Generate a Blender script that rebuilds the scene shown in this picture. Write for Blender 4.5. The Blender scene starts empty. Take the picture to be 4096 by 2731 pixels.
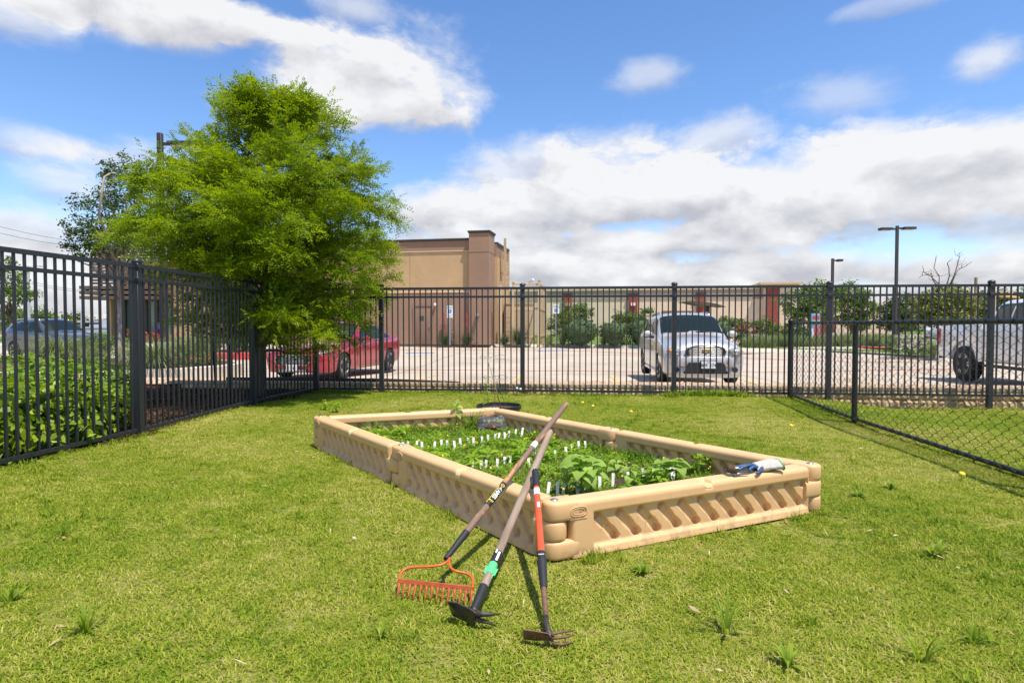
import bpy, bmesh, math, random
import numpy as np
from mathutils import Vector, Matrix

random.seed(11)
rng = np.random.default_rng(11)
S = bpy.context.scene
COL = S.collection

# ------------------------------------------------------------------ camera, sky, sun, exposure
FPX, CX, CY = 2420.0, 2048.0, 1365.5          # focal length and centre of the photograph, in its own pixels
CAMZ, PITCH = 1.19, math.radians(1.598)
cam_d = bpy.data.cameras.new('camera')
cam = bpy.data.objects.new('camera', cam_d)
COL.objects.link(cam)
cam_d.sensor_width = 36.0
cam_d.lens = FPX / 4096.0 * 36.0
cam_d.clip_start, cam_d.clip_end = 0.05, 3000.0
cam.location = (0, 0, CAMZ)
cam.rotation_euler = (math.pi / 2 - PITCH, 0, 0)
S.camera = cam


def ray(px, py):
    u, v = (px - CX) / FPX, (CY - py) / FPX
    c, s = math.cos(PITCH), math.sin(PITCH)
    return Vector((u, c + v * s, -s + v * c))


def on_z(px, py, z):
    """world point that the photograph shows at (px, py) on the level z"""
    d = ray(px, py)
    t = (z - CAMZ) / d.z
    return Vector((d.x * t, d.y * t, z))


def on_y(px, py, Y):
    d = ray(px, py)
    t = Y / d.y
    return Vector((d.x * t, Y, CAMZ + d.z * t))


SUN = Vector((0.27, -0.30, 1.0)).normalized()
sun_d = bpy.data.lights.new('sun', 'SUN')
sun_d.energy = 5.0
sun_d.angle = math.radians(0.53)
sun_d.color = (1.0, 0.94, 0.85)
sun = bpy.data.objects.new('sun', sun_d)
COL.objects.link(sun)
sun.location = (4, -4, 30)
sun.rotation_euler = SUN.to_track_quat('Z', 'Y').to_euler()

S.view_settings.view_transform = 'Standard'
S.view_settings.look = 'None'
S.view_settings.gamma = 1.0
S.view_settings.exposure = 0.38
S.view_settings.use_curve_mapping = False
S.render.engine = 'CYCLES'
S.cycles.use_denoising = True
S.cycles.max_bounces = 8
S.cycles.transparent_max_bounces = 8
S.cycles.sample_clamp_indirect = 6.0


class NT:
    """small helper for writing node trees"""
    def __init__(s, tree):
        s.t = tree

    def n(s, typ, **kw):
        nd = s.t.nodes.new(typ)
        for k, v in kw.items():
            setattr(nd, k, v)
        return nd

    def put(s, sock, val):
        if val is None:
            return
        if isinstance(val, bpy.types.NodeSocket):
            s.t.links.new(val, sock)
        else:
            sock.default_value = val

    def math(s, op, a, b=None, c=None, clamp=False):
        nd = s.n('ShaderNodeMath', operation=op, use_clamp=clamp)
        for i, x in enumerate((a, b, c)):
            s.put(nd.inputs[i], x)
        return nd.outputs[0]

    def smooth(s, x, a, b, to0=0.0, to1=1.0):
        nd = s.n('ShaderNodeMapRange', interpolation_type='SMOOTHSTEP')
        s.put(nd.inputs[0], x)
        for i, v in enumerate((a, b, to0, to1)):
            s.put(nd.inputs[i + 1], v)
        return nd.outputs[0]

    def mix(s, fac, a, b, blend='MIX'):
        nd = s.n('ShaderNodeMix', data_type='RGBA', blend_type=blend)
        s.put(nd.inputs[0], fac)
        s.put(nd.inputs[6], rgba(a))
        s.put(nd.inputs[7], rgba(b))
        return nd.outputs[2]

    def noise(s, vec, scale, detail=3.0, rough=0.55, dist=0.0):
        nd = s.n('ShaderNodeTexNoise')
        s.put(nd.inputs['Vector'], vec)
        nd.inputs['Scale'].default_value = scale
        nd.inputs['Detail'].default_value = detail
        nd.inputs['Roughness'].default_value = rough
        nd.inputs['Distortion'].default_value = dist
        return nd.outputs[0]

    def ramp(s, fac, stops):
        nd = s.n('ShaderNodeValToRGB')
        el = nd.color_ramp.elements
        while len(el) < len(stops):
            el.new(0.5)
        for e, (p, c) in zip(el, stops):
            e.position, e.color = p, rgba(c)
        s.put(nd.inputs[0], fac)
        return nd.outputs[0]


def rgba(c):
    if isinstance(c, bpy.types.NodeSocket) or not hasattr(c, '__len__'):
        return c
    return (c[0], c[1], c[2], 1.0)


def make_sky():
    w = bpy.data.worlds.new('World')
    S.world = w
    w.use_nodes = True
    t = w.node_tree
    t.nodes.clear()
    k = NT(t)
    out, bg = k.n('ShaderNodeOutputWorld'), k.n('ShaderNodeBackground')
    t.links.new(bg.outputs[0], out.inputs[0])
    STR = 0.12
    bg.inputs[1].default_value = STR
    sky = k.n('ShaderNodeTexSky', sky_type='NISHITA')
    sky.sun_disc = False
    sky.sun_elevation = math.asin(SUN.z)
    sky.sun_rotation = math.atan2(SUN.x, SUN.y)
    sky.altitude = 300.0
    sky.air_density, sky.dust_density, sky.ozone_density = 1.0, 0.25, 3.0
    co = k.n('ShaderNodeTexCoord').outputs['Generated']
    sep = k.n('ShaderNodeSeparateXYZ')
    t.links.new(co, sep.inputs[0])
    x, y, z = sep.outputs
    az = k.math('ARCTAN2', x, y)
    el = k.math('ARCSINE', z)
    st = k.n('ShaderNodeVectorMath', operation='MULTIPLY')
    t.links.new(co, st.inputs[0])
    st.inputs[1].default_value = (1.0, 1.0, 1.9)
    v = st.outputs[0]
    n1 = k.noise(v, 5.0, 9.0, 0.58, 0.25)
    n2 = k.noise(v, 13.0, 7.0, 0.62, 0.3)
    n3 = k.noise(v, 2.6, 5.0, 0.5)
    wob = k.math('ADD', k.math('MULTIPLY', k.math('SUBTRACT', n1, 0.5), 2.3), k.math('MULTIPLY', k.math('SUBTRACT', n2, 0.5), 0.75))

    # every cloud: picture centre, half width, half height, opacity
    clouds = [
        (520, 10, 620, 130, 1.0), (900, 95, 380, 95, 0.95), (640, 130, 320, 95, 0.9), (1410, 30, 150, 70, 0.6), (120, 60, 230, 90, 0.7),
        (1330, 280, 290, 160, 1.0), (1590, 370, 250, 165, 1.0), (1380, 430, 380, 110, 1.0), (1020, 410, 230, 75, 0.75), (1190, 370, 260, 130, 0.95), (1180, 200, 90, 60, 0.7), (1530, 210, 110, 70, 0.8),
        (470, 640, 230, 80, 0.7), (230, 580, 250, 60, 0.6), (270, 740, 150, 70, 0.6),
        (60, 930, 300, 110, 0.85), (330, 1080, 420, 90, 0.85),
        (2610, 300, 130, 60, 0.55), (3380, 380, 220, 80, 0.42), (3950, 230, 170, 90, 0.75), (2840, 570, 240, 80, 0.72), (2450, 560, 190, 60, 0.5), (3560, 20, 280, 50, 0.35),
        (2120, 690, 330, 130, 0.8), (2450, 720, 260, 170, 0.88),
        (1900, 850, 400, 110, 1.0), (2330, 830, 420, 120, 1.0), (2760, 800, 330, 150, 1.0), (3130, 760, 420, 170, 1.0), (3560, 640, 360, 160, 1.0), (3960, 590, 420, 190, 1.0),
        (4350, 620, 420, 220, 1.0),
        (2200, 980, 520, 80, 0.95), (2850, 960, 560, 100, 0.95), (3350, 860, 500, 120, 0.9), (4000, 840, 420, 110, 0.75),
        (1800, 1060, 420, 70, 0.9), (2350, 1100, 480, 70, 0.95), (3000, 1080, 620, 70, 0.92), (3800, 1090, 620, 60, 0.65), (4300, 980, 420, 80, 0.55),
        (2700, 1210, 1500, 70, 0.9), (1100, 1180, 900, 80, 0.85),
    ]
    tot = hsum = None
    for px, py, rx, ry, op in clouds:
        c, r, u = ray(px, py).normalized(), ray(px + rx, py).normalized(), ray(px, py - ry).normalized()
        a0, e0 = math.atan2(c.x, c.y), math.asin(c.z)
        ra = abs(math.atan2(r.x, r.y) - a0)
        re = abs(math.asin(u.z) - e0)
        da = k.math('MULTIPLY', k.math('SUBTRACT', az, a0), 1 / ra)
        de = k.math('MULTIPLY', k.math('SUBTRACT', el, e0), 1 / re)
        q = k.math('SQRT', k.math('ADD', k.math('MULTIPLY', da, da), k.math('MULTIPLY', de, de)))
        small = rx <= 260
        m = k.smooth(k.math('ADD', q, k.math('MULTIPLY', wob, -1.5 if small else -1.0)), 1.45 if small else 1.3, 0.15 if small else 0.5, 0.0, op)
        h = k.math('MULTIPLY', m, k.math('MULTIPLY_ADD', de, 0.5, 0.5, clamp=True))
        tot = m if tot is None else k.math('ADD', tot, m)
        hsum = h if hsum is None else k.math('ADD', hsum, h)
    # the same sort of sky goes on outside the picture
    aw = k.math('ABSOLUTE', az)
    away = k.math('MAXIMUM', k.smooth(aw, 0.75, 0.95), k.smooth(el, 0.52, 0.75))
    gen = k.math('MULTIPLY', away, k.smooth(k.math('ADD', n3, k.math('MULTIPLY', wob, 0.12)), 0.53, 0.66))
    tot = k.math('ADD', tot, gen)
    hsum = k.math('ADD', hsum, k.math('MULTIPLY', gen, 0.6))
    low = k.smooth(k.math('ADD', el, k.math('MULTIPLY', wob, 0.03)), 0.13, 0.0, 0.0, 0.85)
    tot = k.math('ADD', tot, low)
    hsum = k.math('ADD', hsum, k.math('MULTIPLY', low, 0.38))
    dens = k.math('MINIMUM', tot, 1.0)
    rel = k.math('DIVIDE', hsum, k.math('MAXIMUM', tot, 0.001))
    n4 = k.noise(v, 7.5, 6.0, 0.55, 0.2)
    lit = k.math('ADD', k.math('MULTIPLY', rel, 0.9), k.math('MULTIPLY', k.math('SUBTRACT', n4, 0.5), 1.35))
    lit = k.math('ADD', lit, k.math('MULTIPLY', k.smooth(el, 0.10, 0.26), 0.22))
    up = k.n('ShaderNodeVectorMath', operation='ADD')
    t.links.new(v, up.inputs[0])
    up.inputs[1].default_value = (0.02, 0.0, 0.055)
    n1u = k.noise(up.outputs[0], 5.0, 9.0, 0.58, 0.25)
    lit = k.math('ADD', lit, k.math('MULTIPLY', k.math('SUBTRACT', n1, n1u), 1.7))
    cc = k.ramp(lit, [(0.08, (0.53, 0.54, 0.59)), (0.40, (0.75, 0.745, 0.77)), (0.70, (0.94, 0.94, 0.945))])
    sc = k.n('ShaderNodeVectorMath', operation='SCALE')
    t.links.new(cc, sc.inputs[0])
    sc.inputs['Scale'].default_value = 0.77 / STR
    hs = k.n('ShaderNodeHueSaturation')
    hs.inputs['Saturation'].default_value = 1.16
    hs.inputs['Value'].default_value = 1.35
    t.links.new(sky.outputs[0], hs.inputs['Color'])
    tint = k.mix(1.0, hs.outputs[0], (1.03, 0.97, 1.02), 'MULTIPLY')
    t.links.new(k.mix(k.math('MULTIPLY', dens, 0.96), tint, sc.outputs[0]), bg.inputs[0])
    w.cycles.sampling_method = 'MANUAL'
    w.cycles.sample_map_resolution = 512


make_sky()

# ------------------------------------------------------------------ mesh helpers
def tag(o, label=None, cat=None, group=None, kind=None):
    if label: o['label'] = label
    if cat: o['category'] = cat
    if group: o['group'] = group
    if kind: o['kind'] = kind
    return o


def thing(name, label, cat, loc=(0, 0, 0), rotz=0.0, group=None):
    o = bpy.data.objects.new(name, None)
    o.empty_display_size = 0.1
    COL.objects.link(o)
    o.location, o.rotation_euler = loc, (0, 0, rotz)
    return tag(o, label, cat, group)


def link(name, me, parent=None, loc=None, rot=None, scale=None):
    o = bpy.data.objects.new(name, me)
    COL.objects.link(o)
    if parent is not None: o.parent = parent
    if loc is not None: o.location = loc
    if rot is not None: o.rotation_euler = rot
    if scale is not None: o.scale = scale
    return o


def copy_tree(o, parent=None):
    c = o.copy()
    COL.objects.link(c)
    if parent is not None: c.parent = parent
    for ch in list(o.children):
        copy_tree(ch, c)
    return c


class MB:
    def __init__(s):
        s.v, s.f, s.m = [], [], []

    def add(s, vs, fs, mi=0):
        o = len(s.v)
        s.v.extend([tuple(p) for p in vs])
        s.f.extend([tuple(i + o for i in f) for f in fs])
        s.m.extend([mi] * len(fs))
        return s

    def box(s, x0, x1, y0, y1, z0, z1, mi=0):
        vs = [(x, y, z) for z in (z0, z1) for y in (y0, y1) for x in (x0, x1)]
        return s.add(vs, [(0, 2, 3, 1), (4, 5, 7, 6), (0, 1, 5, 4), (2, 6, 7, 3), (0, 4, 6, 2), (1, 3, 7, 5)], mi)

    def cbox(s, c, d, mi=0, rot=None):
        o = len(s.v)
        s.box(-d[0] / 2, d[0] / 2, -d[1] / 2, d[1] / 2, -d[2] / 2, d[2] / 2, mi)
        for i in range(o, len(s.v)):
            p = Vector(s.v[i])
            if rot is not None: p = rot @ p
            s.v[i] = tuple(p + Vector(c))
        return s

    def bar(s, p, q, w, h, up=(0, 0, 1), mi=0):
        p, q = Vector(p), Vector(q)
        d = (q - p).normalized()
        sd = d.cross(Vector(up)).normalized()
        u = sd.cross(d)
        vs = [e + sd * a * w / 2 + u * b * h / 2 for e in (p, q) for a, b in ((-1, -1), (1, -1), (1, 1), (-1, 1))]
        return s.add(vs, [(0, 1, 2, 3), (4, 7, 6, 5), (0, 4, 5, 1), (1, 5, 6, 2), (2, 6, 7, 3), (3, 7, 4, 0)], mi)

    def tube(s, pts, r, n=8, mi=0, cap=True):
        pts = [Vector(p) for p in pts]
        rs = r if hasattr(r, '__len__') else [r] * len(pts)
        rings, vs, prev = [], [], None
        for i, p in enumerate(pts):
            d = (pts[min(i + 1, len(pts) - 1)] - pts[max(i - 1, 0)])
            d = d.normalized() if d.length > 1e-9 else Vector((0, 0, 1))
            if prev is None:
                a = Vector((0, 0, 1)) if abs(d.z) < 0.9 else Vector((1, 0, 0))
                sd = d.cross(a).normalized()
            else:
                sd = (prev - d * prev.dot(d)).normalized()
            prev = sd
            u = d.cross(sd)
            for j in range(n):
                a = 2 * math.pi * j / n
                vs.append(p + (sd * math.cos(a) + u * math.sin(a)) * rs[i])
        fs = [(i * n + j, i * n + (j + 1) % n, (i + 1) * n + (j + 1) % n, (i + 1) * n + j) for i in range(len(pts) - 1) for j in range(n)]
        if cap:
            fs.append(tuple(range(n - 1, -1, -1)))
            fs.append(tuple(range((len(pts) - 1) * n, len(pts) * n)))
        return s.add(vs, fs, mi)

    def lathe(s, prof, n=20, c=(0, 0, 0), mi=0, axis='Z'):
        vs = []
        for r, z in prof:
            for j in range(n):
                a = 2 * math.pi * j / n
                p = (r * math.cos(a), r * math.sin(a), z)
                if axis == 'X': p = (z, p[0], p[1])
                if axis == 'Y': p = (p[1], z, p[0])
                vs.append((p[0] + c[0], p[1] + c[1], p[2] + c[2]))
        m = len(prof)
        fs = [(i * n + j, i * n + (j + 1) % n, (i + 1) * n + (j + 1) % n, (i + 1) * n + j) for i in range(m - 1) for j in range(n)]
        if prof[0][0] > 1e-6: fs.append(tuple(range(n - 1, -1, -1)))
        if prof[-1][0] > 1e-6: fs.append(tuple(range((m - 1) * n, m * n)))
        return s.add(vs, fs, mi)

    def ell(s, c, r, nu=14, nv=8, mi=0):
        prof = [(max(math.sin(math.pi * i / nv), 1e-4), -math.cos(math.pi * i / nv)) for i in range(nv + 1)]
        o = len(s.v)
        s.lathe(prof, nu, (0, 0, 0), mi)
        for i in range(o, len(s.v)):
            p = s.v[i]
            s.v[i] = (c[0] + p[0] * r[0], c[1] + p[1] * r[1], c[2] + p[2] * r[2])
        return s

    def prism(s, poly, fr, dep, mi=0):
        """poly: 2-D points; fr = (origin, axis a, axis b); extruded by the vector dep"""
        o, a, b = [Vector(q) for q in fr]
        dep = Vector(dep)
        n = len(poly)
        vs = [o + a * x + b * y for x, y in poly] + [o + a * x + b * y + dep for x, y in poly]
        fs = [tuple(range(n - 1, -1, -1)), tuple(range(n, 2 * n))] + [(i, (i + 1) % n, n + (i + 1) % n, n + i) for i in range(n)]
        return s.add(vs, fs, mi)

    def grid(s, P, mi=0, flip=False):
        """P: array (a, b, 3)"""
        a, b = len(P), len(P[0])
        fs = [(i * b + j, i * b + j + 1, (i + 1) * b + j + 1, (i + 1) * b + j) for i in range(a - 1) for j in range(b - 1)]
        if flip: fs = [f[::-1] for f in fs]
        return s.add([p for row in P for p in row], fs, mi)

    def mesh(s, name, mats, smooth=False, bevel=0.0, seg=2, angle=None):
        me = bpy.data.meshes.new(name)
        me.from_pydata(s.v, [], s.f)
        for m in (mats if isinstance(mats, (list, tuple)) else [mats]):
            me.materials.append(m)
        me.polygons.foreach_set('material_index', s.m)
        if bevel > 0 or angle is not None:
            bm = bmesh.new()
            bm.from_mesh(me)
            bmesh.ops.recalc_face_normals(bm, faces=bm.faces)
            if bevel > 0:
                ed = [e for e in bm.edges if len(e.link_faces) == 2 and e.calc_face_angle(0) > 0.45]
                bmesh.ops.bevel(bm, geom=ed, offset=bevel, segments=seg, affect='EDGES', profile=0.5, clamp_overlap=True)
            bm.to_mesh(me)
            bm.free()
        if smooth or bevel > 0:
            me.polygons.foreach_set('use_smooth', [True] * len(me.polygons))
            if not smooth or angle is not None:
                me.set_sharp_from_angle(angle=angle if angle is not None else math.radians(40))
        me.update()
        return me

    def build(s, name, mats, parent=None, smooth=False, bevel=0.0, seg=2, angle=None, loc=None, rot=None):
        return link(name, s.mesh(name, mats, smooth, bevel, seg, angle), parent, loc, rot)


def np_mesh(name, V, F, mat, rnd=None, smooth=False):
    """fast mesh of equal-sided faces; rnd: one number per face, stored for the material"""
    V, F = np.asarray(V, np.float32), np.asarray(F, np.int32)
    me = bpy.data.meshes.new(name)
    me.vertices.add(len(V))
    me.vertices.foreach_set('co', V.ravel())
    k = F.shape[1]
    me.loops.add(F.size)
    me.loops.foreach_set('vertex_index', F.ravel())
    me.polygons.add(len(F))
    me.polygons.foreach_set('loop_start', np.arange(0, F.size, k, dtype=np.int32))
    me.polygons.foreach_set('loop_total', np.full(len(F), k, np.int32))
    if smooth: me.polygons.foreach_set('use_smooth', np.ones(len(F), bool))
    me.update(calc_edges=True)
    if rnd is not None:
        a = me.attributes.new('rnd', 'FLOAT', 'FACE')
        a.data.foreach_set('value', np.asarray(rnd, np.float32))
    me.materials.append(mat)
    return me


_txt = {}
def text_mesh(s, mat, size=1.0, ext=0.0, bold=False):
    key = (s, mat.name, size, ext)
    if key not in _txt:
        cu = bpy.data.curves.new('lettering', 'FONT')
        cu.body, cu.size, cu.extrude = s, size, ext
        cu.align_x, cu.align_y = 'CENTER', 'CENTER'
        cu.resolution_u = 2
        if bold: cu.offset = size * 0.02
        o = bpy.data.objects.new('lettering', cu)
        COL.objects.link(o)
        dg = bpy.context.evaluated_depsgraph_get()
        me = bpy.data.meshes.new_from_object(o.evaluated_get(dg))
        bpy.data.objects.remove(o)
        bpy.data.curves.remove(cu)
        me.materials.clear()
        me.materials.append(mat)
        _txt[key] = me
    return _txt[key]


def frame_matrix(origin, xdir, normal):
    """matrix whose x runs along xdir and whose z is the normal: for lettering and flat signs"""
    x, n = Vector(xdir).normalized(), Vector(normal).normalized()
    x = (x - n * x.dot(n)).normalized()
    y = n.cross(x)
    m = Matrix((x, y, n)).transposed().to_4x4()
    m.translation = Vector(origin)
    return m


# ------------------------------------------------------------------ materials
def mat(name, col, rough=0.6, metal=0.0, var=0.0, vscale=8.0, bump=0.0, bscale=60.0, coat=0.0, col2=None, spec=0.5, trans=0.0, world=False, stretch=None, edge=(0.32, 0.68)):
    m = bpy.data.materials.new(name)
    m.use_nodes = True
    k = NT(m.node_tree)
    b = m.node_tree.nodes['Principled BSDF']
    b.inputs['Roughness'].default_value = rough
    b.inputs['Metallic'].default_value = metal
    b.inputs['Coat Weight'].default_value = coat
    b.inputs['Coat Roughness'].default_value = 0.04
    b.inputs['Specular IOR Level'].default_value = spec
    b.inputs['Transmission Weight'].default_value = trans
    co = k.n('ShaderNodeNewGeometry').outputs['Position'] if world else k.n('ShaderNodeTexCoord').outputs['Object']
    if stretch:
        mp = k.n('ShaderNodeVectorMath', operation='MULTIPLY')
        k.put(mp.inputs[0], co)
        mp.inputs[1].default_value = stretch
        co = mp.outputs[0]
    if var > 0 or col2:
        c2 = col2 or tuple(min(1, c * (1 + var)) for c in col)
        c1 = col if col2 else tuple(c * (1 - var) for c in col)
        a = k.noise(co, vscale, 5.0, 0.6)
        c = k.ramp(a, [(edge[0], c1), (edge[1], c2)])
        k.put(b.inputs['Base Color'], c)
    else:
        b.inputs['Base Color'].default_value = rgba(col)
    if bump > 0:
        bp = k.n('ShaderNodeBump')
        bp.inputs['Strength'].default_value = bump
        bp.inputs['Distance'].default_value = 0.01
        k.put(bp.inputs['Height'], k.noise(co, bscale, 4.0, 0.65))
        k.put(b.inputs['Normal'], bp.outputs[0])
    return m


def leaf_mat(name, c1, c2, c3=None, trans=0.35, rough=0.5, wscale=1.5, gloss=0.25):
    """leaf colour from each leaf's own number, mottled over the plant, partly lit through"""
    m = bpy.data.materials.new(name)
    m.use_nodes = True
    t = m.node_tree
    k = NT(t)
    b = t.nodes['Principled BSDF']
    out = t.nodes['Material Output']
    at = k.n('ShaderNodeAttribute', attribute_name='rnd').outputs['Fac']
    pos = k.n('ShaderNodeNewGeometry').outputs['Position']
    nz = k.noise(pos, wscale, 3.0, 0.6)
    f = k.math('ADD', k.math('MULTIPLY', at, 0.65), k.math('MULTIPLY', k.math('SUBTRACT', nz, 0.35), 0.7), clamp=True)
    st = [(0.1, c1), (0.75, c2)] + ([(0.97, c3)] if c3 else [])
    c = k.ramp(f, st)
    k.put(b.inputs['Base Color'], c)
    b.inputs['Roughness'].default_value = rough
    b.inputs['Specular IOR Level'].default_value = gloss
    tr = k.n('ShaderNodeBsdfTranslucent')
    k.put(tr.inputs[0], k.mix(1.0, c, (1.35, 1.35, 0.55), 'MULTIPLY'))
    mx = k.n('ShaderNodeMixShader')
    mx.inputs[0].default_value = trans
    t.links.new(b.outputs[0], mx.inputs[1])
    t.links.new(tr.outputs[0], mx.inputs[2])
    t.links.new(mx.outputs[0], out.inputs[0])
    return m


def sstep(a, b, x):
    t = min(1.0, max(0.0, (x - a) / (b - a)))
    return t * t * (3 - 2 * t)
# ------------------------------------------------------------------ ground and paving
LEFT = [(-5.9, -6.0), (-5.0, -2.0), (-4.33, 2.56), (-4.2, 4.96), (-3.99, 6.45), (-3.81, 8.9), (-3.44, 10.68), (-3.35, 11.2)]


def left_x(y):
    for (x0, y0), (x1, y1) in zip(LEFT, LEFT[1:]):
        if y <= y1:
            return x0 + (x1 - x0) * (y - y0) / (y1 - y0)
    return LEFT[-1][0]


def fence_y(x): return 10.34 - 0.098 * x
def wall_y(x): return fence_y(x) + 0.34
def kerb_y(x): return 12.25 - 0.10 * x


def Hl(x, y):
    """height of the lawn"""
    z = 0.012 * math.sin(1.3 * x + 0.5) * math.cos(0.9 * y) + 0.008 * math.sin(3.1 * x + 1.7 * y)
    z -= 0.16 * sstep(4.5, 6.2, x) * sstep(4.5, 9.2, y)
    z -= 0.10 * sstep(-0.15, 0.2, y - fence_y(x)) * sstep(-3.0, 1.5, x)
    return z


def Zp(x, y):
    """height of the car park"""
    d = y - kerb_y(x)
    P = [(-2, -.14), (0, -.14), (3, -.22), (6.5, -.30), (9, -.28), (13, -.19), (20, -.06), (26, -.03), (60, -.03)]
    for (a, za), (b, zb) in zip(P, P[1:]):
        if d <= b:
            return za + (zb - za) * sstep(a, b, d) + 0.22 * sstep(7, 15, x) * sstep(3.5, 9, d)
    return P[-1][1]


def sheet(name, xs_of, ys, nx, zf, m, kind='structure'):
    """grid between xs_of(y) = (x0, x1) for every y"""
    V, F = [], []
    for y in ys:
        x0, x1 = xs_of(y)
        for i in range(nx + 1):
            x = x0 + (x1 - x0) * i / nx
            V.append((x, y, zf(x, y)))
    n = nx + 1
    for j in range(len(ys) - 1):
        for i in range(nx):
            F.append((j * n + i, j * n + i + 1, (j + 1) * n + i + 1, (j + 1) * n + i))
    o = link(name, np_mesh(name, V, F, m, smooth=True))
    return tag(o, kind=kind)


def ground_mat(name, stops, scales, rough=0.95, bump=0.5, bscale=40):
    m = bpy.data.materials.new(name)
    m.use_nodes = True
    k = NT(m.node_tree)
    b = m.node_tree.nodes['Principled BSDF']
    b.inputs['Roughness'].default_value = rough
    b.inputs['Specular IOR Level'].default_value = 0.2
    pos = k.n('ShaderNodeNewGeometry').outputs['Position']
    f = None
    for s, wgt in scales:
        x = k.math('MULTIPLY', k.noise(pos, s, 4.0, 0.6), wgt)
        f = x if f is None else k.math('ADD', f, x)
    k.put(b.inputs['Base Color'], k.ramp(f, stops))
    bp = k.n('ShaderNodeBump')
    bp.inputs['Strength'].default_value = bump
    bp.inputs['Distance'].default_value = 0.02
    k.put(bp.inputs['Height'], k.noise(pos, bscale, 5.0, 0.7))
    k.put(b.inputs['Normal'], bp.outputs[0])
    return m


M = {}
M['thatch'] = ground_mat('thatch', [(0.3, (0.13, 0.13, 0.025)), (0.5, (0.22, 0.21, 0.05)), (0.7, (0.32, 0.28, 0.11))], [(1.1, .5), (22, .5)])
M['mulch'] = ground_mat('mulch', [(0.3, (0.035, 0.016, 0.009)), (0.55, (0.10, 0.05, 0.03)), (0.75, (0.21, 0.12, 0.075))], [(3, .3), (38, .7)], bump=0.9, bscale=30)
M['gravel'] = ground_mat('gravel', [(0.3, (0.26, 0.17, 0.10)), (0.5, (0.45, 0.32, 0.21)), (0.7, (0.66, 0.52, 0.40))], [(2, .25), (45, .75)], bump=0.9, bscale=60)
M['concrete_lot'] = ground_mat('concrete_lot', [(0.36, (0.345, 0.285, 0.215)), (0.5, (0.44, 0.37, 0.285)), (0.66, (0.51, 0.435, 0.345))], [(0.35, .55), (2.6, .3), (40, .15)], rough=0.85, bump=0.1)
M['kerb'] = ground_mat('kerb', [(0.35, (0.42, 0.36, 0.28)), (0.5, (0.56, 0.49, 0.40)), (0.66, (0.66, 0.59, 0.49))], [(1.5, .6), (30, .4)], rough=0.85, bump=0.15)
M['verge'] = ground_mat('verge', [(0.35, (0.07, 0.12, 0.018)), (0.55, (0.13, 0.19, 0.03)), (0.7, (0.2, 0.22, 0.06))], [(0.8, .5), (18, .5)])
M['terrain'] = ground_mat('terrain', [(0.35, (0.10, 0.13, 0.04)), (0.6, (0.2, 0.2, 0.1))], [(0.05, .7), (1.5, .3)])

o = sheet('terrain', lambda y: (-900, 900), [-300, -60, 0, 40, 120, 400, 1500], 12, lambda x, y: -0.6, M['terrain'])
lawn_ys = [-6 + i * 0.3 for i in range(int(17.6 / 0.3) + 1)]
sheet('lawn', lambda y: (left_x(y), 16.0), [y for y in lawn_ys if y < 9.0] + [9.0, 9.2, 9.4, 9.6, 9.8, 10.0, 10.2, 10.4, 10.6, 10.8, 11.0, 11.2], 64, Hl, M['thatch'])
sheet('mulch_bed', lambda y: (-26.0, left_x(y) - 0.0), [-6 + i * 0.5 for i in range(37)] + [12.6], 40,
      lambda x, y: -0.012 + 0.02 * math.sin(2 * x) * math.sin(1.7 * y), M['mulch'])
ys = [-0.46 + i * 0.2 for i in range(8)]
# gravel strip between wall and kerb: a sheet running along the kerb
V, F = [], []
xs = [-26 + i * 0.5 for i in range(93)]
for x in xs:
    a = wall_y(x) + 0.1 if x > -5.5 else kerb_y(x) - 0.95
    b = kerb_y(x)
    za = 0.085 if x > -5.5 else 0.015
    for i in range(5):
        f = i / 4
        V.append((x, a + (b - a) * f, za + (0.02 - za) * f + random.uniform(-.006, .006)))
for j in range(len(xs) - 1):
    for i in range(4):
        F.append((j * 5 + i, (j + 1) * 5 + i, (j + 1) * 5 + i + 1, j * 5 + i + 1))
tag(link('gravel_strip', np_mesh('gravel_strip', V, F, M['gravel'])), kind='structure')

PV, PF = [], []
pd = [0.05 + 0.5 * i for i in range(18)] + [9 + i for i in range(46)]
px_ = [-60 + 2 * i for i in range(61)]
for d in pd:
    for x in px_:
        y = kerb_y(x) + d
        PV.append((x, y, Zp(x, y)))
for j in range(len(pd) - 1):
    for i in range(60):
        PF.append((j * 61 + i, j * 61 + i + 1, (j + 1) * 61 + i + 1, (j + 1) * 61 + i))
tag(link('parking_lot', np_mesh('parking_lot', PV, PF, M['concrete_lot'], smooth=True)), kind='structure')


def kerb_run(name, pts, top, drop=0.16, w=0.16, m='kerb', side=1, roll=0.03, rz=0.025):
    """kerb along pts (x, y); top(x, y) = height of its top"""
    mb = MB()
    P = [Vector((x, y, 0)) for x, y in pts]
    L, R = [], []
    for i, p in enumerate(P):
        d = (P[min(i + 1, len(P) - 1)] - P[max(i - 1, 0)]).normalized()
        nrm = Vector((-d.y, d.x, 0)) * side
        L.append(p); R.append(p + nrm * w)
    for i in range(len(P)):
        z = top(P[i].x, P[i].y)
        for q, zz, off in ((L[i], z - drop, -0.02), (L[i], z - rz, -0.0), (L[i], z, roll), (R[i], z, 0), (R[i], z - drop, 0)):
            d = (R[i] - L[i]).normalized()
            mb.v.append((q.x + d.x * off, q.y + d.y * off, zz))
    for i in range(len(P) - 1):
        for j in range(4):
            f = (i * 5 + j, (i + 1) * 5 + j, (i + 1) * 5 + j + 1, i * 5 + j + 1)
            mb.f.append(f if side < 0 else f[::-1]); mb.m.append(0)
    o = mb.build(name, M[m], smooth=True, angle=0.6)
    return tag(o, kind='structure')


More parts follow.
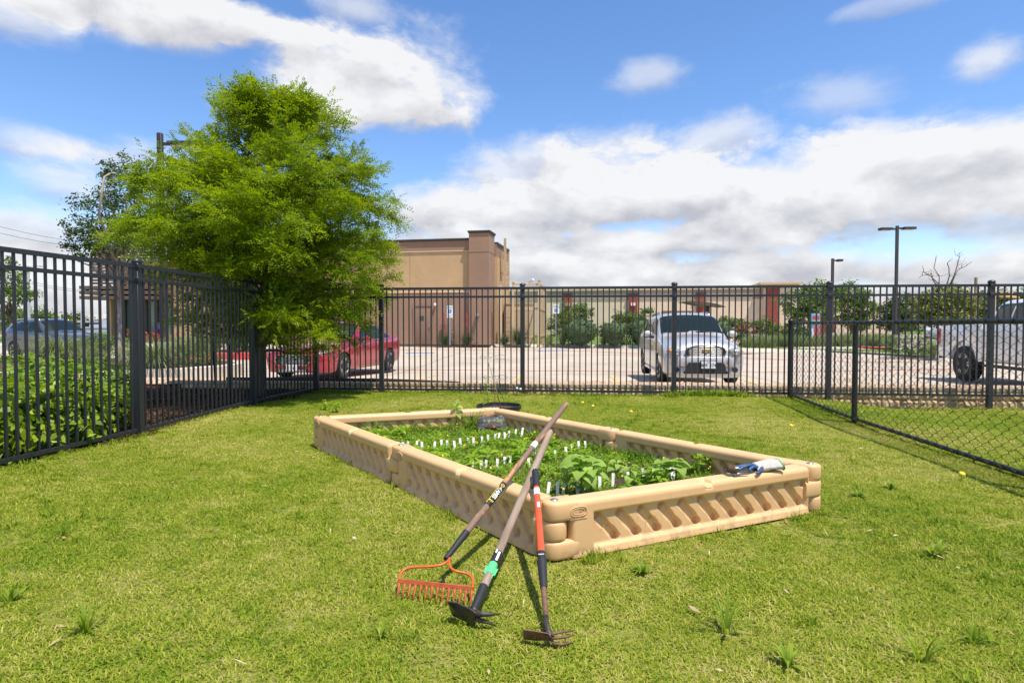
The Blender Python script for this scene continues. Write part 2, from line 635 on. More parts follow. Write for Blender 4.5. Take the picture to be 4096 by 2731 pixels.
kerb_run('kerb', [(x, kerb_y(x)) for x in range(-26, 21)], lambda x, y: 0.035, drop=0.22, side=1)
FAR = [(-40, 36.0), (-9, 34.6), (-5, 33.9), (-1.5, 33.3), (1.0, 33.6), (4.5, 32.6), (7.0, 31.2), (9.6, 28.8), (11.8, 26.8), (13.4, 25.4), (14.0, 23.4), (14.6, 21.0), (15.6, 19.9), (18, 19.2), (40, 18.4)]
kerb_run('far_kerb', FAR, lambda x, y: 0.10, drop=0.5, w=0.34, side=1, roll=0.2, rz=0.15)
VF = [(x, y + 0.3, 0.092) for x, y in FAR]
n = len(VF)
VF += [(x * 1.6, 95.0, 0.092) for x, y in FAR]
tag(link('verge', np_mesh('verge', VF, [(i, i + 1, n + i + 1, n + i) for i in range(n - 1)], M['verge'])), kind='structure')
apron_pts = [on_z(x, y, 0.102) for x, y in ((900, 1386), (1560, 1379), (2050, 1379), (2300, 1376))]
M['paint_red'] = mat('paint_red', (0.52, 0.06, 0.05), 0.8, var=0.25, vscale=6, world=True)
M['paint_yellow'] = mat('paint_yellow', (0.62, 0.40, 0.13), 0.8, var=0.3, vscale=5, world=True)
M['paint_blue'] = mat('paint_blue', (0.14, 0.22, 0.45), 0.8, var=0.2, vscale=5, world=True)
M['paint_white'] = mat('paint_white', (0.68, 0.66, 0.6), 0.7, var=0.1, vscale=5, world=True)


def ribbon(name, pts, w, m, dz=0.006):
    """painted line on the car park along pts (x, y)"""
    P = []
    for (x0, y0), (x1, y1) in zip(pts, pts[1:]):
        k = max(1, int(math.hypot(x1 - x0, y1 - y0) / 0.5))
        P += [Vector((x0 + (x1 - x0) * i / k, y0 + (y1 - y0) * i / k, 0)) for i in range(k)]
    P.append(Vector((pts[-1][0], pts[-1][1], 0)))
    V = []
    for i, p in enumerate(P):
        d = (P[min(i + 1, len(P) - 1)] - P[max(i - 1, 0)]).normalized()
        for s in (-1, 1):
            q = p + Vector((-d.y, d.x, 0)) * s * w / 2
            V.append((q.x, q.y, Zp(q.x, q.y) + dz))
    F = [(2 * i, 2 * i + 2, 2 * i + 3, 2 * i + 1) for i in range(len(P) - 1)]
    return tag(link(name, np_mesh(name, V, F, m)), kind='structure')


M['joint'] = mat('joint_dark', (0.20, 0.165, 0.13), 0.9, var=.3, vscale=3, world=True)
for dd in (2.9, 6.1, 10.5, 15.0):
    ribbon('pavement_joint', [(x, kerb_y(x) + dd) for x in (-16, 0, 22)], 0.022, M['joint'], 0.005)
for x in (-9, -4.0, 1.1, 6.2, 11.3):
    ribbon('pavement_joint', [(x, kerb_y(x) + .1), (x + 1.9, kerb_y(x) + 20)], 0.022, M['joint'], 0.005)
ribbon('painted_line', [(x, kerb_y(x) + 7.25) for x in (-14, 0, 14)], 0.10, M['paint_red'])
ribbon('painted_line', [(-13, 31.4), (-6, 30.9), (0, 30.3), (3, 29.6), (6, 27.6), (9.2, 24.0), (12, 21.0), (20, 17.6)], 0.12, M['paint_red'])
for x in (-8.0, -5.35, -2.65, -0.18, 2.35, 5.6, 8.3):
    ribbon('painted_line', [(x, kerb_y(x) + 0.2), (x + 0.5, kerb_y(x) + 5.4)], 0.11, M['paint_yellow'], 0.008)
for a, b in (((2150, 1400), (2272, 1399)), ((1622, 1404.5), (1738, 1404))):
    p, q = on_z(*a, -0.06), on_z(*b, -0.06)
    ribbon('painted_bay', [(p.x, p.y), (q.x, q.y)], 0.5, M['paint_blue'], 0.009)
p, q = on_z(1560, 1386, 0.06), on_z(1930, 1381, 0.06)
ribbon('painted_kerb_line', [(-5.2, 33.3), (-3.6, 33.12), (-1.9, 32.85)], 0.14, M['paint_red'], 0.01)

# planted island on the far side of the drive lane at the left, with a pale kerb; a second one with a red kerb behind
ISL = [(-26, 15.0), (-15, 14.0), (-11, 13.75), (-9.6, 14.2), (-8.3, 15.2), (-7.75, 16.2), (-7.7, 17.2), (-8.4, 18.4), (-10.5, 19.4), (-14, 20.2), (-26, 21.0)]
kerb_run('island_kerb', ISL, lambda x, y: 0.10, drop=0.42, side=1)
c = (-16, 17.3)
VI = [(c[0], c[1], 0.11)] + [(x + (c[0] - x) * 0.02, y + (c[1] - y) * 0.05, 0.092) for x, y in ISL]
tag(link('island_soil', np_mesh('island_soil', VI, [(0, i, i + 1) for i in range(1, len(VI) - 1)], M['mulch'])), kind='structure')
ISR = [(-14.6, 27.6), (-15.2, 26.2), (-14.6, 24.8), (-13.5, 24.1), (-10.6, 24.4), (-9.6, 25.2), (-9.8, 26.6), (-12, 28.0), (-14.6, 27.6)]
M['kerb_red'] = mat('kerb_red', (0.50, 0.055, 0.045), 0.8, var=0.2, vscale=4, world=True)
kerb_run('red_kerb', ISR, lambda x, y: 0.06, drop=0.3, m='kerb_red', side=1)
VI = [(-12.3, 26.0, 0.07)] + [(x + (-12.3 - x) * 0.05, y + (26.0 - y) * 0.07, 0.052) for x, y in ISR]
tag(link('island_soil', np_mesh('island_soil', VI, [(0, i, i + 1) for i in range(1, len(VI) - 1)], M['mulch'])), kind='structure')

# red fire-lane kerb far behind the chain-link fence
p, q = on_z(3432, 1391, 0.12), on_z(3556, 1397, 0.12)
kerb_run('red_kerb', [(p.x, p.y), (q.x, q.y)], lambda x, y: 0.20, drop=0.2, w=0.2, m='kerb_red', side=1)

# ------------------------------------------------------------------ grass
def gn_scatter(name, P, rot, scl, idx, protos, m, tilt=None):
    """ONE object of many small tufts: points carry turn, size and kind; the node tree puts a tuft on each"""
    me = bpy.data.meshes.new(name)
    P = np.asarray(P, np.float32)
    me.vertices.add(len(P))
    me.vertices.foreach_set('co', P.ravel())
    for nm, arr, ty in (('turn', rot, 'FLOAT'), ('size', scl, 'FLOAT'), ('which', idx, 'INT')):
        a = me.attributes.new(nm, ty, 'POINT')
        a.data.foreach_set('value', np.asarray(arr, np.float32 if ty == 'FLOAT' else np.int32))
    o = link(name, me)
    coll = bpy.data.collections.new(name + '_tufts')
    for pm in protos:
        coll.objects.link(bpy.data.objects.new(pm.name, pm))
    ng = bpy.data.node_groups.new(name + '_nodes', 'GeometryNodeTree')
    ng.interface.new_socket('Geometry', in_out='INPUT', socket_type='NodeSocketGeometry')
    ng.interface.new_socket('Geometry', in_out='OUTPUT', socket_type='NodeSocketGeometry')
    gi, go = ng.nodes.new('NodeGroupInput'), ng.nodes.new('NodeGroupOutput')
    inst = ng.nodes.new('GeometryNodeInstanceOnPoints')
    ci = ng.nodes.new('GeometryNodeCollectionInfo')
    ci.inputs['Collection'].default_value = coll
    ci.inputs['Separate Children'].default_value = True
    ci.inputs['Reset Children'].default_value = True
    def attr(nm, ty):
        nd = ng.nodes.new('GeometryNodeInputNamedAttribute')
        nd.data_type = ty
        nd.inputs['Name'].default_value = nm
        return nd.outputs['Attribute']
    cx = ng.nodes.new('ShaderNodeCombineXYZ')
    L = ng.links.new
    L(attr('turn', 'FLOAT'), cx.inputs[2])
    L(gi.outputs[0], inst.inputs['Points'])
    L(ci.outputs[0], inst.inputs['Instance'])
    inst.inputs['Pick Instance'].default_value = True
    L(attr('which', 'INT'), inst.inputs['Instance Index'])
    L(cx.outputs[0], inst.inputs['Rotation'])
    L(attr('size', 'FLOAT'), inst.inputs['Scale'])
    L(inst.outputs[0], go.inputs[0])
    md = o.modifiers.new('tufts', 'NODES')
    md.node_group = ng
    return tag(o, kind='stuff')


def blades(n, R, l0, l1, w0, w1, lean, rs, curl=0.5, round_=True):
    """arrays of n bent blades within radius R: three-quad strips tapering to a tip"""
    if round_:
        r = R * np.sqrt(rs.random(n)); a = rs.random(n) * 2 * np.pi
        bx, by = r * np.cos(a), r * np.sin(a)
    else:
        bx, by = (rs.random(n) - .5) * 2 * R, (rs.random(n) - .5) * 2 * R
    L = l0 + (l1 - l0) * rs.random(n) ** 1.6
    W = w0 + (w1 - w0) * rs.random(n)
    th = rs.random(n) * 2 * np.pi
    tl = lean[0] + (lean[1] - lean[0]) * rs.random(n)
    dx, dy = np.cos(th), np.sin(th)
    tw = th + np.pi / 2 + (rs.random(n) - .5) * 1.2
    sx, sy = np.cos(tw) * W / 2, np.sin(tw) * W / 2
    V = np.zeros((n, 6, 3))
    x, y, z = bx.copy(), by.copy(), np.zeros(n)
    a = tl
    for s in range(3):
        wf = (1.0, 0.8, 0.12)[s]
        V[:, 2 * s] = np.stack([x - sx * wf, y - sy * wf, z], 1)
        V[:, 2 * s + 1] = np.stack([x + sx * wf, y + sy * wf, z], 1)
        x = x + np.sin(a) * dx * L / 2
        y = y + np.sin(a) * dy * L / 2
        z = np.maximum(z + np.cos(a) * L / 2, 0.001)
        a = a + curl * (0.5 + rs.random(n))
    base = (np.arange(n) * 6)[:, None]
    F = np.concatenate([base + np.array([[0, 1, 3, 2]]), base + np.array([[2, 3, 5, 4]])], 1).reshape(-1, 4)
    rnd = np.repeat(rs.random(n), 2)
    return V.reshape(-1, 3), F, rnd


def grass_mat(name, stops, wmix=(0.45, 7.0), tint=None, trans=0.3):
    m = bpy.data.materials.new(name)
    m.use_nodes = True
    t = m.node_tree
    k = NT(t)
    b = t.nodes['Principled BSDF']
    at = k.n('ShaderNodeAttribute', attribute_name='rnd').outputs['Fac']
    pos = k.n('ShaderNodeNewGeometry').outputs['Position']
    n1 = k.noise(pos, wmix[0], 4.0, 0.62, 0.6)
    n2 = k.noise(pos, wmix[1], 3.0, 0.6)
    f = k.math('ADD', k.math('MULTIPLY', at, 0.62), k.math('ADD', k.math('MULTIPLY', k.math('SUBTRACT', n1, 0.5), 1.25), k.math('MULTIPLY', k.math('SUBTRACT', n2, 0.5), 0.75)))
    f = k.math('ADD', f, 0.19)
    c = k.ramp(f, stops)
    k.put(b.inputs['Base Color'], c)
    b.inputs['Roughness'].default_value = 0.6
    b.inputs['Specular IOR Level'].default_value = 0.1
    tr = k.n('ShaderNodeBsdfTranslucent')
    k.put(tr.inputs[0], c)
    mx = k.n('ShaderNodeMixShader')
    mx.inputs[0].default_value = trans
    t.links.new(b.outputs[0], mx.inputs[1])
    t.links.new(tr.outputs[0], mx.inputs[2])
    t.links.new(mx.outputs[0], t.nodes['Material Output'].inputs[0])
    return m


M['grass'] = grass_mat('grass', [(0.0, (0.085, 0.18, 0.012)), (0.25, (0.185, 0.275, 0.017)), (0.5, (0.29, 0.345, 0.026)), (0.72, (0.41, 0.40, 0.07)), (0.92, (0.58, 0.50, 0.20))])
BED = [(0.205, 2.975), (1.985, 3.86), (-0.18, 6.56), (-1.945, 5.93)]      # outer corners: front, right, back, left


def in_quad(x, y, Q, grow=0.0):
    n = len(Q)
    for i in range(n):
        (x0, y0), (x1, y1) = Q[i], Q[(i + 1) % n]
        L = math.hypot(x1 - x0, y1 - y0)
        if ((x1 - x0) * (y - y0) - (y1 - y0) * (x - x0)) / L < -grow:
            return False
    return True


protos = []
for i in range(5):
    rs = np.random.default_rng(50 + i)
    V, F, r = blades(1100, 0.17, 0.011, 0.031, 0.0026, 0.0052, (0.5, 1.5), rs, 0.5)
    protos.append(np_mesh('turf_%d' % i, V, F, M['grass'], r))
for i in range(3):
    rs = np.random.default_rng(80 + i)
    V, F, r = blades(26, 0.05, 0.03, 0.066, 0.004, 0.0085, (0.1, 0.9), rs, 0.5)
    protos.append(np_mesh('turf_tall_%d' % i, V, F, M['grass'], r * 0.5))
pts, rot, scl, idx = [], [], [], []
sp = 0.165
for j in range(int((10.9 - 1.0) / sp)):
    for i in range(int((16 + 6) / sp)):
        x, y = -6 + (i + random.uniform(-.5, .5)) * sp, 1.0 + (j + random.uniform(-.5, .5)) * sp
        if x < left_x(y) + 0.05 or y > fence_y(x) + 0.12 or abs(x) > y * 1.12 + 1.3:
            continue
        if in_quad(x, y, BED, 0.03):
            continue
        near_bed = in_quad(x, y, BED, 0.22)
        pts.append((x, y, Hl(x, y))); rot.append(random.uniform(0, 6.28)); scl.append(random.uniform(.8, 1.25)); idx.append(random.randrange(5))
for _ in range(3800):
    x, y = random.uniform(-5, 9), 1.1 + 9.4 * random.random() ** 0.85
    pn = math.sin(2.1 * x + 0.6 * y) + math.sin(1.3 * y - 0.9 * x + 1) + math.sin(4.3 * x + 3.7 * y)
    if pn < random.uniform(-1.2, 1.6) or x < left_x(y) + 0.06 or y > fence_y(x) + 0.1 or abs(x) > y * 1.12 + 1.0 or in_quad(x, y, BED, 0.02):
        continue
    pts.append((x, y, Hl(x, y))); rot.append(random.uniform(0, 6.28)); scl.append(random.uniform(.5, 1.1)); idx.append(5 + random.randrange(3))
# taller grass left by the mower along the bed, the fences and the chain-link line
def along(p, q, n, spread, s0, s1):
    for _ in range(n):
        f = random.random()
        x, y = p[0] + (q[0] - p[0]) * f + random.gauss(0, spread), p[1] + (q[1] - p[1]) * f + random.gauss(0, spread)
        if in_quad(x, y, BED, 0.012): continue
        pts.append((x, y, Hl(x, y))); rot.append(random.uniform(0, 6.28)); scl.append(random.uniform(s0, s1)); idx.append(5 + random.randrange(3))
for a in range(4):
    along(BED[a], BED[(a + 1) % 4], 60, 0.05, .5, 1.1)
along((-3.4, 10.6), (9, 9.45), 420, 0.07, .7, 1.7)
along((2.65, fence_y(2.65) + .03), (3.85, fence_y(3.85) + .03), 330, 0.09, 1.5, 2.8)
along((4.54, 9.88), (3.8, 3.0), 260, 0.10, .5, 1.2)
for (x0, y0), (x1, y1) in zip(LEFT[2:-1], LEFT[3:-1]):
    along((x0 + .05, y0), (x1 + .05, y1), 50, 0.03, .5, 1.1)
o = gn_scatter('grass', pts, rot, scl, idx, protos, M['grass'])
tag(o, 'short mown yellow green grass of the lawn', 'grass')
# ------------------------------------------------------------------ black metal fence
M['black'] = mat('black_powder_coat', (0.021, 0.023, 0.027), 0.42, var=0.15, vscale=30, spec=0.5, bump=0.05, bscale=300)
M['black_pipe'] = mat('black_vinyl', (0.012, 0.013, 0.014), 0.42, var=0.3, vscale=20)
picket_me = MB().box(-.0095, .0095, -.0095, .0095, 0, 1.735).mesh('picket', M['black'])
POST = .037
mb = MB().box(-POST, POST, -POST, POST, -0.15, 1.85)
post_me = mb.mesh('post', M['black'], bevel=0.004, seg=1)
cap_me = MB().lathe([(0.055, 0), (0.055, 0.012), (0.048, 0.03), (0.03, 0.042), (0.0001, 0.046)], 12).mesh('post_cap', M['black'], smooth=True, angle=0.8)
brk_me = MB().box(-.045, .045, -.05, .05, -.024, .024).mesh('bracket', M['black'], bevel=0.003, seg=1)


def metal_fence(root, posts, base, start_post=True, sp=0.0985):
    for i, (x, y) in enumerate(posts):
        z = base(x, y)
        a = math.atan2(posts[min(i + 1, len(posts) - 1)][1] - posts[max(i - 1, 0)][1], posts[min(i + 1, len(posts) - 1)][0] - posts[max(i - 1, 0)][0])
        if i > 0 or start_post:
            p = link('post', post_me, root, (x, y, z), (0, 0, a))
            link('post_cap', cap_me, p, (0, 0, 1.85))
            for h in (1.81, 1.665):
                link('bracket', brk_me, p, (0, 0, h))
    for (x0, y0), (x1, y1) in zip(posts, posts[1:]):
        z0, z1 = base(x0, y0), base(x1, y1)
        L = math.hypot(x1 - x0, y1 - y0)
        dx, dy = (x1 - x0) / L, (y1 - y0) / L
        a = math.atan2(dy, dx)
        for h, w, t in ((1.81, .036, .042), (1.665, .036, .036), (.065, .034, .036)):
            g = POST - 0.004
            m = MB().bar((x0 + dx * g, y0 + dy * g, z0 + h), (x1 - dx * g, y1 - dy * g, z1 + h), w, t)
            m.build('rail', M['black'], root)
        n = int(round(L / sp)) - 1
        for k in range(1, n + 1):
            f = k / (n + 1)
            link('picket', picket_me, root, (x0 + dx * L * f, y0 + dy * L * f, z0 + (z1 - z0) * f + 0.055), (0, 0, a))


f1 = thing('metal_fence', 'black metal picket fence between lawn and leafy hedge, running back to the tree', 'fence', group='black metal picket fences')
metal_fence(f1, [(-4.55, 1.55), (-4.33, 4.02), (-3.99, 6.45), (-3.81, 8.9), (-3.46, 10.68)], lambda x, y: 0.0, sp=0.0985)
xs = [-3.42 + 0.0, -2.28, 0.18, 2.70, 5.15, 7.59, 10.0, 12.4]
f2 = thing('metal_fence', 'long black metal picket fence along the stone block wall and car park', 'fence', group='black metal picket fences')
metal_fence(f2, [(x, fence_y(x)) for x in xs], lambda x, y: 0.0, start_post=False)

# ------------------------------------------------------------------ chain-link fence
cf = thing('chain_link_fence', 'low black chain link fence on round posts crossing the lawn', 'fence')
CL = [(4.53, 9.83), (4.14, 7.29), (3.86, 4.1), (3.65, 1.2)]
for i, (x, y) in enumerate(CL):
    r = 0.042 if i == 0 else 0.032
    p = MB().lathe([(r, -0.2), (r, 1.19 if i else 1.235)], 14).build('post', M['black_pipe'], cf, smooth=True, angle=0.8, loc=(x, y, 0))
    if i == 0:
        MB().lathe([(r + .006, 0), (r + .006, .02), (r * .6, .045), (0.001, .05)], 14).build('post_cap', M['black_pipe'], p, smooth=True, loc=(0, 0, 1.235))
pt = [Vector((x, y, 1.215)) for x, y in CL]
MB().tube(pt, 0.022, 10).build('top_rail', M['black_pipe'], cf, smooth=True)
MB().tube([Vector((x, y, 0.055)) for x, y in CL], 0.02, 10).build('bottom_rail', M['black_pipe'], cf, smooth=True)
bands = MB()
wire = MB()
DW, DH = 0.076, 0.0925
seg0 = 0.0
tot_i = 0
for (x0, y0), (x1, y1) in zip(CL, CL[1:]):
    L = math.hypot(x1 - x0, y1 - y0)
    d = Vector((x1 - x0, y1 - y0, 0)) / L
    nrm = Vector((-d.y, d.x, 0))
    k = 0.4
    while k < L:
        c = Vector((x0, y0, 1.215)) + d * k
        bands.tube([c - d * 0.006, c + d * 0.006], 0.0255, 8)
        c = Vector((x0, y0, 0.055)) + d * (k - .1)
        bands.tube([c - d * 0.006, c + d * 0.006], 0.0235, 8)
        k += 0.55
    nw = int(L / DW)
    for i in range(nw):
        c = Vector((x0, y0, 0)) + d * ((i + .5) * L / nw) + nrm * -0.026
        pts = []
        rows = 26
        for r in range(rows + 1):
            sgn = 1 if (r + tot_i) % 2 == 0 else -1
            z = 0.005 + r * DH / 2
            q = c + d * sgn * DW * 0.54
            pts += [q + nrm * 0.003 * sgn + Vector((0, 0, z - 0.006)), q - nrm * 0.003 * sgn + Vector((0, 0, z + 0.006))]
        pts.append(pts[-1] + d * (-0.012) * sgn + Vector((0, 0, 0.03)))
        wire.tube(pts, 0.0021, 4, cap=False)
        tot_i += 1
bands.build('tie_wires', M['black_pipe'], cf)['kind'] = 'stuff'
wire.build('chain_link_mesh', M['black_pipe'], cf, smooth=True)['kind'] = 'stuff'

# ------------------------------------------------------------------ stone block wall
M['block'] = mat('split_face_block', (0.42, 0.29, 0.14), 0.95, col2=(0.64, 0.47, 0.27), vscale=9, bump=1.0, bscale=70, world=True)
wl = thing('retaining_wall', 'low tan split-face stone block wall behind the black fence', 'wall')
blocks = []
for v in range(6):
    rs = random.Random(v)
    nx, nz = 6, 4
    P = []
    for j in range(nz + 1):
        row = []
        for i in range(nx + 1):
            e = (i in (0, nx)) or (j in (0, nz))
            row.append((-.146 + .292 * i / nx, (0.012 if e else 0.0) - (0 if e else rs.uniform(0.0, 0.022)), .145 * j / nz))
        P.append(row)
    m = MB().grid(P)
    m.add([(-.146, .012, 0), (.146, .012, 0), (.146, .2, 0), (-.146, .2, 0), (-.146, .012, .145), (.146, .012, .145), (.146, .2, .145), (-.146, .2, .145)],
          [(4, 5, 6, 7), (0, 4, 7, 3), (1, 2, 6, 5), (2, 3, 7, 6)])
    blocks.append(m.mesh('block', M['block']))
ang = math.atan(-0.098)
for c, z in ((0, -0.215), (1, -0.065)):
    x = -6.2 + c * 0.15
    while x < 13.5:
        link('block', random.choice(blocks), wl, (x, wall_y(x) + 0.012 * c + random.uniform(-.004, .004), z), (0, 0, ang + random.uniform(-.012, .012)))
        x += 0.2985
capb = MB().box(-.146, .146, -.012, .21, 0, .05)
cap_m = capb.mesh('cap_block', mat('cap_block', (0.40, 0.29, 0.17), 0.95, col2=(0.55, 0.42, 0.27), vscale=8, bump=0.8, bscale=60, world=True), bevel=0.005, seg=1)
x = -6.3
while x < 13.5:
    link('cap_block', cap_m, wl, (x, wall_y(x) + 0.02, 0.083), (0, 0, ang))
    x += 0.2975
edg = MB()  # dark brown bar laid along the gravel behind the wall
M['strip_dark'] = mat('strip_brown', (0.055, 0.03, 0.018), 0.8, var=0.2)
P = [(x, wall_y(x) + 0.62) for x in (-5.6, -4, -2.4, -1.0)]
for (a, b), (c, d) in zip(P, P[1:]):
    edg.bar((a, b, 0.105), (c, d, 0.105 if c < -2 else 0.06), 0.05, 0.11)
tag(edg.build('brown_strip', M['strip_dark']), 'dark brown strip lying on gravel by the red car', 'edging')

# ------------------------------------------------------------------ buildings
M['stucco_tan'] = mat('stucco_tan', (0.50, 0.33, 0.17), 0.95, var=0.07, vscale=1.2, bump=0.25, bscale=35)
M['stucco_brown'] = mat('stucco_brown', (0.30, 0.182, 0.118), 0.95, var=0.07, vscale=1.0, bump=0.25, bscale=35)
M['stucco_pale'] = mat('stucco_pale', (0.60, 0.46, 0.29), 0.9)
M['dark_trim'] = mat('dark_trim', (0.055, 0.045, 0.033), 0.6)
M['glass_dark'] = mat('dark_glass', (0.02, 0.028, 0.03), 0.06, spec=0.8)
M['tan_steel'] = mat('tan_painted_steel', (0.50, 0.36, 0.205), 0.6, var=0.06)
M['grey_metal'] = mat('grey_metal', (0.26, 0.25, 0.24), 0.5)
M['white_plastic'] = mat('white_plastic', (0.78, 0.77, 0.74), 0.4)
p0 = on_y(1881.6, 1375, 33.3)
tb = thing('tan_building', 'tan and brown stucco building with a steel door beyond the car park', 'building', (p0.x, p0.y, 0.09), -0.188)
W = -12.6
MB().box(W, 0, 0.0, 8, 0, 2.86).build('base_wall', M['stucco_brown'], tb)
MB().box(W, 0, 0.05, 8, 2.93, 5.15).build('wall', M['stucco_tan'], tb)
MB().box(W, 0, -0.03, 8, 2.86, 2.93).build('ledge', M['stucco_pale'], tb, bevel=0.01)
MB().box(W, 0, 0.03, 8, 5.15, 5.72).build('parapet_band', M['stucco_brown'], tb)
MB().box(W, 0, 0.0, .04, 5.13, 5.18).build('reveal_strip', M['stucco_pale'], tb)
MB().box(W, -0.001, -.03, 8.1, 5.72, 5.77).box(W, -0.001, -.07, 8.1, 5.77, 5.84).build('cornice', M['dark_trim'], tb)
for x in (-7.0, -3.5):
    MB().box(x - .012, x + .012, 0.043, .06, 2.93, 5.15).build('joint', M['stucco_brown'], tb)
pil = MB().box(0, 1.12, -0.28, 1.1, 0, 6.06).build('pilaster', M['stucco_brown'], tb)
MB().box(-.04, 1.16, -.32, 1.14, 6.06, 6.12).box(-.07, 1.19, -.35, 1.17, 6.12, 6.19).build('cornice', M['dark_trim'], pil)
MB().box(-.004, 1.124, -.284, 1.104, 5.0, 5.03).build('joint', M['dark_trim'], pil)
MB().box(0.0, 1.28, 1.1, 4.6, 0.0, 4.9).build('side_wall', M['stucco_tan'], tb)
MB().box(0.0, 1.24, 1.1, 4.6, 4.9, 5.62).build('side_band', M['stucco_brown'], tb)
MB().box(0.0, 1.3, 1.1, 4.65, 5.62, 5.73).build('cornice', M['dark_trim'], tb)
dr = MB().box(-3.22, -2.26, -.03, .05, 0.02, 2.13).build('door', mat('door_paint', (0.24, 0.145, 0.095), 0.6), tb, bevel=0.008)
fr = MB().box(-3.29, -3.22, -.06, .05, 0, 2.2).box(-2.26, -2.19, -.06, .05, 0, 2.2).box(-3.22, -2.26, -.06, .05, 2.13, 2.2).build('door_frame', M['stucco_brown'], tb)
MB().box(-2.93, -2.67, -.04, -.028, 1.32, 1.58).build('window', M['glass_dark'], dr)
MB().box(-2.36, -2.31, -.09, -.03, 0.95, 1.06).build('handle', M['grey_metal'], dr)
MB().ell((-2.0, -.08, 2.2), (.07, .08, .09)).build('lamp_dome', M['white_plastic'], tb, smooth=True)
MB().box(.38, .58, -.5, -.28, 1.52, 1.68).build('wall_light', M['grey_metal'], tb, bevel=0.02)
pp = MB()
M['pipe_brown'] = mat('painted_pipe', (0.23, 0.135, 0.085), 0.6)
pp.tube([(-1.62, -.12, .1), (-1.62, -.12, 1.1), (-1.3, -.12, 1.1), (-1.3, -.12, .35)], .03, 8)
pp.tube([(-1.45, -.12, .45), (-1.05, -.12, .45)], .035, 8)
pp.lathe([(.16, -.2), (.18, -.15), (.18, -.08), (.16, -.05)], 16, (-1.0, -.05, .52), axis='Y')
pp.box(-1.68, -1.5, -.2, -.05, .8, 1.05)
pp.build('gas_meter', M['pipe_brown'], tb, smooth=True, angle=0.7)
lad = MB()
for s in (1.36, 1.74):
    lad.box(s, s + .05, 2.0, 2.08, 2.4, 5.3)
for i in range(10):
    lad.box(1.41, 1.74, 2.02, 2.06, 2.5 + i * .29, 2.54 + i * .29)
lad.box(1.28, 1.8, 1.98, 2.1, 4.1, 4.16)
lad.build('roof_ladder', M['tan_steel'], tb)
MB().box(1.55, 1.68, 1.6, 1.72, 0, 6.0).build('conduit', M['tan_steel'], tb)
cw = MB().cbox((2.95, 2.6, 3.62), (.13, .42, .14), rot=Matrix.Rotation(-.5, 3, 'Y') @ Matrix.Rotation(1.2, 3, 'Z'))
cw.bar((2.6, 2.6, 3.4), (2.85, 2.6, 3.55), .04, .04)
cw.build('security_camera', M['white_plastic'], tb, bevel=0.02)

# wire cage beside the building
cg = thing('wire_cage', 'tan steel wire cage enclosing equipment beside the stucco building', 'enclosure')
Yc = 33.0
def cx_(px, Y=Yc): return (px - CX) / FPX * Y
posts = [(2004, 33.0, 3.4), (2012, 36.0, 3.1), (2052.6, 33.0, 3.4), (2156, 32.8, 3.5), (2171, 36.2, 3.4), (2182, 38.5, 3.1)]
for px, Y, h in posts:
    x = cx_(px, Y)
    MB().box(x - .065, x + .065, Y - .065, Y + .065, 0.05, h + .05).box(x - .085, x + .085, Y - .085, Y + .085, h + .05, h + .11).build('post', M['tan_steel'], cg)
xa, xb = cx_(2052.6), cx_(2156)
for z in (3.32, 2.0, 0.5):
    MB().box(xa + .065, xb - .065, 32.93, 33.02, z, z + .1).build('rail', M['tan_steel'], cg)
    MB().bar((xb + .05, 32.9, z + .05), (cx_(2182, 38.5), 38.4, z + .05), .06, .1).build('rail', M['tan_steel'], cg)
mw = MB()
for i in range(14):
    x = xa + (xb - xa) * (i + .5) / 14
    mw.box(x - .006, x + .006, 32.965, 32.977, 0.1, 3.32)
for i in range(30):
    z = .15 + i * .105
    mw.box(xa, xb, 32.978, 32.99, z - .006, z + .006)
for i in range(16):
    f = (i + .5) / 16
    x, y = xb + .05 + (cx_(2182, 38.5) - xb - .05) * f, 32.9 + 5.5 * f
    mw.box(x - .008, x + .008, y - .008, y + .008, .1, 3.3)
mw.build('wire_mesh', M['tan_steel'], cg)['kind'] = 'stuff'
MB().box(cx_(2022), cx_(2136), 34.2, 36.5, 0.0, 2.35).box(cx_(2022) - .04, cx_(2136) + .04, 34.16, 36.5, 2.35, 2.42).build('equipment_box', M['tan_steel'], cg)
lb = MB()
for i in range(9):
    lb.box(cx_(2024), cx_(2040), 33.55, 33.6, .25 + i * .26, .29 + i * .26)
lb.box(cx_(2023) - .03, cx_(2023), 33.54, 33.61, .05, 2.6).box(cx_(2041), cx_(2041) + .03, 33.54, 33.61, .05, 2.6)
lb.build('ladder', M['tan_steel'], cg)

# long shop building behind
M['cream'] = mat('cream_stucco', (0.68, 0.54, 0.38), 0.95, var=0.05, vscale=0.8)
M['taupe'] = mat('taupe_stucco', (0.33, 0.265, 0.205), 0.95, var=0.05, vscale=0.8)
M['red_brick'] = mat('red_brick', (0.26, 0.062, 0.04), 0.9, var=0.2, vscale=5, bump=0.3)
pa, pb = on_y(2040, 1370, 65.0), on_y(3050, 1370, 60.0)
Ls = math.hypot(pb.x - pa.x, pb.y - pa.y)
ra = math.atan2(pb.y - pa.y, pb.x - pa.x)
sb = thing('shop_building', 'long cream shop building with red brick pilasters behind the shrubs', 'building', (pa.x, pa.y, 0.0), ra)
MB().box(-3, Ls + 6, 0, 20, 0, 3.75).build('wall', M['cream'], sb)
MB().box(-3, Ls + 0.2, -.06, 20, 3.75, 4.72).build('parapet_band', M['taupe'], sb)
MB().box(-3, Ls + 0.2, -.16, 20, 4.72, 4.9).build('cornice', M['stucco_pale'], sb)
def along_shop(px):
    # where the sight line through px meets the shop front
    u = (px - CX) / FPX
    dx, dy = (pb.x - pa.x) / Ls, (pb.y - pa.y) / Ls
    return (u * pa.y - pa.x) / (dx - u * dy)
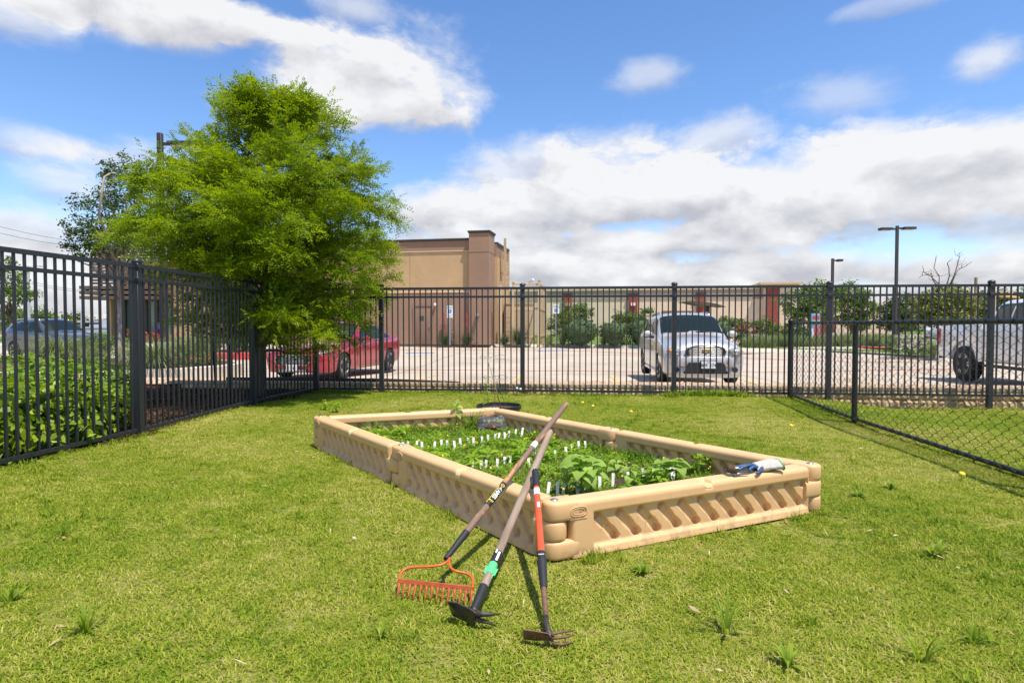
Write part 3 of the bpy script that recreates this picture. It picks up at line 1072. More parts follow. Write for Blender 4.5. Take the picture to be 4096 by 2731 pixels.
for a, b, h in ((2256, 2287, 4.35), (2514, 2550, 4.3), (2784, 2820, 4.3)):
    x0, x1 = along_shop(a), along_shop(b)
    pl = MB().box(x0, x1, -.3, 0.1, 0, h).build('pilaster', M['red_brick'], sb)
    MB().box(x0 - .06, x1 + .06, -.36, .1, h, h + .15).build('pilaster_cap', M['dark_trim'], pl)
    c = (x0 + x1) / 2
    MB().box(c - .22, c + .22, -.62, -.3, 3.12, 3.42).build('wall_light', M['white_plastic'], pl)
    MB().box(c - .2, c + .2, -.55, -.3, 2.85, 3.11).build('light_bracket', M['red_brick'], pl)
x0, x1 = along_shop(3050), along_shop(3175)
MB().box(x0, x1, -.8, 12, 0, 4.95).build('tower', M['cream'], sb)
MB().box(x0 - .2, x1 + .2, -1.0, 12, 4.95, 5.1).box(x0 - .5, x1 + .5, -1.3, 12.2, 5.1, 5.3).build('tower_cornice', M['stucco_pale'], sb)
MB().box(along_shop(3059), along_shop(3104), -1.0, -.8, 0, 4.93).build('pilaster', M['red_brick'], sb)
MB().box(x1 + .01, x1 + 9, -.5, 10, 0, 3.3).build('side_wing', M['cream'], sb)
MB().box(x1 + 1.5, x1 + 3.5, -.56, -.5, 0.2, 1.9).build('shop_door', M['red_brick'], sb)

# restaurant front with timber slats, at the far left
M['slat'] = mat('brown_slat', (0.115, 0.072, 0.048), 0.7, var=0.1, vscale=2)
M['glass_green'] = mat('green_tinted_glass', (0.10, 0.17, 0.15), 0.05, spec=0.9)
M['sign_purple'] = mat('sign_purple', (0.15, 0.01, 0.36), 0.4)
M['sign_cream'] = mat('sign_cream', (0.75, 0.62, 0.3), 0.5)
M['orange_panel'] = mat('orange_panel', (0.55, 0.25, 0.06), 0.5)
Yr = 38.0
def rx(px): return (px - CX) / FPX * Yr
def rz(py): return on_y(2048, py, Yr).z
rb = thing('restaurant', 'restaurant front with brown horizontal slats, glass door and purple window sticker', 'building')
MB().box(rx(402), rx(421), Yr + .6, Yr + 1.0, 0.05, 3.3).build('column', M['stucco_tan'], rb)
MB().box(rx(421), rx(960), Yr + 1.4, Yr + 9, 3.2, 5.3).build('wall', M['stucco_brown'], rb)
MB().box(rx(640), rx(960), Yr + 1.4, Yr + 9, 0.0, 3.2).build('wall', M['stucco_tan'], rb)
MB().box(rx(421), rx(640), Yr + 1.6, Yr + 1.7, 0.55, 3.2).build('glazing', M['glass_green'], rb)
MB().box(rx(421), rx(640), Yr + 1.5, Yr + 1.8, 0.0, 0.55).build('sill_wall', M['stucco_brown'], rb)
for px in (423, 436, 505, 526, 570, 632):
    MB().box(rx(px), rx(px) + .13, Yr + 1.45, Yr + 1.6, 0.0, 3.2).build('mullion', M['dark_trim'], rb)
MB().box(rx(441), rx(463), Yr + 1.52, Yr + 1.58, .3, .95).build('kick_panel', M['orange_panel'], rb)
z = 2.86
for i in range(3):
    MB().box(rx(347), rx(640), Yr - .6, Yr + 1.3, z - .1, z + .1).build('slat', M['slat'], rb)
    z += .31
for i in range(15):
    MB().box(rx(361), rx(640), Yr + .2, Yr + .32, z - .07, z + .07).build('slat', M['slat'], rb)
    z += .195
MB().box(rx(385), rx(393), Yr + .35, Yr + .5, 3.0, 6.3).box(rx(480), rx(488), Yr + .35, Yr + .5, 3.0, 6.3).box(rx(590), rx(598), Yr + .35, Yr + .5, 3.0, 6.3).build('slat_support', M['dark_trim'], rb)
sx0, sx1 = rx(574), rx(613)
zc0, zc1 = rz(1321), rz(1289)
st = MB().prism([(sx0, zc0), (sx1, zc0), (sx1, zc1 - .12), (sx1 - .1, zc1), (sx0 + .1, zc1), (sx0, zc1 - .12)], ((0, Yr + 1.44, 0), (1, 0, 0), (0, 0, 1)), (0, .015, 0)).build('window_sticker', M['sign_purple'], rb)
ln = MB()
def zig(pts, w=.03, y=Yr + 1.43):
    for (a, b), (c, d) in zip(pts, pts[1:]):
        ln.bar((a, y, b), (c, y, d), .012, w, (0, 0, 1))
zm = (zc0 + zc1) / 2 + .05
zig([(sx0, zm), (sx1, zm)]); zig([(sx0 + .2, zm), (sx0 + .15, zc1 - .06), (sx0 + .42, zc1 - .06), (sx0 + .42, zm)])
cxm = (sx0 + sx1) / 2
zig([(cxm + .17 * math.cos(a * .5236), zc0 + .17 + .15 * math.sin(a * .5236)) for a in range(-1, 8)])
MB.build(ln, 'sticker_lines', mat('lilac', (0.55, 0.4, 0.75), 0.5), st)
ln = MB()
for ox, oz, r in ((.12, .35, .13), (.34, .42, .14), (.5, .25, .12), (.3, .18, .1), (.06, .2, .08)):
    zig([(sx0 + ox + r * math.cos(a * .6), zc1 + oz + r * 1.2 * math.sin(a * .6)) for a in range(0, 9)], .025, Yr + 1.57)
ln.build('window_drawing', M['sign_cream'], rb)
MB().box(rx(352), rx(360), Yr - .3, Yr, rz(1165), rz(1153)).build('flood_light', M['white_plastic'], rb)

# pale buildings on the horizon at the left
M['far_grey'] = mat('far_grey_wall', (0.42, 0.43, 0.45), 0.9)
M['far_tan'] = mat('far_tan_wall', (0.40, 0.34, 0.26), 0.9)
fb = thing('distant_building', 'low tan building with grey flat roof far behind the young tree', 'building')
MB().box(-114, -98, 130, 150, 0, 1.6).build('wall', M['far_tan'], fb)
MB().box(-115, -94, 129, 150, 1.6, 2.1).build('roof', M['far_grey'], fb)
fb = thing('distant_building', 'pale grey stepped building on the horizon left of the restaurant', 'building')
MB().box(-92.5, -84.5, 128, 150, -.5, 0.4).build('wall', mat('far_blue_wall', (0.40, 0.44, 0.52), 0.9), fb)
MB().box(-92.6, -84.4, 127.9, 150, 0.4, 0.7).box(-91.5, -84, 131, 150, .7, 1.25).build('roof', M['far_grey'], fb)
MB().box(-89, -85, 131, 150, 1.25, 2.3).build('penthouse', M['far_grey'], fb)

# ------------------------------------------------------------------ poles, lamps and signs
M['pole_dark'] = mat('bronze_pole', (0.045, 0.038, 0.034), 0.55)
M['lens'] = mat('lamp_lens', (0.62, 0.6, 0.52), 0.3)
def lamp_pole(px, Y, ytop, label, heads, w=.13, group='light poles', base_z=0.0, hd=(.62, .36, .13)):
    p = on_y(px, 1300, Y)
    zt = on_y(px, ytop, Y).z
    t = thing('light_pole', label, 'lamp post', (p.x, p.y, base_z), 0, group)
    MB().box(-w / 2, w / 2, -w / 2, w / 2, 0, zt - base_z).build('pole', M['pole_dark'], t, bevel=0.01, seg=1)
    MB().lathe([(.25, 0), (.25, .55)], 16).build('base', M['kerb'], t, smooth=True, angle=.8)
    for s, dz in heads:
        ar = MB().box(min(0, s * .34), max(0, s * .34), -.035, .035, zt - base_z - .2 + dz, zt - base_z - .11 + dz).build('arm', M['pole_dark'], t)
        a, b = sorted((s * .3, s * (.3 + hd[0])))
        zz = zt - base_z - .22 + dz
        hb = MB().box(a, b, -hd[1] / 2, hd[1] / 2, zz, zz + hd[2]).build('lamp_head', M['pole_dark'], t, bevel=0.02)
        MB().box(a + .08, b - .08, -hd[1] / 2 + .05, hd[1] / 2 - .05, zz - .012, zz + .001).build('lens', M['lens'], hb)
    return t
lamp_pole(3582, 32.0, 903, 'tall light pole with two lamp heads behind the chain link fence', [(-1, -0.02), (1, 0.02)], base_z=0.09)
lamp_pole(3327, 40.0, 1034, 'light pole with a single lamp head in front of the leafy green trees', [(1, 0.02)], .15, base_z=0.09, hd=(.32, .36, .15))
lamp_pole(652, 19.0, 533, 'dark light pole rising behind the feathery green tree', [(1, -0.18)], .145, base_z=0.09, hd=(.75, .4, .12))
def thin_pole(name, px, Y, ytop, r, m, label, cat, arm=None):
    p = on_y(px, 1300, Y); zt = on_y(px, ytop, Y).z
    t = thing(name, label, cat, (p.x, p.y, -0.1))
    MB().lathe([(r, 0), (r * .8, zt + .1)], 10).build('pole', m, t, smooth=True, angle=.8)
    if arm:
        MB().bar((0, 0, zt + .02), (arm, 0, zt + .1), .08, .06).build('arm', m, t)
        MB().box(arm - (.3 if arm < 0 else 0), arm + (.3 if arm > 0 else 0), -.15, .15, zt + .02, zt + .14).build('lamp_head', m, t, bevel=0.02)
    return t
thin_pole('street_light', 117, 60, 1064, .14, M['far_grey'], 'pale grey street light among leaves at far left', 'street light', 1.1)
thin_pole('street_light', 326, 90, 1246, .13, M['far_grey'], 'thin grey pole with short arm beside the small yellowish tree', 'street light', -.5)
thin_pole('street_light', 3513, 85, 1218, .13, M['far_grey'], 'thin grey street light with two arms in the gap between trees', 'street light', -1.6)
thin_pole('utility_pole', 3900, 45, 1110, .13, mat('pole_tan', (0.27, 0.19, 0.11), 0.8), 'tan post rising among the trees behind the white pickup', 'pole')
wr = MB()
for za, zb in ((1160, 1232), (1075, 1140)): pass
def wire(name, pts, label, r=.02):
    P = [on_y(*p) for p in pts]
    Q = []
    for a, b in zip(P, P[1:]):
        for i in range(7):
            f = i / 6
            q = a.lerp(b, f); q.z -= .35 * 4 * f * (1 - f)
            Q.append(q)
    tag(MB().tube(Q, r, 5).build(name, M['pole_dark'], smooth=True), label, 'cable', 'overhead cables at the left')
wire('overhead_cable', [(-200, 850, 60), (300, 965, 85)], 'upper overhead cable crossing the sky beside the dark oak crown', .022)
wire('overhead_cable', [(-200, 880, 60), (300, 985, 85)], 'lower overhead cable crossing the sky beside the dark oak crown', .022)
wire('overhead_cable', [(100, 1118, 70), (370, 1160, 90)], 'upper cable seen through the pickets left of the slats', .02)
wire('overhead_cable', [(100, 1128, 70), (370, 1166, 90)], 'lower cable seen through the pickets left of the slats', .02)

M['sign_white'] = mat('sign_white', (0.75, 0.77, 0.75), 0.5)
M['sign_green'] = mat('sign_green', (0.03, 0.30, 0.16), 0.5)
M['sign_blue'] = mat('sign_blue', (0.01, 0.12, 0.48), 0.5)
M['galv'] = mat('galvanised_steel', (0.30, 0.33, 0.37), 0.45, metal=0.4)
def parking_sign(px, Y, ztop, label, low):
    p = on_y(px, 1370, Y)
    t = thing('parking_sign', label, 'sign', (p.x, p.y, 0.08), 0, 'disabled parking signs')
    MB().box(-.03, .03, -.02, .02, 0, ztop).build('pole', M['galv'], t)
    pl = MB().box(-.155, .155, -.03, -.022, ztop - .48, ztop).build('sign_plate', M['sign_white'], t)
    def put(txt, z, s, m):
        o = link('lettering', text_mesh(txt, m, s, 0.002), pl); o.matrix_local = frame_matrix((0, -.034, z), (1, 0, 0), (0, -1, 0))
    put('RESERVED', ztop - .07, .062, M['sign_green']); put('PARKING', ztop - .14, .066, M['sign_green'])
    MB().box(-.09, .09, -.036, -.031, ztop - .40, ztop - .21).build('symbol_panel', M['sign_blue'], pl)
    sy = MB()
    zc = ztop - .31
    def st(pts, w=.016):
        for (a, b), (c, d) in zip(pts, pts[1:]): sy.bar((a, -.04, zc + b), (c, -.04, zc + d), .006, w)
    sy.ell((-.015, -.04, zc + .065), (.014, .004, .014), 8, 6)
    st([(-.015, .048), (-.008, .0), (.03, .0), (.045, -.05), (.062, -.045)])
    st([(-.012, .025), (.025, .025)], .012)
    st([(.026 - .01 + .045 * math.cos(a), -.02 + .045 * math.sin(a)) for a in [2.3 + i * .45 for i in range(9)]], .012)
    sy.build('wheelchair_symbol', M['sign_white'], pl)
    if low:
        MB().box(-.155, .155, -.03, -.022, ztop - .66, ztop - .5).build('lower_plate', M['sign_white'], t)
        o = link('lettering', text_mesh('VAN', M['sign_green'], .06, 0.002), t); o.matrix_local = frame_matrix((0, -.034, ztop - .545), (1, 0, 0), (0, -1, 0))
        o = link('lettering', text_mesh('ACCESSIBLE', M['sign_green'], .045, 0.002), t); o.matrix_local = frame_matrix((0, -.034, ztop - .615), (1, 0, 0), (0, -1, 0))
parking_sign(1800, 32.7, 2.13, 'disabled parking sign with a second small plate in front of the steel door', True)
parking_sign(2224, 32.6, 2.18, 'disabled parking sign on a thin post beside the leafy shrub', False)

def stake(px, py0, py1, label, pale):
    b = on_z(px, py1, 0.0)
    top = on_y(px, py0, b.y).z
    t = thing('metal_stake', label, 'stake', (b.x, b.y, 0), 0, 'metal stakes behind the fence')
    m = MB().box(-.022, .022, -.004, .004, 0, top - .35).box(-.022, -.014, -.02, .0, 0, top - .35).box(.014, .022, -.02, 0, 0, top - .35)
    m.build('shaft', M['black'], t, rot=(0, pale, 0))
    m = MB().box(-.024, .024, -.008, .008, top - .36, top)
    m.build('tip', M['sign_white'], t, rot=(0, pale, 0))
stake(866, 1275, 1560, 'leaning metal stake with a white tip, left one behind the pickets', -.05)
stake(920, 1292, 1570, 'upright metal stake with a white tip nearer the tree', 0.0)

# drive-through canopy, menu boards and clearance bar
cn = thing('canopy', 'curved brown drive-through canopy on one post above the silver car', 'canopy')
c0 = on_y(2830, 1300, 34)
cv = []
for i in range(9):
    q = on_y(2727 + (2886 - 2727) * i / 8, [1208, 1205, 1205, 1207, 1209, 1212, 1216, 1221, 1228][i], 34)
    cv.append(q)
m = MB()
top = [(q.x, q.z) for q in cv]
th = [.02, .1, .17, .2, .2, .18, .14, .08, .02]
m.prism(top + [(x, z - t) for (x, z), t in reversed(list(zip(top, th)))], ((0, 33.3, 0), (1, 0, 0), (0, 0, 1)), (0, 1.4, 0))
m.build('roof', M['slat'], cn)
MB().box(c0.x - .09, c0.x + .09, 33.9, 34.1, .05, cv[5].z - .15).build('post', M['slat'], cn)
mbd = thing('menu_board', 'dark brown menu board seen above the silver car roof', 'sign')
a, b = on_y(2645, 1243, 30), on_y(2770, 1243, 30)
MB().box(a.x, b.x, 29.8, 30.0, 0.9, a.z).build('panel', M['slat'], mbd, bevel=0.02)
MB().box(a.x + .3, a.x + .4, 29.85, 29.95, 0, .9).box(b.x - .4, b.x - .3, 29.85, 29.95, 0, .9).build('post', M['slat'], mbd)
pb_ = thing('promotion_sign', 'tall colourful promotion sign with red and blue panels behind chain link', 'sign')
q0 = on_y(3247, 1253, 30)
wd = .42
MB().box(q0.x, q0.x + wd, 30, 30.08, .45, q0.z).build('panel', mat('sign_cyan', (0.16, 0.42, 0.55), 0.5), pb_)
MB().box(q0.x + .05, q0.x + wd - .03, 29.985, 30, q0.z - .3, q0.z - .12).build('red_panel', mat('sign_red', (0.55, 0.05, 0.05), 0.5), pb_)
MB().box(q0.x + .04, q0.x + wd - .04, 29.985, 30, q0.z - .55, q0.z - .34).build('green_panel', mat('sign_mint', (0.35, 0.6, 0.45), 0.5), pb_)
MB().box(q0.x + .1, q0.x + wd - .03, 29.985, 30, .5, q0.z - .62).build('red_panel', mat('sign_red2', (0.6, 0.12, 0.1), 0.5), pb_)
MB().box(q0.x, q0.x + .1, 29.98, 30, .5, q0.z - .75).build('white_panel', M['sign_white'], pb_)
MB().box(q0.x + .12, q0.x + .3, 30.0, 30.06, 0.05, .45).build('foot', M['dark_trim'], pb_)
cb = thing('clearance_bar', 'yellow clearance bar hanging above the white pickup', 'barrier')
y0, y1 = on_y(3980, 1181, 36), on_y(4075, 1190, 36)
MB().tube([y0, y1], .07, 12).build('bar', mat('bar_yellow', (0.65, 0.38, 0.10), 0.5), cb, smooth=True, angle=.8)
MB().box(y0.x - .1, y0.x + .02, 35.94, 36.06, 0, y0.z + .25).build('post', M['tan_steel'], cb)
MB().box(y0.x - .1, y1.x, 35.96, 36.04, y0.z + .2, y0.z + .27).build('arm', M['tan_steel'], cb)
ws_me = MB().box(-.9, .9, -.07, .07, 0, .11).mesh('wheel_stop', M['kerb'], bevel=0.02)
for (px, py), lab in (((2450, 1389), 'concrete wheel stop on the far side in front of round bushes'), ((3003, 1412), 'concrete wheel stop just beside the silver car')):
    q = on_z(px, py, -.04)
    tag(link('wheel_stop', ws_me, None, (q.x, q.y, Zp(q.x, q.y)), (0, 0, -.1)), lab, 'wheel stop', 'concrete wheel stops')
# ------------------------------------------------------------------ raised garden bed of moulded plastic panels
M['plastic'] = mat('tan_moulded_plastic', (0.68, 0.415, 0.198), 0.42, var=0.05, vscale=3, bump=0.06, bscale=500, spec=0.45)
def weathered_plastic(m):
    # soil splash and dull scuffs low on the panels and in streaks
    k = NT(m.node_tree)
    b = m.node_tree.nodes['Principled BSDF']
    old = b.inputs['Base Color'].links[0].from_socket
    co = k.n('ShaderNodeTexCoord').outputs['Object']
    sp = k.n('ShaderNodeSeparateXYZ'); m.node_tree.links.new(co, sp.inputs[0])
    low = k.smooth(sp.outputs[2], 0.10, -0.01)
    n = k.noise(co, 16.0, 6.0, 0.65)
    f = k.math('MULTIPLY', low, k.smooth(n, 0.40, 0.72), clamp=True)
    sc = k.math('MULTIPLY', k.smooth(k.noise(co, 5.0, 8.0, 0.75, 1.2), 0.56, 0.70), 0.22)
    c = k.mix(k.math('MULTIPLY', f, 0.6), old, (0.20, 0.14, 0.07))
    k.put(b.inputs['Base Color'], k.mix(sc, c, (0.42, 0.29, 0.17)))
weathered_plastic(M['plastic'])
M['steel_bolt'] = mat('steel_bolt', (0.45, 0.46, 0.48), 0.35, metal=0.9)
M['soil'] = ground_mat('soil', [(0.3, (0.035, 0.022, 0.012)), (0.7, (0.12, 0.08, 0.045))], [(5, .4), (40, .6)], bump=0.9)
HB, TH = 0.292, 0.125          # panel height and thickness


def sm(a, b, x):
    t = np.clip((x - a) / (b - a), 0, 1)
    return t * t * (3 - 2 * t)


def face_depth(s, z, L):
    """how far the moulded face lies behind its beam at (s, z): recessed field, slanting channels with round ends"""
    x0, x1, z0, z1 = 0.205, L - 0.10, 0.040, 0.218
    dx = np.minimum(s - x0, x1 - s)
    dz = np.minimum(z - z0, z1 - z)
    rec = sm(-0.010, 0.012, np.minimum(dx, dz))
    d = 0.020 * rec
    n = 11
    step = (x1 - x0 - 0.05) / n
    ch = np.zeros_like(s); ho = np.zeros_like(s)
    for i in range(-1, n + 1):
        ax, az = x0 + 0.03 + i * step, 0.191                  # upper end
        bx, bz = ax + 0.118, 0.066                            # lower end
        px, pz = s - ax, z - az
        ux, uz = bx - ax, bz - az
        t = np.clip((px * ux + pz * uz) / (ux * ux + uz * uz), 0, 1)
        inside = (ax > x0 - 0.001) | (bx > x0 + 0.012)
        dist = np.hypot(px - t * ux, pz - t * uz)
        if i >= 0 and bx < x1 + 0.0:
            ch = np.maximum(ch, sm(0.0265, 0.0185, dist))
        if i >= 0 and ax < x1 - 0.01:
            ho = np.maximum(ho, sm(0.0265, 0.0185, np.hypot(px, pz)))
        if bx < x1 - 0.0 and bx > x0 + 0.01:
            ho = np.maximum(ho, sm(0.0265, 0.0185, np.hypot(s - bx, z - bz)))
    return d + rec * (0.022 * ch + 0.019 * ho)


def panel_mesh(L):
    s0, s1 = 0.072, L - 0.075
    ns = int((s1 - s0) / 0.0062)
    r = 0.028
    prof = []                               # (t, z, kind): kind -1 front face, +1 back face, 0 neither
    zs = np.linspace(0.0, HB - r, 45)
    for z in zs: prof.append((0.0, z, -1))
    for a in np.linspace(0, math.pi / 2, 6)[1:]:
        prof.append((r - r * math.cos(a), HB - r + r * math.sin(a), 0))
    for t in np.linspace(r, TH - r, 9)[1:-1]: prof.append((t, HB, 2))
    for a in np.linspace(math.pi / 2, 0, 6):
        prof.append((TH - r + r * math.cos(a), HB - r + r * math.sin(a), 0))
    for z in zs[::-1][1:]: prof.append((TH, z, 1))
    t = np.array([p[0] for p in prof]); z = np.array([p[1] for p in prof]); kd = np.array([p[2] for p in prof])
    s = np.linspace(s0, s1, ns)
    Sg, Zg = np.meshgrid(s, z, indexing='ij')
    Tg = np.broadcast_to(t, Sg.shape).copy()
    Kg = np.broadcast_to(kd, Sg.shape)
    D = face_depth(Sg, Zg, L)
    D2 = face_depth(L - Sg, Zg, L) * 1.0
    # ends are rounded over; foot flares a little
    e = np.minimum(Sg - s0, s1 - Sg)
    ro = 0.022
    pull = np.where(e < ro, ro - np.sqrt(np.maximum(ro ** 2 - (ro - e) ** 2, 0)), 0)
    foot = 0.006 * sm(0.03, 0.0, Zg)
    Tg = np.where(Kg == -1, Tg + D + pull - foot, np.where(Kg == 1, Tg - D2 - pull + foot, Tg))
    Tg = np.where(Kg == 0, Tg + np.where(Tg < TH / 2, pull, -pull), Tg)
    Zg = Zg - np.where((Kg == 2) | (Kg == 0), pull * 0.8, 0)
    # the little notch across half of the top at mid length
    c = L * 0.52
    nt = sm(0.034, 0.022, np.abs(Sg - c)) * sm(0.088, 0.07, Tg) * sm(HB - 0.035, HB - 0.02, Zg)
    Zg = Zg - 0.016 * nt
    Tg = np.where(Kg == -1, Tg + 0.008 * sm(0.034, 0.022, np.abs(Sg - c)) * sm(HB - 0.045, HB - 0.03, Zg), Tg)
    V = np.stack([Sg, Tg, Zg], 2)
    mb = MB()
    mb.grid(V.tolist(), flip=False)
    n = len(prof)
    mb.f.append(tuple(range(n))); mb.m.append(0)
    o = (ns - 1) * n
    mb.f.append(tuple(range(o + n - 1, o - 1, -1))); mb.m.append(0)
    # knuckles: two at the start, one at the far end
    def knuckle(cs, z0, z1, sgn, reach):
        R = TH / 2 + 0.002
        outl = []
        for i in range(13):
            a = -math.pi / 2 + math.pi * i / 12
            outl.append((cs - sgn * math.cos(a) * R, TH / 2 + math.sin(a) * R))
        outl += [(cs + sgn * reach, TH / 2 + R), (cs + sgn * reach, TH / 2 - R)]
        rr = 0.016
        rings = []
        for f, zz in ((.72, z0), (.90, z0 + rr * .3), (1, z0 + rr), (1, z1 - rr), (.90, z1 - rr * .3), (.72, z1)):
            k = (1 - f) * R * 1.1
            cx, cy = cs, TH / 2
            rings.append([(cx + (x - cx) * (1 - k / R * .55) if (x - cx) * sgn <= 0 else x, cy + (y - cy) * (1 - k / R * .55), zz) for x, y in outl])
        m = len(outl)
        vs = [p for rg in rings for p in rg]
        fs = [(i * m + j, i * m + (j + 1) % m, (i + 1) * m + (j + 1) % m, (i + 1) * m + j) for i in range(5) for j in range(m)]
        fs += [tuple(range(m - 1, -1, -1)), tuple(range(5 * m, 6 * m))]
        mb.add(vs, fs)
    knuckle(0.0, 0.196, HB + 0.001, 1, 0.11)
    knuckle(0.0, 0.0, 0.092, 1, 0.11)
    knuckle(L, 0.095, 0.193, -1, 0.11)
    me = mb.mesh('border_panel', M['plastic'], smooth=True, angle=math.radians(50))
    return me


bed = thing('raised_bed', 'raised garden bed of moulded tan plastic border panels, planted and weedy', 'garden bed', (0.205, 2.975, 0.0))
o0 = Vector((0.205, 2.975, 0))
PIV = [Vector((x, y, 0)) for x, y in ((0.215, 3.075), (1.925, 3.885), (0.865, 5.19), (-0.195, 6.50), (-1.875, 5.90), (-0.83, 4.487))]
_pm = {}
emb = MB()
for R0, R1, w, h in ((0.0, 0.0, .046, .024),):
    pts = []
    for i in range(33):
        a = 2 * math.pi * i / 32
        pts.append((w * math.copysign(abs(math.cos(a)) ** .6, math.cos(a)), -.002, h * math.copysign(abs(math.sin(a)) ** .75, math.sin(a))))
    emb.tube(pts, 0.003, 6, cap=False)
    pts = [(x * .74, y, z * .62) for x, y, z in pts]
    emb.tube(pts, 0.002, 6, cap=False)
emb.tube([(-.05, -.001, -.038), (.05, -.001, -.038)], .0016, 6)
emb_me = emb.mesh('emblem', M['plastic'], smooth=True)
for i in range(6):
    p, q = PIV[i], PIV[(i + 1) % 6]
    L = round((q - p).length, 3)
    if L not in _pm: _pm[L] = panel_mesh(L)
    d = (q - p).normalized()
    a = math.atan2(d.y, d.x)
    nrm = Vector((-d.y, d.x, 0))
    pan = link('border_panel', _pm[L], bed, p - nrm * TH / 2 - o0, (random.uniform(-.006, .006), 0, a))
    link('emblem', emb_me, pan, (0.108, -.001, 0.238))
    tx = link('lettering', text_mesh('little tikes', M['plastic'], .0125, .0012), pan)
    tx.matrix_local = frame_matrix((0.108, -0.0015, 0.238), (1, 0, 0), (0, -1, 0))
    MB().lathe([(0.022, 0), (0.022, .003), (.014, .007), (0.001, .009)], 14).build('bolt', M['steel_bolt'], pan, smooth=True, loc=(0.0, TH / 2, HB + .001))
SZ = 0.095
inner = [Vector(v) for v in PIV]
cen = sum(inner, Vector()) / 6
sv = [(cen.x - o0.x, cen.y - o0.y, SZ + .01)]
ring = []
for i in range(6):
    for f in range(6):
        ring.append(inner[i].lerp(inner[(i + 1) % 6], f / 6))
for rr in (0.35, 0.7, 1.0):
    for p in ring:
        sv.append(((cen.x + (p.x - cen.x) * rr) - o0.x, (cen.y + (p.y - cen.y) * rr) - o0.y, SZ + random.uniform(-.012, .012)))
sf = [(0, 1 + i, 1 + (i + 1) % 36) for i in range(36)]
for b in (0, 1):
    sf += [(1 + b * 36 + i, 1 + (b + 1) * 36 + i, 1 + (b + 1) * 36 + (i + 1) % 36, 1 + b * 36 + (i + 1) % 36) for i in range(36)]
mbs = MB(); mbs.add(sv, sf)
mbs.build('soil', M['soil'], bed, smooth=True)

# ------------------------------------------------------------------ the three long tools
M['wood_warm'] = mat('worn_varnished_wood', (0.19, 0.118, 0.085), 0.6, col2=(0.50, 0.235, 0.07), edge=(0.53, 0.60), vscale=30, bump=0.3, bscale=120, stretch=(1, 1, 0.25))
M['wood_grey'] = mat('grey_weathered_wood', (0.20, 0.135, 0.09), 0.75, col2=(0.37, 0.285, 0.21), vscale=26, bump=0.5, bscale=150, stretch=(1, 1, 0.12))
M['rubber'] = mat('black_rubber', (0.02, 0.02, 0.021), 0.5, var=0.2, vscale=30, bump=0.1)
M['iron'] = mat('dark_iron', (0.022, 0.021, 0.02), 0.5, col2=(0.075, 0.05, 0.035), vscale=30, bump=0.3, bscale=90)
M['orange_paint'] = mat('orange_paint', (0.62, 0.11, 0.02), 0.38, var=0.12, vscale=20, spec=0.5)
M['rust_paint'] = mat('rusty_orange_paint', (0.30, 0.055, 0.018), 0.55, col2=(0.50, 0.10, 0.025), vscale=30)
M['red_paint'] = mat('red_orange_paint', (0.70, 0.085, 0.022), 0.3, var=0.05, vscale=10, coat=0.3)
M['label_white'] = mat('paper_white', (0.75, 0.73, 0.68), 0.6, var=0.06, vscale=40)
M['tape_green'] = mat('green_tape', (0.10, 0.56, 0.20), 0.45, var=0.1, vscale=30)
M['label_yellow'] = mat('label_yellow', (0.75, 0.60, 0.04), 0.5)
M['rust'] = mat('rusty_steel', (0.09, 0.045, 0.03), 0.7, col2=(0.20, 0.10, 0.06), vscale=40, bump=0.3)


class Axis:
    """points along a tool: t metres from a, and a frame that faces the camera side"""
    def __init__(s, a, b):
        s.a, s.b = Vector(a), Vector(b)
        s.d = (s.b - s.a).normalized()
        s.L = (s.b - s.a).length
        v = Vector((0, 0, CAMZ)) - s.a
        s.n = (v - s.d * v.dot(s.d)).normalized()      # towards the camera
        s.s = s.d.cross(s.n)
    def at(s, t): return s.a + s.d * t


def rod(name, ax, t0, t1, r0, r1, m, root, n=16, mids=None):
    org = root.location
    k = 7
    pts = [ax.at(t0 + (t1 - t0) * i / k) - org for i in range(k + 1)]
    rs = [r0 + (r1 - r0) * i / k for i in range(k + 1)]
    if mids == 'round':
        pts.append(ax.at(t1 + r1 * .5) - org); rs.append(r1 * .8)
        pts.append(ax.at(t1 + r1 * .9) - org); rs.append(r1 * .25)
    mb = MB(); mb.tube(pts, rs, n)
    # build along local z so that the grain runs with the handle
    q = Vector((0, 0, 1)).rotation_difference(ax.d)
    me_v = [tuple(q.inverted() @ (Vector(v) - (ax.a - org))) for v in mb.v]
    mb.v = me_v
    o = mb.build(name, m, root, smooth=True, angle=0.9)
    o.location = ax.a - org
    o.rotation_mode = 'QUATERNION'
    o.rotation_quaternion = q
    return o


def letter(txt, ax, t, r, size, m, parent_root, rev=True, off=0.0015, side=0.0):
    n = (ax.n + ax.s * side).normalized()
    o = link('lettering', text_mesh(txt, m, size, 0.0006, bold=True), parent_root)
    c = ax.at(t) + n * (r + off) - parent_root.location
    o.matrix_local = frame_matrix(c, -ax.d if rev else ax.d, n)
    return o


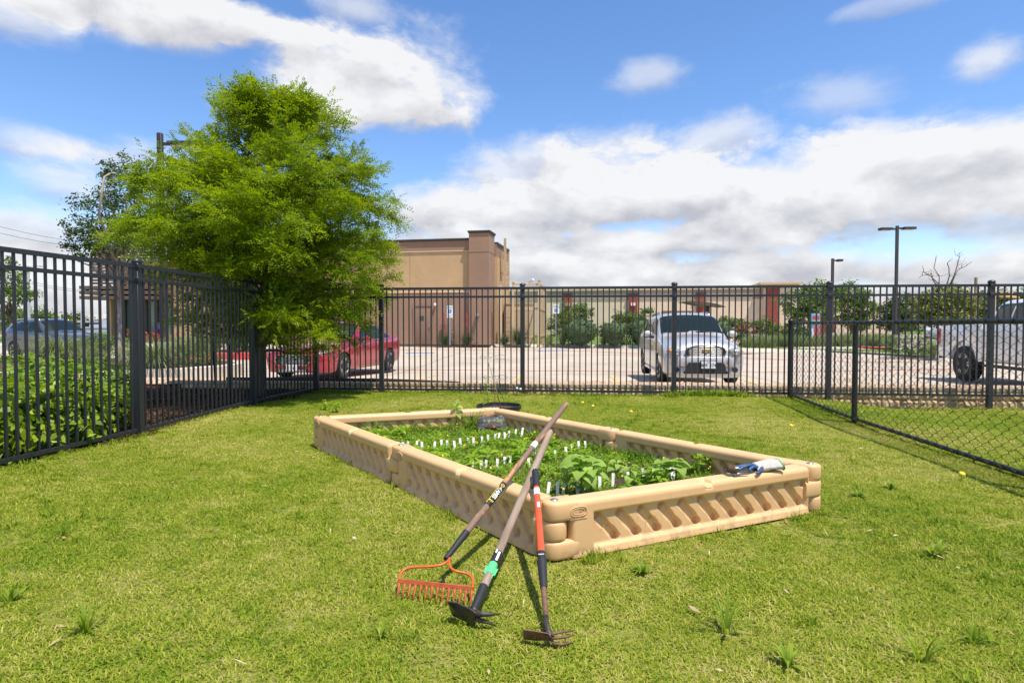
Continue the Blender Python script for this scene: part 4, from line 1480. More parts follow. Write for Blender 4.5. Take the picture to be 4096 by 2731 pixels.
# rake
A = Axis((-0.292, 2.775, 0.125), (0.370, 4.15, 0.640))
rk = thing('rake', 'orange bow rake with long worn wooden handle leaning on the bed', 'rake', (-0.337, 2.70, 0.0))
rod('handle', A, 0.15, A.L, 0.0165, 0.0185, M['wood_warm'], rk, mids='round')
rod('ferrule', A, -0.03, 0.17, 0.0125, 0.0185, M['rubber'], rk)
hl = rod('brand_label', A, 0.39, 0.60, 0.0178, 0.0178, M['rubber'], rk)
letter('AMES', A, 0.485, 0.0178, 0.031, M['label_white'], rk)
tri = MB()
c0 = A.at(0.537) + A.n * 0.0195 - rk.location
tri_pts = [c0 + A.d * .013, c0 - A.d * .010 + A.s * .013, c0 - A.d * .010 - A.s * .013, c0 + A.d * .013]
tri.tube(tri_pts, .0012, 5); tri.tube([c0 + A.d * .013, c0 - A.d * .010], .0012, 5)
tri.tube([c0 - A.d * .010 + A.s * .013, c0 + A.d * .001], .0012, 5); tri.tube([c0 - A.d * .010 - A.s * .013, c0 + A.d * .001], .0012, 5)
tri.build('triangle_mark', M['label_white'], rk)
cm = MB()
c1 = A.at(0.568) + A.n * 0.0188 - rk.location
cm.tube([c1 + (A.d * math.cos(i * .4488) + A.s * math.sin(i * .4488)) * .010 for i in range(15)], .0018, 5)
cm.tube([c1 + (A.d * math.cos(i * .7) + A.s * math.sin(i * .7)) * .004 for i in range(8)], .0014, 5)
cm.build('round_mark', M['label_yellow'], rk)
yl = MB()
for i in range(3):
    q = A.at(0.425) + A.n * 0.0185 + A.s * (-.009 + .009 * i) - rk.location
    yl.bar(q - A.d * .006 - A.s * .003, q + A.d * .006 + A.s * .003, .004, .002, A.n)
q = A.at(.49) + A.n * .011 - A.s * .0142 - rk.location
yl.bar(q - A.d * .09, q + A.d * .07, .003, .002, A.n - A.s)
yl.build('yellow_marks', M['label_yellow'], rk)
letter('TRUPER', A, 0.405, 0.0178, 0.010, M['label_yellow'], rk) if False else None
rod('white_sticker', A, 1.005, 1.06, 0.0186, 0.0188, M['label_white'], rk)
# head: curved bow and toothed bar
h0, h1 = on_z(1594, 2322, 0.068), on_z(1891, 2352, 0.068)
h0.x, h1.x = h0.x, h1.x
org = rk.location
sck = A.at(-0.02)
bow = MB()
for ctrl in ([(1796, 2226, .118), (1793, 2240, .112), (1770, 2256, .105), (1725, 2264, .10), (1645, 2268, .095), (1612, 2281, .086), (1599, 2302, .076), (1597, 2321, .066)],
             [(1797, 2226, .118), (1797, 2246, .112), (1804, 2270, .105), (1824, 2283, .10), (1862, 2291, .09), (1884, 2304, .082), (1892, 2325, .074), (1891, 2350, .066)]):
    C = [on_z(*c) for c in ctrl]
    pts = []
    for i in range(len(C) - 1):
        p0, p1, p2, p3 = C[max(i - 1, 0)], C[i], C[i + 1], C[min(i + 2, len(C) - 1)]
        for j in range(5):
            t = j / 5
            pts.append(0.5 * ((2 * p1) + (p2 - p0) * t + (2 * p0 - 5 * p1 + 4 * p2 - p3) * t * t + (3 * p1 - p0 - 3 * p2 + p3) * t ** 3))
    pts.append(C[-1])
    bow.tube([p - org for p in pts], 0.0058, 8)
bow.build('bow', M['orange_paint'], rk, smooth=True)
bar = MB()
hd = (h1 - h0).normalized()
upv = Vector((0.0, .35, 1)).normalized()
bar.bar(h0 - org, h1 - org, 0.006, 0.019, upv)
bar.build('head_bar', M['rust_paint'], rk, bevel=0.002, seg=1)
LW = (h1 - h0).length
fwd = hd.cross(Vector((0, 0, 1))).normalized()
fwd = fwd if fwd.y < 0 else -fwd
for i in range(14):
    c = h0 + hd * (LW * (i + .15) / 13.3) - org
    tn = MB()
    P = [c - upv * .008, c - upv * .026 + fwd * .004, c - upv * .044 + fwd * .012, c - upv * .056 + fwd * .024]
    tn.tube(P, [.0066, .0054, .0042, .002], 6)
    tn.build('tine', M['rust_paint'], rk, smooth=True)

# weeding hoe with green tape
B = Axis((-0.140, 2.405, 0.075), (0.243, 3.85, 0.503))
hg = thing('hoe', 'weathered wooden hoe with bright green tape and black two-pronged head', 'hoe', (-0.165, 2.42, 0.0))
rod('handle', B, 0.06, B.L, 0.0185, 0.021, M['wood_grey'], hg, mids='round')
rod('ferrule', B, -0.045, 0.09, 0.0165, 0.0203, M['rubber'], hg)
rod('black_tape', B, 0.225, 0.315, 0.0198, 0.0198, M['rubber'], hg)
rod('green_tape', B, 0.165, 0.235, 0.0203, 0.0203, M['tape_green'], hg)
fl = MB()
for t0, t1, sd, w in ((.15, .20, -1, .02), (.135, .18, .7, .014), (.16, .21, 1.1, .016)):
    c = B.at((t0 + t1) / 2) + B.s * sd * .018 + B.n * .01 - hg.location
    fl.prism([(-.5 * (t1 - t0), -w / 2), (.5 * (t1 - t0), -w / 2 + .004), (.45 * (t1 - t0), w / 2), (-.42 * (t1 - t0), w / 2 - .003)], (c, B.d, (B.s * sd + B.n * .4).normalized()), B.n * .0012)
fl.build('tape_flap', M['tape_green'], hg)
lt = MB()
c = B.at(.275) + B.n * .0202 + B.s * .004 - hg.location
lt.bar(c - B.d * .03, c + B.d * .03, .010, .0012, B.n)
c = B.at(.30) + B.n * .0202 - B.s * .010 - hg.location
lt.bar(c - B.d * .012, c + B.d * .012, .007, .0012, B.n)
lt.build('white_print', M['label_white'], hg)
letter('1/4', B, .262, .0206, .011, M['rubber'], hg) if False else None
# head: flat blade to the left, two prongs to the right
c = Vector((-0.150, 2.375, 0.045))
l0, l1 = on_z(1790, 2408, 0.085), on_z(1812, 2470, 0.012)
q = hg.location
bl = MB()
poly = [on_z(1788, 2405, .10), on_z(1830, 2412, .088), on_z(1883, 2438, .078), on_z(1905, 2452, .070), on_z(1893, 2490, .028), on_z(1856, 2484, .018), on_z(1808, 2462, .010)]
n_ = len(poly)
front = [p - q for p in poly]
th_ = Vector((.0015, .007, .002))
bl.add(front + [p + th_ for p in front], [tuple(range(n_ - 1, -1, -1)), tuple(range(n_, 2 * n_))] + [(i, (i + 1) % n_, n_ + (i + 1) % n_, n_ + i) for i in range(n_)])
bl.build('blade', M['iron'], hg, bevel=0.0015, seg=1)
hub = MB()
hub.tube([B.at(.0) - q, B.at(-.04) - q, on_z(1898, 2452, .05) - q, on_z(1893, 2474, .03) - q], [.017, .0165, .02, .012], 10)
hub.ell(on_z(1884, 2464, .045) - q, (.012, .008, .012), 10, 6)
hub.build('hub', M['iron'], hg, smooth=True)
for P, r in (([(1898, 2450, .062), (1930, 2455, .064), (1965, 2455, .062), (2002, 2455, .050)], [.014, .011, .008, .002]),
             ([(1898, 2466, .045), (1920, 2480, .036), (1945, 2486, .030), (1988, 2503, .010)], [.013, .010, .007, .002])):
    m = MB(); m.tube([on_z(*p) - q for p in P], r, 8)
    m.build('prong', M['iron'], hg, smooth=True)

# orange-red hoe cultivator
Cx = Axis((0.134, 2.345, 0.030), (0.127, 3.276, 0.392))
ho = thing('hoe', 'red metal garden hoe with black foam grip and three-pronged cultivator head', 'hoe', (0.134, 2.33, 0.0))
LL = Cx.L
rod('grip', Cx, LL - .148, LL - .004, .0185, .0195, M['rubber'], ho, mids='round')
rod('handle', Cx, .355, LL - .14, .0165, .0165, M['red_paint'], ho)
rod('inner_tube', Cx, .20, .36, .0145, .0145, M['red_paint'], ho) if False else None
rod('collar', Cx, LL - .425, LL - .41, .0176, .0176, M['red_paint'], ho)
rod('white_sticker', Cx, LL - .215, LL - .165, .0169, .0169, M['label_white'], ho)
st_ = MB()
c = Cx.at(LL - .305) + Cx.n * .0163 + Cx.s * .004 - ho.location
st_.bar(c - Cx.d * .02, c + Cx.d * .02, .014, .0012, Cx.n)
st_.build('barcode_sticker', mat('sticker_grey', (0.55, 0.53, 0.52), 0.5), ho)
rod('lock_ring', Cx, .318, .372, .019, .019, M['rubber'], ho)
letter('OPEN', Cx, .345, .019, .010, M['label_white'], ho, rev=False).matrix_local = frame_matrix(Cx.at(.343) + Cx.n * .0205 - ho.location, -Cx.s, Cx.n)
rod('lower_grip', Cx, .165, .318, .0155, .0225, M['rubber'], ho)
rod('shank', Cx, 0.0, .17, .0105, .0125, M['rust'], ho)
q = ho.location
poly = [on_z(2093, 2517, .062), on_z(2150, 2525, .058), on_z(2193, 2533, .054), on_z(2205, 2548, .045), on_z(2190, 2560, .012), on_z(2140, 2562, .006), on_z(2093, 2556, .006)]
bl = MB(); n_ = len(poly)
front = [p - q for p in poly]
th_ = Vector((0, .006, .001))
bl.add(front + [p + th_ for p in front], [tuple(range(n_ - 1, -1, -1)), tuple(range(n_, 2 * n_))] + [(i, (i + 1) % n_, n_ + (i + 1) % n_, n_ + i) for i in range(n_)])
bl.build('blade', M['rust'], ho, bevel=0.001, seg=1)
m = MB(); m.tube([Cx.at(.02) - q, Cx.at(-.02) - q, on_z(2203, 2552, .03) - q], [.0115, .012, .010], 9)
m.build('hub', M['iron'], ho, smooth=True)
for P in ([(2204, 2548, .035), (2215, 2532, .05), (2240, 2527, .05), (2300, 2520, .044)], [(2204, 2552, .032), (2230, 2549, .034), (2262, 2546, .034), (2293, 2539, .03)], [(2204, 2556, .026), (2215, 2572, .012), (2245, 2576, .010), (2292, 2569, .006)]):
    m = MB(); m.tube([on_z(*p) - q for p in P], [.0065, .006, .0055, .0025], 7)
    m.build('prong', M['rust'], ho, smooth=True)
hook = MB()
e = Cx.at(LL + .012) - q
hook.tube([e + Cx.s * .012 * math.cos(a) + Cx.d * .016 * math.sin(a) for a in [i * .4 for i in range(9)]], .0016, 5)
hook.build('hanging_loop', M['steel_bolt'], ho, smooth=True)

# ------------------------------------------------------------------ hand cultivator and glove on the bed rim
d = (PIV[1] - PIV[0]).normalized()
nr = Vector((-d.y, d.x, 0))
def rim(f, t, z):
    """point on the rim of the near right panel: f along, t across from the outer edge"""
    return PIV[0] + d * f - nr * (TH / 2) + nr * t + Vector((0, 0, HB + z))
cu = thing('hand_cultivator', 'small steel hand cultivator with curved pronged blade under the glove', 'hand tool', rim(1.35, .06, 0))
q = cu.location
M['blade_steel'] = mat('dull_blade_steel', (0.24, 0.21, 0.19), 0.42, metal=0.7, var=0.15, vscale=30)
prof = []
for i in range(9):
    a = -0.9 + 1.8 * i / 8
    prof.append((math.sin(a) * .062, math.cos(a) * .03))
rows = []
for j in range(4):
    rows.append([rim(1.165 + j * .012 + py * .5, .06 + pxx, .003 + (.085 - j * .026) * (0.62 + .38 * abs(pxx) / .06)) - q for pxx, py in prof])
m = MB(); m.grid([[tuple(p) for p in r] for r in rows])
m.grid([[tuple(p + Vector((.0025, .001, 0))) for p in r] for r in rows], flip=True)
m.build('blade', M['blade_steel'], cu, smooth=True)
for t0, z0 in ((.008, .01), (.06, .045), (.105, .03)):
    m = MB()
    P = [rim(1.19, t0 + (0.06 - t0) * .3, z0), rim(1.24, t0 * .9 + .01, z0 + .004), rim(1.30, t0, z0 * .6 + .004)]
    m.tube([p - q for p in P], [.012, .008, .003], 7)
    m.build('prong', M['blade_steel'], cu, smooth=True)
m = MB(); m.tube([p - q for p in (rim(1.22, .06, .04), rim(1.33, .062, .03), rim(1.42, .064, .022))], [.006, .005, .006], 8)
m.build('shank', M['steel_bolt'], cu, smooth=True)
m = MB(); m.tube([p - q for p in (rim(1.40, .064, .022), rim(1.48, .066, .021), rim(1.575, .07, .02), rim(1.59, .07, .02))], [.011, .014, .014, .006], 10)
m.build('handle', mat('dark_red_handle', (0.16, 0.03, 0.02), 0.5), cu, smooth=True)

gl = thing('work_glove', 'crumpled white garden glove with blue rubber palm on the bed rim', 'glove', rim(1.45, .05, 0))
gl.scale = (.88, .88, .78)
q = gl.location
M['glove_white'] = mat('knit_white', (0.50, 0.455, 0.40), 0.9, var=0.14, vscale=25, bump=0.4, bscale=350)
M['glove_blue'] = mat('blue_latex', (0.022, 0.068, 0.165), 0.4, var=0.3, vscale=30, bump=0.2, bscale=160)
# knitted body: flattened tube that widens and folds at the cuff
ring = []
for f, t, z, w, h in ((1.375, .055, .035, .030, .022), (1.42, .053, .045, .044, .030), (1.47, .050, .053, .050, .032), (1.52, .044, .055, .052, .030), (1.565, .036, .052, .056, .034), (1.585, .032, .050, .058, .036)):
    rg = []
    for i in range(16):
        a = 2 * math.pi * i / 16
        wob = 1 + .10 * math.sin(3 * a + f * 40)
        rg.append(tuple(rim(f + .012 * math.sin(2 * a + f * 20), t + math.cos(a) * w * wob, max(.004, z + math.sin(a) * h * wob - (.018 if math.cos(a) < -.4 else 0))) - q))
    ring.append(rg + [rg[0]])
m = MB(); m.grid(ring)
rim_me = m.mesh('glove_back', M['glove_white'], smooth=True)
link('glove_back', rim_me, gl)
m = MB(); m.tube([Vector(p) for p in ring[-1]], .005, 7, cap=False)
m.build('cuff_edge', mat('cuff_green', (0.04, 0.36, 0.14), 0.8), gl, smooth=True)
fing = [((1.40, .075, .046), (1.33, .088, .052), (1.27, .098, .046), (1.225, .10, .038)), ((1.39, .065, .052), (1.32, .070, .058), (1.25, .078, .050), (1.215, .082, .040)),
        ((1.385, .052, .052), (1.32, .050, .060), (1.265, .052, .050), (1.235, .055, .036)), ((1.39, .040, .045), (1.345, .030, .052), (1.31, .026, .040), (1.30, .024, .024)),
        ((1.43, .028, .036), (1.40, .008, .034), (1.365, -.008, .022), (1.335, -.012, .014))]
for F in fing:
    m = MB()
    C = [rim(*p) - q for p in F]
    pts, rs = [], []
    for i in range(3):
        for j in range(4):
            pts.append(C[i].lerp(C[i + 1], j / 4)); rs.append(.0135 - .001 * (i + j / 4))
    pts += [C[3], C[3] + (C[3] - C[2]).normalized() * .006]; rs += [.0095, .004]
    m.tube(pts, rs, 9)
    m.build('finger', M['glove_blue'], gl, smooth=True)
m = MB()
m.grid([[tuple(rim(1.37 + .02 * j, .02 + .012 * i, .060 + .012 * math.sin(i * .7) - .004 * j) - q) for i in range(6)] for j in range(3)])
# ------------------------------------------------------------------ pot with wire cage, plastic tray
pt = thing('plant_pot', 'wide black plastic pot of dark soil behind the garden bed', 'pot', (-0.153, 7.06, 0.0))
M['pot_black'] = mat('black_pot_plastic', (0.018, 0.018, 0.019), 0.4)
MB().lathe([(.20, 0.0), (.245, .205), (.262, .21), (.264, .25), (.252, .252), (.247, .215), (.235, .21)], 36).build('pot_body', M['pot_black'], pt, smooth=True, angle=.7)
MB().lathe([(.24, .208), (.12, .222), (.001, .224)], 24).build('soil', ground_mat('potting_soil', [(0.35, (0.05, 0.025, 0.015)), (0.55, (0.14, 0.07, 0.045)), (0.72, (0.4, 0.27, 0.2))], [(60, 1.0)], bump=0.9), pt, smooth=True)
wc = thing('tomato_cage', 'thin wire tomato cage standing in the black pot', 'plant support', (-0.153, 7.06, 0.0))
M['wire'] = mat('galvanised_wire', (0.30, 0.29, 0.27), 0.4, metal=0.6)
q = wc.location
for (px, py, r) in ((1971, 1428, .152), (1981, 1508, .14)):
    c = on_y(px, py, 7.05) - q
    m = MB(); m.tube([c + Vector((math.cos(i * .3307) * r, math.sin(i * .3307) * r, .018 * math.sin(i * .66))) for i in range(20)], .0026, 6, cap=False)
    m.build('wire_ring', M['wire'], wc, smooth=True)
for a, px in ((.6, 1951), (2.4, 2010), (4.4, 1968)):
    b = Vector((math.cos(a) * .11, math.sin(a) * .11, .2))
    t = on_y(px, 1430, 7.05 + math.sin(a) * .12) - q
    m = MB(); m.tube([b, t], .0024, 6); m.build('wire_leg', M['wire'], wc, smooth=True)
sk = thing('garden_stake', 'slim greenish cane leaning up through the tomato cage', 'stake', (-0.153, 7.05, .2))
MB().tube([(0.03, 0, 0), on_y(1952, 1440, 7.05) - Vector((-0.153, 7.05, .2))], [.006, .0045], 8).build('cane', mat('cane_green', (0.25, 0.27, 0.09), 0.6), sk, smooth=True)

tr = thing('plastic_tray', 'clear domed plastic cake tray with dead leaf on top, upside down in weeds', 'food tray', on_z(1968, 1712, .13), .12)
M['clear'] = mat('clear_plastic', (0.9, 0.92, 0.93), 0.05, trans=0.93, spec=0.7)
prof = [(1.02, .0), (1.0, .014), (.92, .016), (.90, .06), (.84, .10), (.70, .118), (.4, .124), (0.01, .126)]
rows = []
for f, z in prof:
    rows.append([(.165 * f * math.copysign(abs(math.cos(a)) ** .75, math.cos(a)) * (1 + .012 * math.cos(20 * a)), .105 * f * math.copysign(abs(math.sin(a)) ** .75, math.sin(a)) * (1 + .012 * math.cos(20 * a)), z) for a in [2 * math.pi * i / 64 for i in range(65)]])
m = MB(); m.grid(rows); m.build('dome', M['clear'], tr, smooth=True)
MB().lathe([(.001, .0), (.12, .004), (.125, .03), (.06, .055), (0.001, .06)], 18).build('potting_mix', M['mulch'], tr, smooth=True)
rows = [[(x * 1.04, y * 1.04, z - .004) for x, y, z in rows[0]], [(x * 1.05, y * 1.05, .008) for x, y, z in rows[0]], [(x * .98, y * .98, .010) for x, y, z in rows[0]]]
m = MB(); m.grid(rows); m.build('tray_rim', M['pot_black'], tr, smooth=True)
m = MB(); m.grid([[(-.06 + .05 * i + .01 * j, -.02 + .022 * j, .130 + .012 * math.sin(i * 1.3 + j)) for j in range(3)] for i in range(4)])
m.build('dead_leaf', mat('dead_leaf', (0.30, 0.16, 0.07), 0.9), tr, smooth=True)
# ------------------------------------------------------------------ trees and shrubs
M['bark'] = mat('grey_brown_bark', (0.10, 0.068, 0.048), 0.9, col2=(0.22, 0.165, 0.12), vscale=14, bump=0.9, bscale=60, stretch=(1, 1, .25))
M['bark_pale'] = mat('pale_bark', (0.25, 0.19, 0.14), 0.9, col2=(0.46, 0.37, 0.29), vscale=12, bump=0.8, bscale=50, stretch=(1, 1, .3))
M['cypress'] = leaf_mat('feathery_leaf', (0.10, 0.19, 0.008), (0.35, 0.43, 0.010), (0.55, 0.56, 0.025), trans=0.48, wscale=1.1, rough=.6)
M['oak'] = leaf_mat('oak_leaf', (0.035, 0.07, 0.02), (0.11, 0.16, 0.042), (0.2, 0.17, 0.08), trans=0.3, wscale=1.5)
M['ash'] = leaf_mat('ash_leaf', (0.07, 0.13, 0.025), (0.18, 0.26, 0.055), (0.28, 0.30, 0.09), trans=0.38, wscale=.6)
M['myrtle'] = leaf_mat('myrtle_leaf', (0.10, 0.13, 0.025), (0.26, 0.28, 0.055), (0.36, 0.31, 0.09), trans=0.3, wscale=.6)
M['young'] = leaf_mat('young_leaf', (0.12, 0.16, 0.02), (0.30, 0.32, 0.05), None, trans=0.4, wscale=.8)
M['hedge'] = leaf_mat('glossy_hedge_leaf', (0.06, 0.14, 0.008), (0.33, 0.43, 0.018), (0.50, 0.55, 0.05), trans=0.36, wscale=5.0, rough=.38, gloss=.45)  # darkest leaf tone stands in for the shaded gaps between leaves
M['hedge_back'] = leaf_mat('bright_hedge_leaf', (0.12, 0.23, 0.025), (0.27, 0.40, 0.05), None, trans=0.45, wscale=2.0)
M['boxwood'] = leaf_mat('round_shrub_leaf', (0.045, 0.09, 0.025), (0.12, 0.18, 0.055), (0.19, 0.24, 0.09), trans=0.2, wscale=1.2)
M['shrub'] = leaf_mat('shrub_leaf', (0.06, 0.11, 0.018), (0.17, 0.235, 0.045), (0.28, 0.27, 0.08), trans=0.3, wscale=1.0)
M['blade'] = leaf_mat('grass_clump_blade', (0.13, 0.18, 0.07), (0.30, 0.34, 0.16), (0.44, 0.43, 0.26), trans=0.3, wscale=1.2)
M['blade_dark'] = leaf_mat('dark_strap_leaf', (0.03, 0.07, 0.02), (0.09, 0.14, 0.04), None, trans=0.2, wscale=2)
M['rose'] = leaf_mat('rose_petal', (0.45, 0.03, 0.07), (0.60, 0.08, 0.14), None, trans=0.3)


M['core_green'] = mat('core_green', (0.06, 0.095, 0.035), 0.9, var=0.4, vscale=12, bump=1.0, bscale=30)


def rand_dirs(n, rs):
    v = rs.normal(size=(n, 3))
    return v / np.linalg.norm(v, axis=1, keepdims=True)


def leaf_quads(P, N, A, ln, wd, rs, fold=0.12):
    """rhombic leaves: P centres, N normals, A long axes"""
    A = A - N * (A * N).sum(1, keepdims=True)
    A /= np.maximum(np.linalg.norm(A, axis=1, keepdims=True), 1e-6)
    B = np.cross(N, A)
    ln, wd = np.broadcast_to(ln, len(P))[:, None], np.broadcast_to(wd, len(P))[:, None]
    V = np.stack([P - A * ln * .5, P + B * wd * .5 + A * ln * .04 + N * fold * wd, P + A * ln * .5, P - B * wd * .5 + A * ln * .04 + N * fold * wd], 1)
    F = np.arange(len(P) * 4).reshape(-1, 4)
    return V.reshape(-1, 3), F


def crown_mesh(name, blobs, nleaf, ln, wd, m, seed, shell=0.55, up=0.5, clump=0.16, per=26):
    """leaves in clumps through several ellipsoids; blobs: (centre, radii, weight)"""
    rs = np.random.default_rng(seed)
    wts = np.array([b[2] for b in blobs], float); wts /= wts.sum()
    Ps, Ns = [], []
    for (c, r, _), w in zip(blobs, wts):
        nc = max(1, int(nleaf * w / per))
        d = rand_dirs(nc, rs)
        rad = shell + (1 - shell) * rs.random(nc) ** .5
        rad *= 1 + .16 * np.sin(d[:, 0] * 5 + seed) * np.sin(d[:, 1] * 4) + .10 * rs.normal(size=nc)
        C = np.array(c) + d * rad[:, None] * np.array(r)
        q = rs.normal(size=(nc, per, 3)) * clump * np.mean(r) * (0.6 + .8 * rs.random((nc, 1, 1)))
        q[:, :, 2] *= .7
        P = (C[:, None] + q).reshape(-1, 3)
        Nn = np.repeat(d, per, 0) * .8 + rs.normal(size=(nc * per, 3)) * .7 + np.array([0, 0, up])
        Ps.append(P); Ns.append(Nn)
    P, N = np.concatenate(Ps), np.concatenate(Ns)
    N /= np.linalg.norm(N, axis=1, keepdims=True)
    n = len(P)
    s = .7 + .6 * rs.random(n)
    V, F = leaf_quads(P, N, rand_dirs(n, rs), ln * s, wd * s, rs)
    return np_mesh(name, V, F, m, rs.random(n))


def limb_pts(a, b, rs, n=6, wob=.06, sag=.0):
    a, b = np.array(a, float), np.array(b, float)
    L = np.linalg.norm(b - a)
    t = np.linspace(0, 1, n)[:, None]
    p = a + (b - a) * t + np.cumsum(rs.normal(size=(n, 3)), 0) * wob * L / n * np.sin(np.pi * t)
    p[:, 2] += sag * np.sin(np.pi * t[:, 0]) * L
    return [Vector(q) for q in p]


def tree(name, label, base, blobs, trunk_r, fork_z, nleaf, ln, wd, lm, bark, seed, group=None, cat='tree', limbs=12, lean=(0, 0), **kw):
    t = thing(name, label, cat, base, 0, group)
    rs = np.random.default_rng(seed)
    tm = MB()
    fk = (lean[0], lean[1], fork_z)
    tm.tube(limb_pts((0, 0, -.15), fk, rs, 6, .15), [trunk_r * (1.15 - .4 * i / 5) for i in range(6)], 9)
    for i in range(limbs):
        c, r, _ = blobs[i % len(blobs)]
        d = rand_dirs(1, rs)[0] * .7
        e = np.array(c) + d * np.array(r)
        tm.tube(limb_pts(fk if i % 3 else (lean[0] * .8, lean[1] * .8, fork_z * .8), e, rs, 7, .5, .05), [trunk_r * (.55 - .5 * k / 6) * (.6 + .4 * rs.random()) for k in range(7)], 6)
    tm.build('trunk', bark, t, smooth=True)
    link('crown', crown_mesh('crown', blobs, nleaf, ln, wd, lm, seed, **kw), t)
    return t


# the feathery tree behind the left fence
def feathery_tree():
    rs = np.random.default_rng(5)
    base = Vector((-4.14, 9.85, 0))
    t = thing('feathery_tree', 'bright green feathery conifer spreading over the black fence corner', 'tree', base)
    top = np.array([.28, .1, 4.85])
    tr = MB()
    tp = limb_pts((0, 0, -.1), top, rs, 12, .05)
    tr.tube(tp, [.085 * (1 - .9 * i / 11) for i in range(12)], 10)
    def trunk_at(z):
        f = min(1, max(0, (z + .1) / (top[2] + .1))) * 11
        i = min(10, int(f))
        return np.array(tp[i].lerp(tp[i + 1], f - i))
    def env(z, right):
        pr = [(0.9, .9, 1.5), (1.3, 1.15, 1.7), (1.7, 1.45, 1.95), (2.0, 1.85, 2.05), (2.4, 2.2, 2.1), (2.8, 2.1, 2.05), (3.2, 1.85, 1.95), (3.64, 1.6, 1.85), (4.05, 1.3, 1.6), (4.45, .95, 1.25), (4.8, .5, .6), (5.0, .2, .25)]
        for (a, l0, r0), (b, l1, r1) in zip(pr, pr[1:]):
            if z <= b:
                f = max(0, (z - a) / (b - a))
                return (r0 + (r1 - r0) * f) if right else (l0 + (l1 - l0) * f)
        return .1
    SP, SD, SL = [], [], []                  # sprays: position, direction, length
    nl = 225
    for i in range(nl):
        z0 = .75 + 3.9 * ((i + .5) / nl) ** .95
        ang = i * 2.39996 + rs.normal() * .25
        dx, dy = math.cos(ang), math.sin(ang)
        rise = rs.uniform(.18, .42) if z0 < 3.6 else rs.uniform(.5, 1.3)
        zt = min(4.78, z0 + rise)
        R = env(zt - .05, dx > 0) * rs.uniform(.78, 1.08)
        if z0 > 4.3: R *= rs.uniform(.8, 1.1)
        if dy < -0.6 and z0 < 1.7: R *= .55
        a = trunk_at(z0)
        b = np.array([a[0] + dx * R, a[1] + dy * R, zt + rs.normal() * .06])
        P = limb_pts(a, b, rs, 9, .35, .045)
        for k in range(5, 9): P[k].z -= .012 * (k - 4) ** 1.6 * (1 if z0 < 3.4 else .3)
        r0 = .030 * (1 - z0 / 6.4)
        tr.tube(P, [max(.003, r0 * (1 - .85 * k / 8)) for k in range(9)], 5)
        # twigs along the limb
        nt = int(6 + R * 5 + R * R * 7)
        for j in range(nt):
            f = .22 + .78 * (j + rs.random()) / nt
            q = f * 8; k = min(7, int(q))
            p = np.array(P[k].lerp(P[k + 1], q - k))
            ld = np.array(P[k + 1] - P[k]); ld /= np.linalg.norm(ld)
            side = np.cross(ld, [0, 0, 1]); side /= np.linalg.norm(side)
            sg = 1 if j % 2 else -1
            d = ld * rs.uniform(.4, .9) + side * sg * rs.uniform(.4, 1.0) + np.array([0, 0, rs.uniform(-.35, .45)])
            d /= np.linalg.norm(d)
            tl = rs.uniform(.16, .42) * (1.1 - .4 * f)
            ns = 5
            for s in range(ns):
                SP.append(p + d * tl * (s + .3) / ns)
                sd = d * .8 + side * sg * (.8 if s % 2 else -.8) * .7 + rs.normal(size=3) * .3
                SD.append(sd / np.linalg.norm(sd)); SL.append(rs.uniform(.14, .26))
        # leading tip
        for s in range(4):
            e = np.array(P[8]); ld = np.array(P[8] - P[7]); ld /= np.linalg.norm(ld)
            sd = ld + rs.normal(size=3) * .35
            SP.append(e + rs.normal(size=3) * .03); SD.append(sd / np.linalg.norm(sd)); SL.append(rs.uniform(.14, .24))
    # leader
    for s in range(20):
        z = 4.35 + .6 * s / 20
        a = trunk_at(z); d = rs.normal(size=3) * .6 + np.array([0, 0, 1.0]); d /= np.linalg.norm(d)
        SP.append(a + rs.normal(size=3) * .06 * (5.4 - z)); SD.append(d); SL.append(rs.uniform(.12, .22))
    for tx, ty, tz, f0 in ((.62, -.1, 4.8, 3.8), (-.62, .1, 4.5, 3.6), (-.95, 0, 4.4, 3.3), (-1.2, .2, 4.3, 3.2), (-1.15, -.3, 4.25, 3.1), (-1.4, -.1, 4.1, 3.0), (-.9, .2, 4.55, 3.5), (-1.6, .15, 3.95, 2.9), (-.55, -.2, 4.6, 3.5), (-1.0, -.1, 4.05, 3.0), (1.3, -.2, 4.35, 3.3), (1.6, 0, 3.95, 2.9), (-1.95, 0, 3.45, 2.6), (-1.7, -.3, 3.6, 2.6), (-.35, .2, 4.65, 3.7), (-.8, -.3, 4.2, 3.2), (-1.3, .2, 4.0, 3.0), (.95, -.3, 4.3, 3.3), (.22, .35, 4.95, 4.0), (1.05, .1, 4.5, 3.5), (-1.0, -.2, 4.15, 3.2), (-.15, -.3, 4.9, 3.9), (1.45, .2, 4.15, 3.2), (-1.5, .1, 3.7, 2.8), (1.75, -.1, 3.65, 2.7), (-1.8, -.2, 3.2, 2.4), (1.95, .1, 3.0, 2.2)):
        a = trunk_at(f0)
        P = limb_pts(a, (a[0] + tx, a[1] + ty, tz), rs, 8, .2, -.12)
        tr.tube(P, [.02 * (1 - .8 * k / 7) for k in range(8)], 5)
        for j in range(34):
            f = .35 + .65 * j / 34; q = f * 7; k = min(6, int(q))
            p = np.array(P[k].lerp(P[k + 1], q - k)) + rs.normal(size=3) * .11 * (1.25 - f)
            d = np.array(P[k + 1] - P[k]); d = d / np.linalg.norm(d) + rs.normal(size=3) * .55; d /= np.linalg.norm(d)
            for s in range(3):
                SP.append(p + d * .06 * s); SD.append(d); SL.append(rs.uniform(.13, .24))
    # the low bough that hangs forward through the pickets
    a = trunk_at(1.55)
    bp = limb_pts(a, (.98, -1.55, 1.32), rs, 9, .2, .02)
    tr.tube(bp, [.018 * (1 - .8 * k / 8) for k in range(9)], 5)
